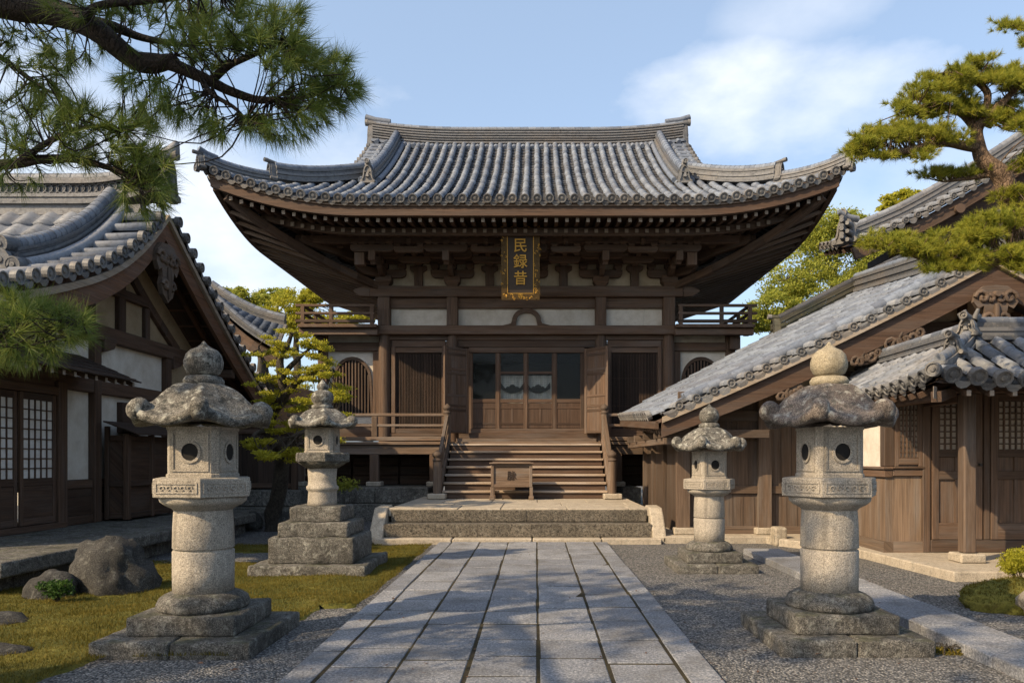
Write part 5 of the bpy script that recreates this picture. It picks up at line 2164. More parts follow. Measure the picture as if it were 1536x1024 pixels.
for o, r_ in ((0.66, 0.10), (0.88, 0.10)):
    pts = [Sr(RD1 + o, 0.1 + (DE - 0.75) * i / 24) + V((0, 0, 0.07)) for i in range(25)]
    for a, b in zip(pts[:-1], pts[1:]):
        r4.tube([a, a.lerp(b, 1.04)], [r_ * 0.95, r_ * 1.02], 10, 1)
ridge_stack(r4, [Sr(RD1 + 0.77, 0.1 + (DE - 0.6) * i / 24) + V((0, 0, 0.0)) for i in range(25)], 0.07, 0.28, 1, 0, 0.01, 0)
r4.build('verge_ridge', ['tile_ridge', 'tile', 'tile_disc'], RA)
r4 = MB()
pts = [Sr(RD2 - 0.2, -1.3 + (3.35) * i / 16) for i in range(17)]
ridge_stack(r4, pts, 0.36, 0.36, 6, 0, 0.09, 1)
ogre_tile(r4, pts[-1] + V((-0.05, 0, -0.05)), (-1, 0, 0), 0.45, 0.35, 0, 2)
r4.build('descending_ridge', ['tile_green_black', 'tile_pan', 'tile_disc'], RA)
r4 = MB()
ridge_stack(r4, [V((XP, RD1 + 0.1 + 5.8 * i / 10, rz(XP, RD1 + 0.1 + 5.8 * i / 10))) for i in range(11)], 0.4, 0.42, 5, 0, 0.10, 1)
ogre_tile(r4, (XP, RD1 + 0.02, rz(XP, RD1) - 0.05), (0, -1, 0), 0.7, 0.55, 0, 2)
r4.build('main_ridge', ['tile_ridge', 'tile', 'tile_disc'], RA)
for S, nm in ((Sr, 'l'), (Srr, 'r')):
    r5 = MB()
    n = 24
    D_ = DE - 0.1
    top = [(S(RD1, D_ * i / n).x, S(RD1, D_ * i / n).z - 0.10) for i in range(n + 1)]
    bot = [(x, z - 0.50 + 0.18 * (i / n) ** 2) for i, (x, z) in enumerate(top)]
    r5.ring(top, bot, (0, RD1 + 0.02, 0), (1, 0, 0), (0, 0, 1), (0, 0.09, 0), 0, None, False)
    r5.ring([(x, z + 0.05) for x, z in top], [(x, z - 0.06) for x, z in top], (0, RD1 - 0.06, 0), (1, 0, 0), (0, 0, 1), (0, 0.075, 0), 1, None, False)
    r5.build('barge_board', ['wood_dark', 'wood_pale'], RA)
r6 = MB()
gegyo(r6, (XP, RD1 + 0.0, 4.72), (1, 0, 0), (0, -1, 0), 0.72, 0.85)
r6.build('gable_pendant', 'wood_board', RA)
# smaller carved pendants further down the barge board
for (x, s_) in ((6.98, 0.55), (6.28, 0.42), (4.9, 0.36)):
    r7 = MB()
    z = rz(x, RD1) - 0.58
    ez = V((0.9, 0, 0.42)).normalized()
    for k in range(5):
        q = V((x + (k - 2) * s_ * 0.24, RD1 + 0.05, z - s_ * (0.12 + 0.12 * abs(math.sin(k * 1.7))) + (k - 2) * s_ * 0.24 * 0.5))
        r_ = s_ * (0.24 + 0.05 * math.cos(k * 2.2))
        pts = [q + V((math.cos(t * 0.75 + k) * r_ * (1 - t * 0.09), 0, math.sin(t * 0.75 + k) * r_ * (1 - t * 0.09))) for t in range(10)]
        r7.tube(pts, [0.03 + 0.02 * s_] * 10, 6, 0)
    r7.prism([(-s_ * 0.6, 0.03), (-s_ * 0.5, -s_ * 0.35), (-s_ * 0.1, -s_ * 0.5), (s_ * 0.45, -s_ * 0.35), (s_ * 0.6, s_ * 0.36), (0, s_ * 0.2)], (x, RD1 + 0.06, z), (1, 0, 0), (0, 0, 1), (0, 0.07, 0), 0)
    r7.build('carved_spray', 'wood_board', RA)
# walls
r8 = MB()
YA = 14.95
r8.box(3.05, 14, YA, YA + 0.1, 0.12, 2.9, 0, (0, 0, 1))
n = 12
r8.prism([(12.5, 2.9), (3.2, 2.9)] + [(XP - 5.3 + 10.6 * i / n, rz(XP - abs(-5.3 + 10.6 * i / n), YA) - 0.35) for i in range(n + 1)], (0, YA, 0), (1, 0, 0), (0, 0, 1), (0, 0.1, 0), 1, None)
r8.box(3.05, 3.15, YA + 0.1, 19.4, 0.12, 2.6, 0, (0, 0, 1))
r8.build('board_wall', ['wood_board', 'plaster_warm'], RA)
r9 = MB()
for x in (3.12, 4.70, 6.3, 7.9):
    r9.box(x - 0.125, x + 0.125, YA - 0.14, YA + 0.04, 0.26, 2.85 if x > 4 else 2.3)
for y in (16.4, 17.9, 19.3):
    r9.box(2.97, 3.2, y - 0.11, y + 0.11, 0.12, 2.45)
r9.box(3.0, 14, YA - 0.06, YA - 0.003, 0.92, 1.06)
r9.box(3.0, 14, YA - 0.05, YA - 0.003, 0.13, 0.28)
r9.box(3.0, 14, YA - 0.08, YA - 0.003, 2.32, 2.52)
r9.box(5.6, 11.6, YA - 0.10, YA - 0.003, 3.0, 3.28)
r9.box(7.5, 9.7, YA - 0.10, YA - 0.003, 3.98, 4.24)
for x in (7.4, 8.56, 9.6):
    r9.box(x - 0.08, x + 0.08, YA - 0.08, YA - 0.004, 3.28, min(4.9, rz(min(x, 2 * XP - x), YA) - 0.4))
for i in range(34):
    x = 3.26 + i * 0.21
    if abs(x - 4.7) < 0.14 or abs(x - 6.3) < 0.14:
        continue
    r9.box(x - 0.004, x + 0.004, YA - 0.012, YA - 0.002, 0.28, 0.92)
    r9.box(x + 0.1, x + 0.106, YA - 0.012, YA - 0.002, 1.06, 2.32)
# beams reaching out under the low eave
for y in (14.3, 14.9, 16.4, 17.9, 19.2):
    r9.box(2.56, 4.6, y - 0.08, y + 0.08, 1.98, 2.13)
r9.box(2.62, 2.76, 14.1, 19.6, 1.86, 1.978)
r9.build('timber_frame', 'wood_board', RA, 0.012)
for x in (3.12, 4.70):
    rb = MB()
    rb.box(x - 0.2, x + 0.2, YA - 0.24, YA - 0.0, 0.13, 0.262)
    rb.build('base_stone', 'stone_flag', RA, 0.02)

# terrace on the right, one paved step
RT = thing('right_terrace', 'low sunlit flagstone terrace below the right hall and the porch', 'terrace', (6, 13, 0))
tp = [(2.66, 14.42), (4.62, 14.42), (4.66, 14.05), (5.28, 13.1), (5.5, 12.2), (5.69, 9.95), (13, 9.95), (13, 19.4), (2.66, 19.4)]
w1 = MB()
w1.prism(tp, (0, 0, -0.02), (1, 0, 0), (0, 1, 0), (0, 0, 0.152), 0)
w1.build('slab', 'stone_flag', RT, 0.02, 2)
w2 = MB()
w2.box(4.63, 4.86, 13.98, 14.3, -0.02, 0.34)
tag(w2.build('marker_stone', 'stone_warm', None, 0.04, 2), 'short pale upright stone at the terrace edge behind the near right lantern', 'stone')

# ---- porch
PO = thing('porch_building', 'sunlit wooden porch with lattice doors and its own tiled pent roof at the right edge', 'porch', (7.5, 12, 0.13))
XC, YC = 5.74, 12.0        # wall corner
z0 = 0.132
w3 = MB()
w3.box(XC, XC + 0.1, YC, 14.9, z0, 1.30, 0, (0, 0, 1))          # left face, boarded below
w3.box(XC + 0.012, XC + 0.1, YC, 14.9, 1.42, 2.64, 1)  # plaster above
w3.box(XC + 0.1, 6.62, YC, YC + 0.1, z0, 2.64, 0, (0, 0, 1))
w3.box(6.622, 13, YC, YC + 0.1, z0, 3.0, 0, (0, 0, 1))
w3.box(XC - 0.05, XC + 0.1, YC - 0.05, 14.9, z0 + 0.001, z0 + 0.17, 0)
w3.box(XC + 0.101, 6.37, YC - 0.05, YC - 0.001, z0 + 0.001, z0 + 0.17, 0)
w3.build('wall', ['wood_porch', 'plaster'], PO)
w4 = MB()
w4.box(XC - 0.04, XC + 0.1, YC - 0.04, 14.9, 1.30, 1.42)
w4.box(XC + 0.101, 6.33, YC - 0.04, YC, 1.32, 1.43)
w4.box(XC - 0.07, XC + 0.1, YC - 0.07, 14.9, 1.425, 1.47)
w4.box(XC + 0.101, 6.33, YC - 0.07, YC, 1.435, 1.47)
w4.box(XC - 0.03, XC + 0.13, YC - 0.03, YC + 0.13, 1.471, 2.62)
w4.box(6.30, 6.42, YC - 0.06, YC + 0.05, z0, 2.76)
w4.box(XC + 0.131, 6.62, YC - 0.05, YC, 2.52, 2.66)
w4.box(6.622, 13, YC - 0.05, YC, 2.62, 2.95)
w4.box(XC - 0.03, XC + 0.1, YC + 0.131, 14.9, 2.48, 2.62)
w4.box(6.42, 13, YC - 0.06, YC + 0.0, z0, z0 + 0.2)
for x in (7.30, 8.20):
    w4.box(x - 0.05, x + 0.05, YC - 0.05, YC, z0 + 0.2, 2.62)
for y in (13.4, 14.8):
    w4.box(XC - 0.03, XC + 0.1, y - 0.06, y + 0.06, 1.471, 2.62)
w4.build('timber_frame', 'wood_mid', PO, 0.01)


def lattice(parent, x0, x1, zz0, zz1, nx_, nz_, y):
    w = MB()
    w.box(x0, x1, y + 0.02, y + 0.03, zz0, zz1, 1)
    for i in range(nx_ + 1):
        x = x0 + (x1 - x0) * i / nx_
        w.box(x - 0.011, x + 0.011, y - 0.012, y + 0.018, zz0, zz1, 0)
    for i in range(nz_ + 1):
        z = zz0 + (zz1 - zz0) * i / nz_
        w.box(x0, x1, y - 0.006, y + 0.016, z - 0.011, z + 0.011, 0)
    return w.build('lattice', ['wood_mid', 'paper_dim'], parent)


M['paper_dim'] = m_plaster('aged_paper', (0.46, 0.40, 0.33))
w5 = MB()
for x in (5.90, 6.27):
    w5.box(x - 0.03, x + 0.03, YC - 0.045, YC - 0.001, 1.47, 2.60)
w5.box(5.93, 6.24, YC - 0.045, YC - 0.001, 1.50, 1.60)
w5.box(5.93, 6.24, YC - 0.045, YC - 0.001, 2.53, 2.60)
wo = w5.build('side_window', 'wood_mid', PO, 0.006)
lattice(wo, 5.94, 6.23, 1.61, 2.52, 5, 11, YC - 0.035)
for (xa, xb) in ((6.44, 7.22), (7.36, 8.14), (8.26, 9.04)):
    w6 = MB()
    y_ = YC - 0.05
    for x in (xa + 0.05, xb - 0.05):
        w6.box(x - 0.05, x + 0.05, y_ - 0.02, y_ + 0.03, z0 + 0.205, 2.60)
    for a, b in ((z0 + 0.205, z0 + 0.46), (1.27, 1.40), (1.62, 1.72), (2.50, 2.60)):
        w6.box(xa + 0.101, xb - 0.101, y_ - 0.015, y_ + 0.03, a, b)
    xm = (xa + xb) / 2
    w6.box(xm - 0.03, xm + 0.03, y_ - 0.012, y_ + 0.03, z0 + 0.46, 1.27)
    w6.box(xm - 0.03, xm + 0.03, y_ - 0.012, y_ + 0.03, 1.40, 1.62)
    w6.box(xa + 0.1, xb - 0.1, y_ + 0.02, y_ + 0.03, z0 + 0.46, 1.62)
    do = w6.build('lattice_door', 'wood_mid', PO, 0.006)
    lattice(do, xa + 0.11, xb - 0.11, 1.73, 2.49, 6, 8, y_ - 0.005)
    hd = MB()
    hd.cyl((xb - 0.05, y_ - 0.07, 1.5), (xb - 0.05, y_ - 0.02, 1.5), 0.022, 0.022, 10)
    hd.build('handle', 'iron', do)
# posts and beams
for x in (6.38, 9.6):
    w7 = MB()
    w7.box(x - 0.09, x + 0.09, 10.78, 10.96, 0.26, 2.52)
    po_ = w7.build('porch_post', 'wood_board', PO, 0.02)
    w8 = MB()
    w8.box(x - 0.18, x + 0.18, 10.69, 11.05, 0.131, 0.262)
    w8.build('base_stone', 'stone_flag', po_, 0.02)
w9 = MB()
w9.box(5.95, 13, 10.77, 10.97, 2.53, 2.70)
w9.box(5.62, 5.80, 10.3, 14.8, 2.38, 2.52)
w9.box(6.30, 6.46, 10.98, 11.93, 2.40, 2.62)
w9.beam((5.5, 10.02, 2.40), (5.95, 10.5, 2.52), 0.13, 0.14)
w9.obox(V((5.47, 9.99, 2.455)), V((0.68, -0.73, 0)) * 0.004, V((0.73, 0.68, 0)) * 0.06, (0, 0, 0.08), 1)
for i in range(18):
    y = 10.35 + i * 0.26
    w9.beam((5.44, y, 2.44), (6.1, y, 2.74), 0.07, 0.08)
for i in range(20):
    x = 5.9 + i * 0.3
    w9.beam((x, 9.98, 2.44), (x, 10.8, 2.76), 0.07, 0.08)
    w9.box(x - 0.03, x + 0.03, 9.965, 9.972, 2.41, 2.485, 1)
w9.build('eave_frame', ['wood_dark', 'end_white'], PO, 0.008)
# pent roof wrapped round the corner
EX, EY, EZ = 5.42, 9.92, 2.60
def Sp_left(y, d):       # d from the ridge (0) to the eave (1.2)
    return V((EX + 1.2 - d, y, EZ + 0.72 - 0.72 * (1.12 * d / 1.2 - 0.12 * (d / 1.2) ** 2) + 0.10 * max(0, 1 - (y - EY) / 1.6) ** 2 * d / 1.2))
def Sp_front(x, d):
    return V((x, EY + 1.3 - d, EZ + 0.72 - 0.72 * (1.12 * d / 1.3 - 0.12 * (d / 1.3) ** 2) + 0.10 * max(0, 1 - (x - EX) / 1.6) ** 2 * d / 1.3))
wr = MB()
tile_field(wr, Sp_left, [(EY + 0.2 + i * 0.27, max(0.0, 1.2 - (0.2 + i * 0.27) * 0.92), 1.2) for i in range(18)], 0.24, 0.075, 0.135)
tile_field(wr, Sp_front, [(EX + 0.22 + i * 0.33, max(0.0, 1.3 - (0.22 + i * 0.33) * 1.08), 1.3) for i in range(20)], 0.30, 0.095, 0.165)
wr.build('pent_roof', ['tile_warm', 'tile_pan', 'tile_disc'], PO)
wd = MB()
wd.grid(lambda a, b: Sp_left(EY + (1.2 - b * 1.2) * 1.083 * (1 - a) + a * 5.0, b * 1.19) - V((0, 0, 0.12)), 8, 12, 0, True, (1, 0, 0))
wd.grid(lambda a, b: Sp_front(EX + (1.3 - b * 1.3) * 0.923 * (1 - a) + a * 7.0, b * 1.29) - V((0, 0, 0.12)), 8, 12, 0, True, (1, 0, 0))
wd.box(6.64, 13, 11.26, 14.9, 3.22, 3.27)  # unseen flat panel added to keep leaking sun off the doors
wd.build('roof_deck', 'wood_mid', PO)
wrg = MB()
ridge_stack(wrg, [V((EX + 1.2, EY + 1.35 + 3.7 * i / 12, EZ + 0.72)) for i in range(13)], 0.20, 0.30, 4, 0, 0.07, 1)
ridge_stack(wrg, [V((EX + 1.25 + 6 * i / 12, EY + 1.35, EZ + 0.72)) for i in range(13)], 0.26, 0.28, 4, 0, 0.08, 1)
pts = [V((EX + 0.05 + 1.12 * i / 10, EY + 0.05 + 1.2 * i / 10, 0)) for i in range(11)][::-1]
pts = [V((p.x, p.y, Sp_left(p.y, EX + 1.2 - p.x).z - 0.02)) for p in pts]
ridge_stack(wrg, pts[:-1], 0.15, 0.24, 3, 0, 0.075, 1)
f_ = V((-1, -1, 0)).normalized()
ogre_tile(wrg, pts[5] + V((0, 0, 0.08)), f_, 0.26, 0.28, 2, 2)
ogre_tile(wrg, pts[0] + V((-0.05, -0.05, 0.08)), f_, 0.28, 0.30, 2, 2)
for k in range(5):
    a_ = k * 1.3
    wrg.cyl(pts[0] + V((math.cos(a_) * 0.08, math.sin(a_) * 0.06, 0.34)), pts[0] + V((math.cos(a_) * 0.16, math.sin(a_) * 0.10, 0.40 + 0.02 * k)), 0.045, 0.025, 8, 2)
disc(wrg, pts[-1] + f_ * 0.1 + V((0, 0, 0.05)), f_, 0.095, 2)
wrg.build('ridge', ['tile_ridge', 'tile_warm', 'tile_disc'], PO)
# square stone at the edge of the porch
ss = MB()
ss.box(6.42, 6.95, 9.62, 9.94, -0.02, 0.43)
tag(ss.build('square_stone', 'stone_warm', None, 0.05, 2), 'pale squared stone at the right end of the porch step', 'stone')

# ---- taller hall behind on the right
RH = thing('rear_hall', 'taller tiled hall rising behind the pine and the right hall roof', 'building', (12, 23, 0))
HD1 = 20.6


def Sh(u, v):
    """u depth from the verge, v plan distance down the slope from the ridge"""
    x = 15.6 - v
    t = v / 6.8
    z = 11.4 - 4.1 * (1.30 * t - 0.30 * t * t) + 0.22 * u + 0.25 * max(0, t - 0.75) * 4 * 0.4
    return V((x, HD1 + u, z))


h1 = MB()
tile_field(h1, Sh, [(1.15 + i * 0.3, 0.1, 6.75) for i in range(5)], 0.34, 0.088, 0.15)
h1.build('roof', ['tile', 'tile_pan', 'tile_disc'], RH)
h2 = MB()
tile_field(h2, lambda u, v: Sh(0.7 - v, u) + V((0, 0, 0.02)), [(0.3 + i * 0.32, 0.0, 0.75) for i in range(20)], 0.36, 0.078, 0.16, dr=1.0)
h2.build('verge_tiles', ['tile_warm', 'tile_ridge', 'tile_disc'], RH)
h3 = MB()
ridge_stack(h3, [Sh(1.0, 6.35 * i / 20) for i in range(21)], 0.34, 0.40, 5, 0, 0.10, 1)
e = Sh(0.2, 6.78)
ogre_tile(h3, e + V((-0.02, 0.3, 0.02)), V((-0.7, -0.7, 0)), 0.80, 0.62, 0, 2)
for k in range(9):
    h3.cyl(e + V((-0.1 + 0.12 * math.cos(k * 2.1), 0.1, 0.05 + k * 0.075)), e + V((-0.26 + 0.10 * math.cos(k * 2.1), -0.12, 0.05 + k * 0.075)), 0.085, 0.06, 8, 0)
h3.tube([e + V((0.3, 0.3, 0.72)), e + V((0.0, 0.2, 0.74)), e + V((-0.3, 0.1, 0.86))], [0.09, 0.09, 0.07], 10, 1)
h3.build('ridge', ['tile_ridge', 'tile_warm', 'tile_disc'], RH)
h4 = MB()
for i in range(16):
    a, b = Sh(0.12, 6.75 * i / 16), Sh(0.12, 6.75 * (i + 1) / 16)
    h4.beam(a - V((0, 0, 0.33)), b - V((0, 0, 0.33)), 0.12, 0.34)
h4.grid(lambda a, b: Sh(0.1 + a * 2.5, b * 6.7) - V((0, 0, 0.12)), 3, 12, 0, True, (0, 1, 0))
for i in range(7):
    y = 0.4 + i * 0.34
    h4.beam(Sh(y, 6.65) - V((0, 0, 0.26)), Sh(y, 4.6) - V((0, 0, 0.30)), 0.09, 0.12)
h4.cyl(Sh(0.0, 3.95) - V((0, 0.06, 0.42)), Sh(0.0, 3.95) - V((0, -0.3, 0.42)), 0.13, 0.13, 12)
h4.build('eaves', 'wood_mid', RH)
h5 = MB()
h5.box(10.3, 18, 21.8, 21.95, 0, 8.0)
h5.box(10.3, 10.45, 21.95, 23.2, 0, 7.5)
h5.prism([(18, 6), (10.3, 6)] + [(Sh(0, v).x, Sh(0, v).z - 0.45) for v in (5.0, 4, 3, 2, 1, 0, -2.4)], (0, 21.3, 0), (1, 0, 0), (0, 0, 1), (0, 0.1, 0), 0)
h5.build('wall', 'wood_dark', RH)


# ================================================================== STONE LANTERNS
KASA = ((0.0, 1.0), (0.12, 0.985), (0.28, 0.90), (0.45, 0.72), (0.6, 0.48), (0.74, 0.25), (0.86, 0.10), (0.95, 0.045), (1.0, 0.04))


def kasa(mb, c, rad, z_edge, z_top, rot, curl, mat=0, sides=6):
    """lantern roof: swelling dome flaring into a thick brim that sweeps up to a rolled volute at each corner"""
    c = V(c)
    n = sides * 16
    NS = 18
    H = z_top - z_edge

    def corner(a):
        q = (a - rot) * sides / (2 * math.pi)
        return 1 - abs(q - round(q)) * 2

    def pt(a, s, dz=0.0, k_out=1.0):
        k = corner(a)
        e = k ** 1.8
        edge = rad * (0.87 + 0.13 * k ** 1.6)
        r = (0.15 * rad + (edge - 0.15 * rad) * s) * k_out
        ss = min(1.0, s)
        z = z_edge + H * 0.5 * (_interp(max(0, ss - 0.03), KASA) + _interp(min(1, ss + 0.03), KASA))
        z += e * ss ** 3 * H * 0.26
        z += k ** 6 * (ss ** 1.5) * (1 - ss) * H * 0.35        # hip line
        p = V((math.cos(a) * r, math.sin(a) * r, z + dz))
        q = mnoise.noise((p + c) * 6) * 0.010 + mnoise.noise((p + c) * 21) * 0.005
        return c + p + V((math.cos(a) * q, math.sin(a) * q, q))
    vs, fs = [], []
    A = [2 * math.pi * i / n for i in range(n)]
    th = H * 0.22
    for j in range(NS + 1):
        vs += [pt(a, j / NS) for a in A]
    vs += [pt(a, 1.0, -th * 0.45, 1.025) for a in A]
    vs += [pt(a, 1.0, -th, 1.0) for a in A]
    vs += [pt(a, 0.96, -th * 1.08, 0.93) for a in A]
    for a in A:
        vs.append(c + V((math.cos(a) * rad * 0.4, math.sin(a) * rad * 0.4, z_edge - th * 0.25)))
    m = NS + 5
    for j in range(m - 1):
        for i in range(n):
            fs.append((j * n + i, j * n + (i + 1) % n, (j + 1) * n + (i + 1) % n, (j + 1) * n + i))
    fs.append(tuple(range(n)))
    fs.append(tuple(range((m - 1) * n, m * n))[::-1])
    mb.add(vs, fs, mat, True)
    for q in range(sides):
        a = rot + 2 * math.pi * q / sides
        d = V((math.cos(a), math.sin(a), 0))
        t = V((-d.y, d.x, 0))
        p = pt(a, 1.0)
        o = p - d * curl * 0.72 - V((0, 0, th * 0.40))
        prof_ = [(-1.0, 0.15), (-0.92, 0.62), (-0.6, 0.95), (0, 1.08), (0.6, 0.95), (0.92, 0.62), (1.0, 0.15)]
        mb.tube([o + t * (x * curl * 0.82) for x, r in prof_], [curl * r for x, r in prof_], 16, mat, True, True, 0.10)


def chamber(mb, c, r, z0, z1, rot, hole, mh, mat=0):
    """light chamber: square prism with cut corners, framed panels and a dark disc on each face standing in for the shaded round hole"""
    c = V(c)
    h = z1 - z0
    w, k = r * 0.80, 0.80
    base = [(w, -w * k), (w, w * k), (w * k, w), (-w * k, w), (-w, w * k), (-w, -w * k), (-w * k, -w), (w * k, -w)]
    ca, sa = math.cos(rot), math.sin(rot)
    sec = [(x * ca - y * sa, x * sa + y * ca) for x, y in base]
    lev = [(1.04, z0), (1.04, z0 + 0.07 * h), (1.0, z0 + 0.09 * h), (1.0, z1 - 0.06 * h), (1.03, z1 - 0.05 * h), (1.03, z1)]
    vs = [c + V((x * q, y * q, z)) for q, z in lev for x, y in sec]
    fs = [(i * 8 + j, i * 8 + (j + 1) % 8, (i + 1) * 8 + (j + 1) % 8, (i + 1) * 8 + j) for i in range(5) for j in range(8)]
    fs += [tuple(range(8))[::-1], tuple(range(40, 48))]
    mb.add(vs, fs, mat)
    for q in range(4):
        a = rot + math.pi / 2 * q
        d = V((math.cos(a), math.sin(a), 0))
        t = V((-d.y, d.x, 0))
        m = c + d * w + V((0, 0, (z0 + z1) / 2 + 0.01 * h))
        ez = V((0, 0, 1))
        w_, hh = w * k * 0.90, h * 0.38
        sq = [(-w_, -hh), (w_, -hh), (w_, hh), (-w_, hh)]
        mb.ring(sq, [(x * 0.88, y * 0.90) for x, y in sq], m, t, ez, d * 0.009, mat)
        n = 20
        co = [(math.cos(2 * math.pi * i / n) * hole * 1.3, math.sin(2 * math.pi * i / n) * hole * 1.3) for i in range(n)]
        ci = [(math.cos(2 * math.pi * i / n) * hole, math.sin(2 * math.pi * i / n) * hole) for i in range(n)]
        mb.ring(co, ci, m, t, ez, d * 0.013, mat)
        mb.prism(ci, m, t, ez, d * 0.003, mh)


def slab_block(mb, x, y, hx, hy, z0, z1, mat=0, jit=0.007, split=False):
    """hewn plinth slab with rough faces"""
    parts = [(x - hx, x + 0.0 - 0.004), (x + 0.004, x + hx)] if split else [(x - hx, x + hx)]
    for xa, xb in parts:
        nx_, ny_, nz_ = max(2, int((xb - xa) / 0.09)), max(2, int(2 * hy / 0.09)), 3
        def f(p):
            n_ = V((mnoise.noise(p * 5), mnoise.noise(p * 5 + V((9, 0, 0))), mnoise.noise(p * 5 + V((0, 9, 0))))) + 0.5 * V((mnoise.noise(p * 17), mnoise.noise(p * 17 + V((9, 0, 0))), mnoise.noise(p * 17 + V((0, 9, 0)))))
            return p + n_ * jit
        ya, yb = y - hy, y + hy
        rr_ = 0.018
        def rnd(i, n, a, b):
            t = [0.0, rr_ / (b - a)] + [j / (n - 2) for j in range(1, n - 2)] + [1 - rr_ / (b - a), 1.0]
            return a + (b - a) * t[i]
        nx2, ny2, nz2 = nx_ + 2, ny_ + 2, nz_ + 2
        xs_ = [rnd(i, nx2, xa, xb) for i in range(nx2 + 1)]
        ys_ = [rnd(i, ny2, ya, yb) for i in range(ny2 + 1)]
        zs_ = [rnd(i, nz2, z0, z1) for i in range(nz2 + 1)]
        def chamf(p):
            q = V(p)
            e = [min(p[0] - xa, xb - p[0]), min(p[1] - ya, yb - p[1]), min(p[2] - z0, z1 - p[2])]
            k = sum(1 for v_ in e if v_ < 1e-6)
            if k >= 2:
                ctr = V(((xa + xb) / 2, (ya + yb) / 2, (z0 + z1) / 2))
                for ax_ in range(3):
                    if e[ax_] < 1e-6:
                        q[ax_] += math.copysign(rr_ * 0.45, ctr[ax_] - q[ax_])
            return f(q)
        for (A, B, mk) in ((xs_, ys_, lambda a, b: (a, b, z1)), (xs_, ys_, lambda a, b: (a, b, z0)),
                           (xs_, zs_, lambda a, b: (a, ya, b)), (xs_, zs_, lambda a, b: (a, yb, b)),
                           (ys_, zs_, lambda a, b: (xa, a, b)), (ys_, zs_, lambda a, b: (xb, a, b))):
            vs = [chamf(V(mk(a, b))) for a in A for b in B]
            w_ = len(B)
            fs = [(i * w_ + j, (i + 1) * w_ + j, (i + 1) * w_ + j + 1, i * w_ + j + 1) for i in range(len(A) - 1) for j in range(w_ - 1)]
            o = len(mb.v)
            # orient outwards
            ctr = V(((xa + xb) / 2, (ya + yb) / 2, (z0 + z1) / 2))
            a_, b_, c_ = vs[fs[0][0]], vs[fs[0][1]], vs[fs[0][2]]
            if (b_ - a_).cross(c_ - a_).dot(a_ - ctr) < 0:
                fs = [f_[::-1] for f_ in fs]
            mb.add(vs, fs, mat, True)


def lantern_a(label, loc, rot, s=1.0):
    """tall lantern with a round shaft, built at the origin and scaled"""
    L = thing('stone_lantern', label, 'stone lantern', (0, 0, 0), 'stone lanterns along the path')
    def part(nm, fn, mat):
        mb = MB()
        fn(mb)
        return mb.build(nm, mat, L)
    part('lower_plinth', lambda m: slab_block(m, 0, 0, 0.65, 0.65, -0.02, 0.13, split=True), 'stone_base')
    part('upper_plinth', lambda m: slab_block(m, 0, 0, 0.45, 0.45, 0.128, 0.29), 'stone_base')
    def ringp(m):
        m.lathe([(0.36, 0.285), (0.385, 0.31), (0.385, 0.345), (0.365, 0.385), (0.32, 0.415), (0.27, 0.435), (0.25, 0.44)], (0, 0, 0), 40, jit=0.012)
    part('base_ring', ringp, 'stone_base')
    def shaft(m):
        m.lathe([(0.252, 0.43), (0.255, 0.6), (0.255, 0.790), (0.252, 0.796), (0.238, 0.799), (0.238, 0.813), (0.252, 0.816), (0.255, 0.822), (0.252, 1.0), (0.242, 1.16), (0.24, 1.18)], (0, 0, 0), 40, jit=0.004)
    part('shaft', shaft, 'stone_lantern')
    def plat(m):
        m.lathe([(0.245, 1.150), (0.26, 1.165), (0.32, 1.195), (0.355, 1.225), (0.36, 1.255), (0.35, 1.268)], (0, 0, 0), 40, jit=0.004)
        m.lathe([(0.41, 1.266), (0.438, 1.272), (0.44, 1.28), (0.44, 1.418), (0.436, 1.428), (0.41, 1.434)], (0, 0, 0), poly=6, rot=rot)
        for q in range(6):                    # carved panels round the rim
            a = rot + math.pi * (q + 0.5) / 3
            d = V((math.cos(a), math.sin(a), 0))
            t = V((-d.y, d.x, 0))
            o = d * (0.44 * math.cos(math.pi / 6)) + V((0, 0, 1.349))
            sq = [(-0.195, -0.045), (0.195, -0.045), (0.195, 0.045), (-0.195, 0.045)]
            m.ring(sq, [(x * 0.93, y * 0.75) for x, y in sq], o, t, V((0, 0, 1)), d * 0.008)
            for k in range(5):
                q_ = o + t * (-0.13 + k * 0.065)
                m.tube([q_ + t * (math.cos(u) * 0.02) + V((0, 0, math.sin(u) * 0.017)) + d * 0.004 for u in np.linspace(0, 5, 7)], [0.007] * 7, 5)
    part('platform', plat, 'stone_lantern')
    lc = MB()
    chamber(lc, (0, 0, 0), 0.285, 1.43, 1.87, R(-94), 0.075, 1)
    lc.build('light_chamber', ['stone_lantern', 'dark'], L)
    part('lantern_roof', lambda m: kasa(m, (0, 0, 0), 0.615, 1.93, 2.26, rot, 0.092), 'stone_roof')
    def fin(m):
        m.lathe([(0.12, 2.225), (0.15, 2.235), (0.172, 2.265), (0.172, 2.285), (0.15, 2.315), (0.12, 2.325)], (0, 0, 0), 28, jit=0.006)
        m.lathe([(0.10, 2.32), (0.14, 2.345), (0.163, 2.40), (0.163, 2.45), (0.145, 2.51), (0.11, 2.55), (0.06, 2.575), (0.03, 2.60), (0.008, 2.63)], (0, 0, 0), 28, jit=0.008)
    part('finial', fin, 'stone_roof')
    L.location = loc
    L.scale = (s, s, s)
    return L


ROT = R(-70)
LA = lantern_a('large weathered stone lantern with black and grey lichened roof on mossy ground at front left', (-2.66, 6.76, 0), ROT)


def copy_tree(o, parent=None):
    c = o.copy()
    col.objects.link(c)
    c.parent = parent
    for ch in o.children:
        copy_tree(ch, c)
    return c


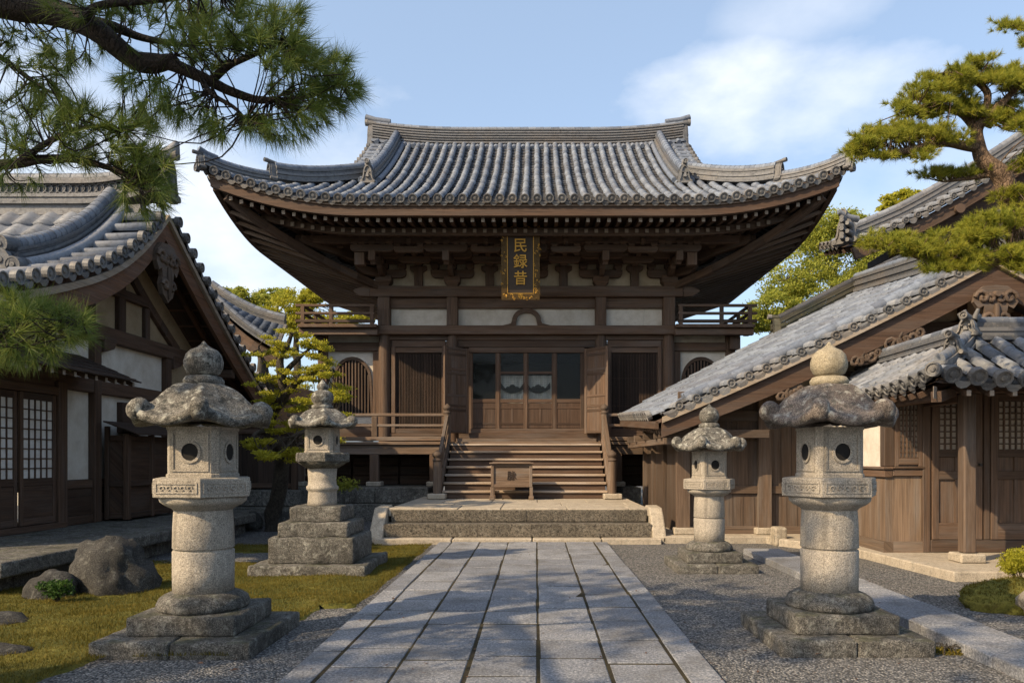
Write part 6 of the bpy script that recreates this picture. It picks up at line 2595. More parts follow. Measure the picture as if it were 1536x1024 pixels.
for nm_, loc, s, rz_, lb in (
        ('n', (2.87, 6.80, 0), 1.0, 12, 'large stone lantern with brown stained roof on gravel beside the porch, front right'),
        ('s', (2.80, 11.2, 0), 0.91, 16, 'smaller pale stone lantern with round shaft on gravel in front of the right hall')):
    c = copy_tree(LA)
    c.location = loc
    c.scale = (s * 0.96, s * 0.96, s)
    c.rotation_euler.z = R(rz_)
    # plinths stay square to the path
    for ch in c.children:
        if 'plinth' in ch.name:
            ch.rotation_euler.z = R(-rz_)
        if nm_ == 'n' and ch.name.startswith(('lantern_roof', 'finial')):
            ch.data = ch.data.copy()
            ch.data.materials[0] = None
            ch.data.materials.clear()
            ch.data.materials.append(None)
    c['label'] = lb
M['stone_roof_brown'] = m_stone('brown_stained_granite', (0.15, 0.122, 0.105), (0.045, 0.034, 0.03), (0.31, 0.27, 0.225), 0.45, bump=0.9, blotch=0.7)
M['stone_fin_pale'] = m_stone('pale_granite', (0.34, 0.29, 0.20), (0.17, 0.14, 0.09), (0.48, 0.42, 0.30), 0.15, bump=0.8, blotch=0.3)
for o in bpy.data.objects:
    if o.type == 'MESH' and o.name.startswith(('lantern_roof', 'finial')):
        if len(o.data.materials) and o.data.materials[0] is None:
            o.data.materials[0] = M['stone_roof_brown' if o.name.startswith('lantern_roof') else 'stone_fin_pale']

# stepped lantern by the tree: taller base of four blocks, short banded shaft
LQ = thing('stone_lantern', 'mossy stone lantern on a tall stepped base beside the small yellow green tree', 'stone lantern', (-2.78, 10.95, 0), 'stone lanterns along the path')
bx, by = -2.78, 10.95
for nm_, hx, z0_, z1_ in (('lower_plinth', 0.78, -0.02, 0.17), ('middle_plinth', 0.58, 0.168, 0.52), ('upper_plinth', 0.48, 0.518, 0.72), ('plinth_block', 0.36, 0.718, 0.93)):
    m_ = MB()
    slab_block(m_, bx, by, hx, hx, z0_, z1_, 0, 0.014)
    m_.build(nm_, 'stone_base', LQ)
m_ = MB()
m_.lathe([(0.21, 0.92), (0.20, 1.0), (0.195, 1.12), (0.20, 1.14), (0.225, 1.16), (0.225, 1.20), (0.20, 1.22), (0.195, 1.3), (0.205, 1.48)], (bx, by, 0), 30, jit=0.010)
m_.build('shaft', 'stone_lantern', LQ)
m_ = MB()
m_.lathe([(0.22, 1.46), (0.30, 1.51), (0.35, 1.55)], (bx, by, 0), 30, jit=0.01)
m_.lathe([(0.39, 1.545), (0.41, 1.56), (0.41, 1.66), (0.39, 1.68)], (bx, by, 0), 30, poly=6, rot=ROT)
m_.build('platform', 'stone_base', LQ)
m_ = MB()
chamber(m_, (bx, by, 0), 0.25, 1.675, 2.03, R(-92), 0.066, 1)
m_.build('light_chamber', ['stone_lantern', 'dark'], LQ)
m_ = MB()
kasa(m_, (bx, by, 0), 0.50, 2.07, 2.32, ROT, 0.078)
m_.build('lantern_roof', 'stone_roof', LQ)
m_ = MB()
m_.lathe([(0.10, 2.29), (0.15, 2.31), (0.15, 2.35), (0.11, 2.37), (0.14, 2.40), (0.16, 2.46), (0.145, 2.52), (0.10, 2.56), (0.065, 2.575), (0.085, 2.60), (0.08, 2.64), (0.04, 2.68), (0.006, 2.73)], (bx, by, 0), 24, jit=0.008)
m_.build('finial', 'stone_roof', LQ)


# ================================================================== ROCKS
def rock(name, label, c, r, mat='stone_rock', seed=0, sub=4, cat='rock', sharp=0.28):
    import bmesh
    bm = bmesh.new()
    bmesh.ops.create_icosphere(bm, subdivisions=sub, radius=1)
    o = V((seed * 7.3, seed * 3.1, seed))
    for v in bm.verts:
        p = v.co.copy()
        k = 1 + sharp * mnoise.noise(p * 1.3 + o) + sharp * 0.5 * mnoise.noise(p * 2.9 + o) + 0.10 * mnoise.noise(p * 7 + o) + 0.04 * mnoise.noise(p * 17 + o)
        q = mnoise.cell(p * 1.7 + o)
        k *= 0.97 + 0.05 * q
        v.co = V((p.x * r[0] * k, p.y * r[1] * k, max(p.z, -0.35) * r[2] * k)) + V(c)
    me = bpy.data.meshes.new(name)
    bm.to_mesh(me)
    bm.free()
    for pl in me.polygons:
        pl.use_smooth = True
    me.materials.append(M[mat])
    ob = bpy.data.objects.new(name, me)
    col.objects.link(ob)
    return tag(ob, label, cat)


rock('garden_rock', 'big dark rounded boulder on the moss in front of the left terrace', (-4.76, 9.1, 0.15), (0.47, 0.38, 0.50), seed=4)
rock('garden_rock', 'low dark rock leaning against the left side of the big boulder', (-5.25, 8.75, 0.04), (0.30, 0.28, 0.30), seed=5, sub=3)
rock('garden_rock', 'flat stone in the moss at the left picture edge, farther of two', (-4.95, 7.35, -0.02), (0.36, 0.22, 0.13), seed=8, sub=3)
rock('garden_rock', 'flat mossy stone in the moss at the left picture edge, nearer of two', (-4.12, 6.18, -0.03), (0.36, 0.2, 0.14), seed=9, sub=3)
rock('garden_rock', 'small upright rock left of the little tree trunk', (-5.95, 16.9, 0.14), (0.20, 0.18, 0.30), seed=11, sub=3)
rock('garden_rock', 'rough rock right of the little tree trunk', (-5.25, 17.0, 0.12), (0.34, 0.25, 0.30), seed=12, sub=3)
rock('garden_rock', 'rounded rock between the stepped lantern and the podium kerb', (-3.0, 12.9, 0.12), (0.34, 0.3, 0.42), seed=14, sub=3, mat='stone_base')
rock('garden_rock', 'tan rock in the front of the moss mound on the right', (5.52, 7.75, 0.10), (0.34, 0.25, 0.24), seed=17, mat='stone_warm', sharp=0.2)
rock('moss_mound', 'brownish moss covered mound at the right picture edge', (5.55, 8.25, 0.0), (0.72, 0.5, 0.30), seed=21, mat='moss', cat='moss mound', sharp=0.15)


# ================================================================== PLANTS
def leaf_quads(centers, dirs, size, jitter=0.3, aspect=0.55, droop=0.0):
    """rhombic leaves: centers (n,3), random orientation biased along dirs"""
    n = len(centers)
    a = dirs + rng.normal(0, 0.7, (n, 3))
    a /= np.linalg.norm(a, axis=1)[:, None] + 1e-9
    b = np.cross(a, rng.normal(0, 1, (n, 3)))
    b /= np.linalg.norm(b, axis=1)[:, None] + 1e-9
    s = size * rng.uniform(1 - jitter, 1 + jitter, (n, 1))
    p0 = centers - a * s * 0.5
    p1 = centers + b * s * aspect * 0.5
    p2 = centers + a * s * 0.5
    p3 = centers - b * s * aspect * 0.5
    vv = np.stack([p0, p1, p2, p3], 1).reshape(-1, 3)
    return vv


def quad_faces(n):
    return np.arange(n * 4).reshape(-1, 4)


def clump_points(c, r, n, shell=0.55):
    d = rng.normal(0, 1, (n, 3))
    d /= np.linalg.norm(d, axis=1)[:, None]
    rad = (shell + (1 - shell) * rng.random((n, 1))) ** 0.7
    nz = np.array([0.75 + 0.5 * mnoise.noise(V(tuple(q * 2.2 + np.array(c)))) for q in d])[:, None]
    return np.array(c) + d * rad * nz * np.array(r), d


def needles(tufts, dirs, ln, n, w, spread):
    """fans of needles: tufts (k,3), unit dirs (k,3)"""
    k = len(tufts)
    t = np.repeat(tufts, n, 0)
    d = np.repeat(dirs, n, 0) + rng.normal(0, spread, (k * n, 3))
    d /= np.linalg.norm(d, axis=1)[:, None] + 1e-9
    l = ln if np.isscalar(ln) else np.repeat(ln, n)[:, None]
    l = l * rng.uniform(0.65, 1.1, (k * n, 1))
    s = np.cross(d, rng.normal(0, 1, (k * n, 3)))
    s /= np.linalg.norm(s, axis=1)[:, None] + 1e-9
    st = t + np.repeat(dirs, n, 0) * (rng.random((k * n, 1)) - 0.5) * l * 0.45
    tip = st + d * l
    tip[:, 2] -= l[:, 0] * 0.06
    return np.stack([st - s * w / 2, st + s * w / 2, tip], 1).reshape(-1, 3)


def branch_to(mb, src_pts, target, r0, r1, mat=0, sag=0.0, n=4, sides=4):
    """thin twig from the nearest point of a limb to a target"""
    best = min(src_pts, key=lambda q: (q - target).length)
    if (best - target).length < 0.03:
        return best
    mid = best.lerp(target, 0.5) + V((random.uniform(-1, 1), random.uniform(-1, 1), random.uniform(-1, 1))) * (best - target).length * 0.13 + V((0, 0, sag))
    pts = catmull([best, mid, target], 3)
    rr_ = [r0 + (r1 - r0) * i / (len(pts) - 1) for i in range(len(pts))]
    mb.tube(pts, rr_, sides, mat, False)
    return pts


def limb(mb, pts, r0, r1, n=8, sub=6, rough=0.12, mat=0):
    q = catmull(pts, sub)
    q = [p + V((mnoise.noise(p * 2.3), mnoise.noise(p * 2.3 + V((5, 0, 0))), mnoise.noise(p * 2.3 + V((0, 5, 0))))) * r0 * 0.55 for p in q]
    m = len(q)
    rd = [r0 * (1 - i / (m - 1)) ** 0.85 + r1 for i in range(m)]
    mb.tube(q, rd, n, mat, True, True, rough)
    return q


# ---- overhanging pine, upper left
PT = thing('pine_tree', 'long needled green pine whose dark boughs hang over the courtyard from the upper left', 'pine tree', (-6.2, 3.2, 0), 'pine trees')
mb = MB()
DP = 4.6
allp = []
trunk = limb(mb, [V((-6.2, 3.2, -0.1)), V((-6.1, 3.3, 1.4)), V((-5.7, 3.6, 2.8)), V((-5.2, 3.8, 4.2)), V((-5.0, 3.7, 5.6)), V((-5.3, 3.4, 7.0))], 0.26, 0.05, 14, 6)
mb.build('trunk', 'bark_dark', PT)
mb = MB()
def PP(px, py, D=DP):
    return P(px, py, D)
main = limb(mb, [V((-5.25, 3.8, 4.1)), V((-4.3, 4.2, 4.55)), PP(-40, -8), PP(80, 18), PP(140, 48), PP(200, 92), PP(255, 88), PP(268, 80)], 0.075, 0.030, 12)
lim2 = limb(mb, [PP(200, 90), PP(250, 92), PP(300, 112), PP(345, 135), PP(385, 148), PP(412, 146, 4.5)], 0.035, 0.012, 10)
lim3 = limb(mb, [PP(95, 25), PP(165, 40, 4.7), PP(215, 58, 4.8), PP(285, 70, 4.8)], 0.028, 0.012, 8)
lim4 = limb(mb, [PP(320, 118), PP(345, 96, 4.5), PP(385, 80, 4.4), PP(420, 66, 4.4)], 0.018, 0.008, 6)
lim5 = limb(mb, [PP(385, 148), PP(430, 150, 4.7), PP(475, 140, 4.7), PP(515, 125, 4.7)], 0.013, 0.006, 6)
lim6 = limb(mb, [PP(300, 112), PP(318, 140, 4.5), PP(350, 160, 4.4), PP(370, 180, 4.4)], 0.012, 0.006, 6)
lim7 = limb(mb, [PP(120, 36), PP(150, 10, 4.3), PP(230, 0, 4.3), PP(330, -10, 4.3)], 0.022, 0.008, 6)
lim8 = limb(mb, [V((-5.2, 3.9, 3.9)), V((-3.9, 4.3, 3.3)), PP(-20, 248, 4.5), PP(60, 240, 4.5), PP(115, 240, 4.5), PP(165, 252, 4.5), PP(210, 268, 4.5)], 0.032, 0.009, 8)
lim9 = limb(mb, [PP(30, 242, 4.5), PP(75, 212, 4.4), PP(130, 190, 4.4), PP(190, 195, 4.4)], 0.016, 0.006, 6)
lim10 = limb(mb, [V((-5.3, 3.8, 3.4)), V((-4.0, 4.2, 2.9)), PP(-60, 500, 4.5), PP(20, 488, 4.5), PP(80, 492, 4.5), PP(125, 495, 4.5)], 0.025, 0.008, 8)
lim11 = limb(mb, [PP(-40, 60, 4.6), PP(20, 100, 4.7), PP(60, 130, 4.7), PP(95, 145, 4.7)], 0.014, 0.006, 6)
limbs = main[12:] + lim2 + lim3 + lim4 + lim5 + lim6 + lim7 + lim8[12:] + lim9 + lim10[12:] + lim11
regions = [  # centre, radii, tufts, depth, outward direction in the picture
    (455, 120, 62, 55, 70, 4.5, (0.7, 0.2)), (500, 130, 38, 45, 40, 4.6, (1.0, 0.1)), (420, 60, 48, 50, 55, 4.4, (0.5, 0.7)), (350, 35, 80, 42, 70, 4.4, (0.3, 0.8)),
    (430, 180, 60, 26, 34, 4.6, (0.5, -0.7)), (350, 190, 52, 18, 24, 4.5, (0.1, -1.0)), (250, 160, 75, 24, 34, 4.6, (0.1, -0.9)), (215, 128, 45, 20, 16, 4.6, (-0.3, -0.8)),
    (300, 80, 60, 28, 30, 4.7, (0.2, 0.8)), (250, 20, 90, 25, 34, 4.5, (0.1, 0.8)), (130, 70, 70, 35, 22, 4.8, (-0.2, -0.6)), (50, 75, 60, 55, 22, 4.8, (0.0, -0.5)),
    (150, 10, 80, 22, 22, 4.5, (0, 0.8)), (70, 120, 38, 22, 14, 4.7, (0.6, -0.6)),
    (40, 180, 65, 35, 34, 4.5, (0.2, 0.6)), (120, 185, 52, 28, 30, 4.4, (0.5, 0.7)), (185, 200, 42, 26, 22, 4.4, (0.8, 0.5)), (70, 225, 75, 20, 26, 4.5, (0.2, 0.3)),
    (160, 235, 55, 20, 26, 4.5, (0.6, -0.1)), (212, 250, 36, 32, 34, 4.5, (0.8, 0.2)), (215, 290, 34, 28, 26, 4.5, (0.5, -0.6)), (20, 265, 60, 20, 8, 4.5, (0, -0.8)),
    (30, 480, 60, 34, 44, 4.5, (0.2, 0.5)), (95, 490, 42, 26, 32, 4.5, (0.8, 0.2)), (40, 520, 60, 20, 24, 4.5, (0.2, -0.6)), (-20, 500, 60, 50, 24, 4.5, (0, 0.3)),
]
tf, td = [], []
for (cx_, cy_, rx_, ry_, cnt, D_, dr2) in regions:
    for _ in range(int(cnt * 1.05)):
        a_, q_ = random.uniform(0, 6.283), math.sqrt(random.random())
        D2 = D_ + random.gauss(0, 0.28)
        p = P(cx_ + math.cos(a_) * q_ * rx_, cy_ + math.sin(a_) * q_ * ry_, D2)
        pts_ = branch_to(mb, limbs, p, 0.0055, 0.0025, 0, -0.01)
        d_ = V((dr2[0] + math.cos(a_) * 0.5, random.uniform(-0.6, 0.6), dr2[1] - math.sin(a_) * 0.5))
        if isinstance(pts_, list):
            d_ = d_.normalized() * 0.8 + (pts_[-1] - pts_[-2]).normalized() * 0.5
        tf.append(tuple(p))
        td.append(tuple(d_.normalized()))
mb.build('branches', 'bark_dark', PT)
# unseen crown of the tree, out of view, clumps placed to shade the courtyard
mb = MB()
offs = []
for (c_, r_, cnt) in (((-3.6, 1.6, 6.2), (2.0, 1.6, 0.45), 70), ((-5.6, 2.0, 7.2), (1.7, 1.7, 0.5), 70), ((-5.8, 4.6, 5.6), (0.9, 1.1, 0.4), 70), ((-2.2, 2.4, 6.6), (1.3, 1.1, 0.35), 18),
                      ((-7.6, 1.2, 5.2), (1.6, 1.4, 0.45), 110), ((-4.8, -0.2, 5.0), (1.8, 1.1, 0.4), 140)):
    l_ = limb(mb, [V((-5.1, 3.7, min(c_[2] - 0.4, 6.6))), V((-5.1, 3.7, c_[2] - 0.2)).lerp(V(c_), 0.5), V(c_)], 0.07, 0.02, 8)
    for _ in range(cnt):
        a_, q_ = random.uniform(0, 6.283), math.sqrt(random.random())
        p = V((c_[0] + math.cos(a_) * q_ * r_[0], c_[1] + math.sin(a_) * q_ * r_[1], c_[2] + random.uniform(-1, 1) * r_[2]))
        offs.append(tuple(p))
        if random.random() < 0.5:
            branch_to(mb, l_, p, 0.012, 0.005)
mb.build('branches', 'bark_dark', PT)
v1 = needles(np.array(tf), np.array(td), 0.142 * rng.uniform(0.65, 1.15, len(tf)), 52, 0.0036, 0.62)
np_mesh('needles', v1, np.arange(len(v1)).reshape(-1, 3), 'needle_green', PT)
offs = np.array(offs)
od = rng.normal(0, 0.5, offs.shape) + np.array([0, 0, 0.7])
od /= np.linalg.norm(od, axis=1)[:, None]
v2 = needles(offs, od, 0.34, 55, 0.016, 0.8)
np_mesh('needles', v2, np.arange(len(v2)).reshape(-1, 3), 'needle_green', PT)

# ---- sculpted pine on the right
PR = thing('pine_tree', 'sunlit cloud pruned pine with thick reddish trunk in front of the tiled roofs at right', 'pine tree', (7.6, 8.9, 0), 'pine trees')
mb = MB()
tr_ = limb(mb, [V((7.7, 8.8, -0.1)), V((7.6, 8.9, 1.3)), V((7.2, 9.0, 2.6)), V((6.9, 9.0, 3.6)), V((6.45, 9.0, 4.2)), P(1528, 300, 9.0), P(1505, 270, 9.0), P(1474, 245, 9.0), P(1462, 215, 9.0), P(1470, 190, 9.0), P(1500, 160, 9.0)], 0.155, 0.035, 16, 6, 0.2)
mb.build('trunk', 'bark_red', PR)
mb = MB()
b1_ = limb(mb, [P(1462, 222, 9.0), P(1420, 215, 8.9), P(1370, 222, 8.8), P(1320, 232, 8.8), P(1296, 228, 8.8)], 0.05, 0.012, 8)
b2_ = limb(mb, [P(1468, 200, 9.0), P(1440, 170, 9.1), P(1400, 160, 9.1), P(1360, 165, 9.1)], 0.04, 0.012, 8)
b3_ = limb(mb, [P(1475, 180, 9.0), P(1480, 140, 9.0), P(1450, 115, 9.0), P(1420, 110, 9.0)], 0.04, 0.01, 8)
b4_ = limb(mb, [P(1480, 190, 9.0), P(1510, 150, 8.9), P(1560, 110, 8.8)], 0.05, 0.012, 8)
b5_ = limb(mb, [P(1490, 262, 9.0), P(1450, 268, 9.1), P(1415, 272, 9.1)], 0.03, 0.008, 6)
b6_ = limb(mb, [V((6.75, 9.0, 3.7)), P(1545, 385, 8.8), P(1500, 388, 8.7), P(1440, 395, 8.7), P(1380, 385, 8.7), P(1330, 372, 8.7)], 0.08, 0.012, 10)
b7_ = limb(mb, [V((6.9, 9.0, 3.4)), P(1560, 420, 8.5), P(1525, 400, 8.5)], 0.05, 0.012, 8)
b8_ = limb(mb, [P(1545, 200, 9.2), P(1570, 120, 9.2), P(1560, 60, 9.2), P(1530, 42, 9.2)], 0.04, 0.01, 8)
rl_ = tr_[36:] + b1_ + b2_ + b3_ + b4_ + b5_ + b6_ + b7_ + b8_
pads = [  # px, py, rx, ry, depth, tufts
    (1490, 110, 62, 30, 9.0, 150), (1420, 130, 48, 24, 9.0, 95), (1545, 130, 40, 34, 8.9, 70), (1375, 165, 44, 22, 9.1, 80), (1440, 165, 48, 20, 9.0, 80), (1500, 175, 45, 26, 9.0, 90),
    (1345, 200, 46, 22, 8.9, 90), (1305, 220, 30, 22, 8.8, 60), (1400, 205, 50, 18, 8.9, 70), (1360, 235, 40, 13, 8.8, 40), (1290, 236, 14, 12, 8.8, 16), (1545, 190, 30, 24, 8.9, 40),
    (1425, 268, 34, 16, 9.1, 45), (1465, 262, 22, 10, 9.1, 16),
    (1360, 372, 50, 20, 8.7, 90), (1420, 372, 55, 26, 8.7, 110), (1490, 352, 55, 30, 8.7, 130), (1535, 320, 36, 40, 8.8, 110), (1465, 395, 48, 18, 8.6, 60), (1400, 400, 45, 14, 8.7, 50), (1330, 365, 25, 14, 8.7, 30),
    (1520, 392, 26, 28, 8.4, 50), (1545, 400, 26, 34, 8.4, 40), (1540, 245, 30, 24, 9.1, 40), (1530, 40, 20, 22, 9.2, 26), (1570, 60, 40, 40, 9.2, 40),
]
tf, td = [], []
for (px_, py_, rx_, ry_, D_, cnt) in pads:
    cnt = int(cnt * 3.0)
    ncl = max(5, int(rx_ * ry_ / 95))
    cl_ = []
    for _ in range(ncl):
        a_, q_ = random.uniform(0, 6.283), math.sqrt(random.random()) * 0.9
        cl_.append((px_ + math.cos(a_) * q_ * rx_, py_ + math.sin(a_) * q_ * ry_ * (1 if math.sin(a_) < 0 else 0.5), D_ + random.uniform(-1, 1) * rx_ * D_ / F * 0.7, random.uniform(0.6, 1.25)))
    for _ in range(cnt):
        cx2, cy2, D2, sc_ = random.choice(cl_)
        dx, dy, dd = random.gauss(0, 9.5) * sc_, random.gauss(0, 5.0) * sc_, random.gauss(0, 0.07) * sc_
        dy = dy if dy < 0 else dy * 0.6
        p = P(cx2 + dx, cy2 + dy, D2 + dd)
        if random.random() < 0.2:
            branch_to(mb, rl_, p, 0.009, 0.003)
        d_ = V((dx / 14 + random.gauss(0, 0.25), dd * 4 - 0.1, 0.65 - dy / 14))
        tf.append(tuple(p))
        td.append(tuple(d_.normalized()))
mb.build('branches', 'bark_red', PR)
v3 = needles(np.array(tf), np.array(td), 0.085, 48, 0.0055, 0.6)
np_mesh('needles', v3, np.arange(len(v3)).reshape(-1, 3), 'needle_gold', PR)

# ---- little tree by the stepped lantern
GT = thing('garden_tree', 'small leaning tree with layered yellow green foliage behind the stepped lantern', 'tree', (-5.55, 16.6, 0))
mb = MB()
DG = 14.7
gt = limb(mb, [P(408, 800, 16.9), P(412, 760, 16.8), P(424, 700, 16.3), P(416, 665, 15.9), P(402, 640, 15.5), P(412, 612, 15.1), P(426, 590, 14.8), P(422, 555, 14.7), P(430, 520, 14.7), P(436, 500, 14.7)], 0.155, 0.03, 14, 6, 0.2)
mb.build('trunk', 'bark_grey', GT)
mb = MB()
g1 = limb(mb, [P(426, 592, 14.8), P(450, 570, 14.6), P(470, 560, 14.5), P(500, 552, 14.4)], 0.07, 0.015, 7)
g2 = limb(mb, [P(420, 600, 14.8), P(400, 570, 14.9), P(396, 545, 15.0), P(388, 520, 15.0)], 0.07, 0.015, 7)
g3 = limb(mb, [P(424, 690, 16.2), P(440, 660, 14.7), P(470, 640, 14.5), P(500, 628, 14.4)], 0.06, 0.015, 7)
g4 = limb(mb, [P(404, 645, 15.5), P(385, 650, 14.7), P(375, 660, 14.7)], 0.05, 0.012, 7)
g5 = limb(mb, [P(428, 560, 14.8), P(450, 535, 14.7), P(470, 520, 14.6)], 0.05, 0.012, 7)
gl_ = gt[18:] + g1 + g2 + g3 + g4 + g5
gp = [(430, 510, 42, 16), (400, 535, 36, 15), (465, 525, 34, 15), (500, 560, 34, 20), (455, 560, 45, 15), (400, 575, 36, 20), (480, 592, 40, 16), (430, 600, 42, 18), (395, 610, 26, 14),
      (515, 590, 18, 16), (470, 640, 36, 18), (490, 665, 24, 12), (385, 665, 22, 12), (420, 640, 28, 12), (440, 680, 26, 11), (395, 680, 20, 10), (505, 625, 20, 12)]
cs, ds = [], []
for (px_, py_, rx_, ry_) in gp:
    rx_ *= 0.9
    px_ = 441 + (px_ - 441) * 0.94
    D_ = DG + random.uniform(-0.7, 0.5)
    for sub in range(11):
        a_, q_ = random.uniform(0, 6.283), math.sqrt(random.random())
        c_ = P(px_ + math.cos(a_) * q_ * rx_, py_ + math.sin(a_) * q_ * ry_, D_ + random.uniform(-0.4, 0.4))
        branch_to(mb, gl_, c_, 0.014, 0.004)
        pts_, d_ = clump_points(tuple(c_), (0.21, 0.21, 0.07), 150, 0.15)
        cs.append(pts_)
        ds.append(d_ * 0.5 + np.array([0, 0, 0.3]))
mb.build('branches', 'bark_grey', GT)
cs, ds = np.concatenate(cs), np.concatenate(ds)
np_mesh('foliage', leaf_quads(cs, ds, 0.045), quad_faces(len(cs)), 'leaf_gold', GT)


# ---- background trees
def big_tree(label, base, blobs, mat, leaf, per, limbs_, seed, trunk_r=0.25):
    t = thing('broadleaf_tree', label, 'tree', base, 'trees behind the temple')
    m = MB()
    al = []
    for k, l in enumerate(limbs_):
        al += limb(m, l, trunk_r if k == 0 else trunk_r * 0.45, 0.02, 8)
    C, Dd = [], []
    for (px_, py_, rx_, ry_, D_) in blobs:
        for sub in range(36):
            a_, q_ = random.uniform(0, 6.283), math.sqrt(random.random())
            c_ = P(px_ + math.cos(a_) * q_ * rx_, py_ + math.sin(a_) * q_ * ry_, D_ + random.uniform(-1.6, 1.6))
            if sub % 8 == 0:
                branch_to(m, al, c_, 0.04, 0.01)
            rr_ = min(rx_, ry_) * D_ / F * random.uniform(0.28, 0.58)
            d_ = rng.normal(0, 1, (per, 3))
            d_ *= np.array([0.5 + 0.9 * abs(mnoise.noise(V(tuple(q * 1.5)) + c_)) for q in d_])[:, None]
            p_ = np.array(tuple(c_)) + d_ * np.array((rr_ * 0.85, rr_ * 0.8, rr_ * 0.40))
            C.append(p_)
            Dd.append(d_ * 0.6 + np.array([0, 0, 0.2]))
    m.build('trunk', 'bark_grey', t)
    C, Dd = np.concatenate(C), np.concatenate(Dd)
    np_mesh('crown', leaf_quads(C, Dd, leaf), quad_faces(len(C)), mat, t)
    return t


big_tree('tall yellow green tree rising behind the right end of the temple roof', (14, 38, 0),
         [(1320, 430, 40, 30, 37), (1330, 370, 22, 26, 38), (1225, 355, 40, 22, 38), (1255, 345, 45, 30, 38), (1215, 385, 45, 30, 38), (1270, 400, 45, 34, 37), (1180, 425, 45, 26, 38), (1230, 440, 52, 30, 37), (1290, 440, 30, 30, 37), (1160, 460, 40, 22, 37), (1200, 480, 46, 18, 37), (1310, 395, 28, 30, 38), (1140, 480, 26, 16, 37), (1275, 330, 24, 14, 38)],
         'leaf_green', 0.12, 150,
         [[V((13.5, 38, 0)), P(1235, 560, 38), P(1240, 480, 38), P(1250, 420, 38), P(1258, 360, 38)], [P(1240, 490, 38), P(1200, 450, 38), P(1180, 420, 38)], [P(1246, 460, 38), P(1280, 420, 38), P(1300, 390, 38)], [P(1238, 500, 38), P(1190, 480, 37), P(1150, 470, 37)], [P(1250, 420, 38), P(1225, 390, 38), P(1215, 370, 38)]], 1)
big_tree('rounded yellow tree top showing over the rear hall roof', (24, 45, 0),
         [(1360, 300, 32, 12, 45), (1340, 312, 20, 9, 45), (1385, 296, 22, 9, 45)], 'leaf_gold', 0.2, 200,
         [[V((22, 45, 0)), P(1365, 480, 45), P(1362, 310, 45)]], 2)
big_tree('pale green tree seen between the left hall and the temple eaves', (-14, 40, 0),
         [(375, 450, 36, 14, 40), (350, 440, 22, 9, 40), (405, 445, 26, 12, 40), (390, 475, 40, 14, 40), (345, 460, 18, 12, 40)], 'leaf_green', 0.12, 130,
         [[V((-14, 40, 0)), P(392, 540, 40), P(388, 480, 40), P(380, 445, 40)], [P(388, 490, 40), P(360, 465, 40), P(345, 445, 40)]], 3)
big_tree('lighter green tree beside the left side balcony of the temple', (-12, 36, 0),
         [(445, 450, 32, 16, 38), (425, 475, 34, 18, 38), (470, 445, 18, 10, 38), (455, 485, 34, 18, 38), (500, 485, 34, 14, 38), (535, 478, 26, 10, 38)], 'leaf_gold', 0.12, 130,
         [[V((-12, 38, 0)), P(445, 560, 38), P(442, 500, 38), P(450, 450, 38)], [P(444, 500, 38), P(425, 480, 38), P(415, 465, 38)]], 4)

# ---- low plants
def shrub(name, label, c, r, n, leaf, mat, cat):
    c_ = V(c)
    t = thing(name, label, cat, (c_.x, c_.y, 0))
    m = MB()
    for i in range(14):
        a_ = random.uniform(0, 6.28)
        e_ = c_ + V((math.cos(a_) * r[0] * 0.7, math.sin(a_) * r[1] * 0.7, random.uniform(0, r[2] * 0.6)))
        m.tube(catmull([V((c_.x, c_.y, 0)), V((c_.x, c_.y, 0)).lerp(e_, 0.5) + V((0, 0, 0.05)), e_], 3), [0.008, 0.007, 0.006, 0.005, 0.004, 0.003, 0.002], 4, 0, False)
    m.build('stem', 'bark_grey', t)
    P_, D_ = [], []
    for k in range(12):
        a_, q_ = random.uniform(0, 6.28), math.sqrt(random.random())
        cc = (c_.x + math.cos(a_) * q_ * r[0] * 0.6, c_.y + math.sin(a_) * q_ * r[1] * 0.6, c_.z + random.uniform(-0.2, 0.45) * r[2])
        p_, d_ = clump_points(cc, (r[0] * 0.5, r[1] * 0.5, r[2] * 0.5), n // 12, 0.3)
        P_.append(p_)
        D_.append(d_ * 0.7 + np.array([0, 0, 0.3]))
    P_, D_ = np.concatenate(P_), np.concatenate(D_)
    np_mesh('leaves', leaf_quads(P_, D_, leaf), quad_faces(len(P_)), mat, t)
    return t


shrub('shrub', 'dark green shrub tucked between the stepped lantern and the foundation stones', (-3.75, 15.2, 0.42), (0.45, 0.4, 0.34), 3500, 0.05, 'fern', 'shrub')
shrub('shrub', 'bright rounded yellow green bush on the moss mound at the right edge', (5.75, 8.6, 0.42), (0.36, 0.32, 0.24), 14000, 0.022, 'leaf_gold', 'bush')
shrub('fern', 'green leafy fern in front of the big boulder on the left', (-4.95, 8.35, 0.16), (0.22, 0.18, 0.15), 1800, 0.035, 'fern', 'fern')
shrub('creeper', 'sprigs of small leaves growing behind the shaft of the stepped lantern', (-4.3, 18.3, 0.95), (0.7, 0.3, 0.30), 900, 0.06, 'leaf_green', 'plant')

# moss tuft by the plinth of the near right lantern
shrub('moss_tuft', 'small yellowish moss tuft at the right corner of the near right lantern plinth', (3.66, 6.35, 0.0), (0.26, 0.16, 0.05), 1500, 0.02, 'blade', 'moss tuft')

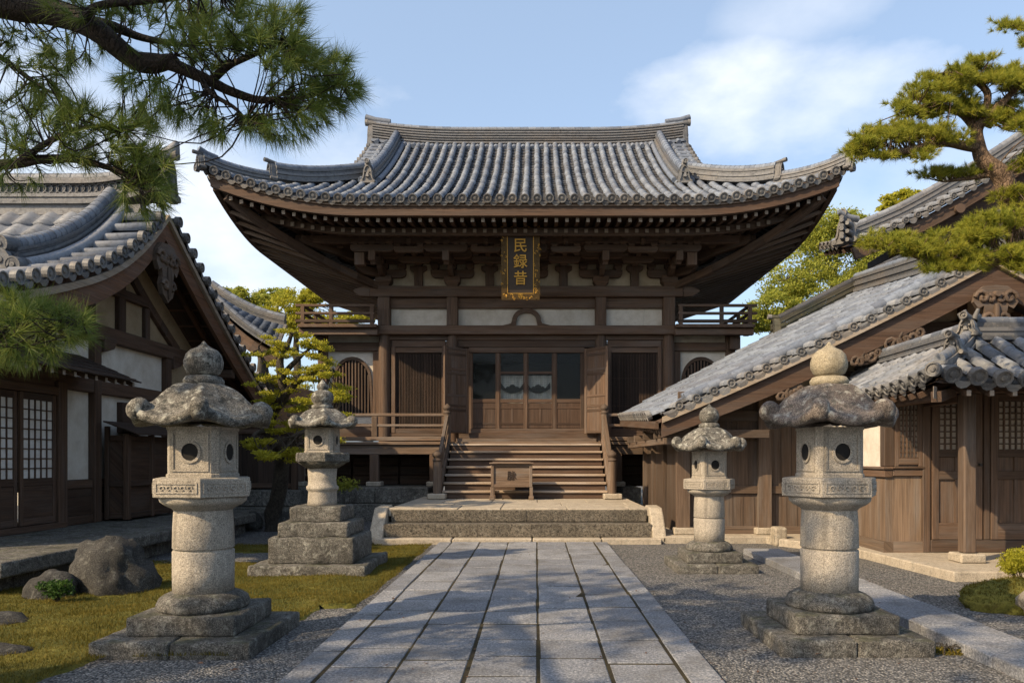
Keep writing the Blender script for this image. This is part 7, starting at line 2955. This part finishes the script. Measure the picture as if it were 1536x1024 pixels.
# fallen leaves
for k, (px_, py_, w_) in enumerate(((1066, 1000, 0), (1228, 985, 1), (352, 1010, 2), (1420, 965, 0), (980, 890, 1), (590, 905, 2), (300, 1000, 1), (1180, 900, 2))):
    D_ = 1.6 * F / (py_ - 687)
    x_ = CX + (px_ - 804) * D_ / F
    m = MB()
    a_ = random.uniform(0, 6.28)
    u_, q_ = V((math.cos(a_), math.sin(a_), 0.1)), V((-math.sin(a_), math.cos(a_), 0.15))
    c_ = V((x_, D_, 0.03 if abs(x_) > 1.6 else 0.06))
    s_ = 0.035
    m.add([c_ - u_ * s_, c_ + q_ * s_ * 0.5 + V((0, 0, 0.008)), c_ + u_ * s_, c_ - q_ * s_ * 0.5 + V((0, 0, 0.006)), c_], [(0, 4, 1), (1, 4, 2), (2, 4, 3), (3, 4, 0)], 0)
    o_ = m.build('fallen_leaf', 'dead_leaf' if 'dead_leaf' in M else 'wood_red')
    tag(o_, 'small curled brown leaf lying on the ground of the courtyard', 'leaf', 'fallen leaves')


# moss blades on the mound
mm = next(o for o in bpy.data.objects if o.name.startswith('moss_mound'))
tri = [(p.center.copy(), p.normal.copy(), p.area) for p in mm.data.polygons if p.normal.z > 0.15]
ar = np.array([t[2] for t in tri])
pick = rng.choice(len(tri), 9000, p=ar / ar.sum())
base = np.array([tuple(tri[i][0]) for i in pick]) + rng.normal(0, 0.015, (9000, 3)) * np.array([1, 1, 0.2])
nrm = np.array([tuple(tri[i][1]) for i in pick]) + rng.normal(0, 0.4, (9000, 3))
ang = rng.uniform(0, 6.283, 9000)
sd_ = np.stack([np.cos(ang), np.sin(ang), 0 * ang], 1) * 0.004
tip = base + nrm * rng.uniform(0.012, 0.03, (9000, 1))
vv = np.stack([base - sd_, base + sd_, tip], 1).reshape(-1, 3)
tu = np_mesh('moss_tufts', vv, np.arange(27000).reshape(-1, 3), 'blade', mm)
tu['kind'] = 'stuff'

# dry needles and crumbs of leaf blown over the ground and into the joints
n = 1500
y_ = rng.uniform(4.6, 14.2, n)
x_ = rng.uniform(-4.5, 5.5, n)
z_ = np.where((np.abs(x_ - 0.03) < 1.56), 0.053, np.where((x_ > 3.75) & (x_ < 4.37), 0.095, 0.006))
a_ = rng.uniform(0, 6.283, n)
l_ = rng.uniform(0.012, 0.05, n)
w_ = np.where(rng.random(n) < 0.75, 0.0016, 0.009)
d1 = np.stack([np.cos(a_) * l_, np.sin(a_) * l_, rng.uniform(0, 0.006, n)], 1)
d2 = np.stack([-np.sin(a_) * w_, np.cos(a_) * w_, 0 * a_], 1)
c_ = np.stack([x_, y_, z_], 1)
vv = np.stack([c_ - d1 * 0.5, c_ + d2, c_ + d1 * 0.5 + np.array([0, 0, 0.003]), c_ - d2], 1).reshape(-1, 3)
lt = np_mesh('leaf_litter', vv, np.arange(n * 4).reshape(-1, 4), 'wood_red')
tag(lt, 'dry needles and leaf crumbs strewn over gravel and paving', 'leaf litter', kind='stuff')
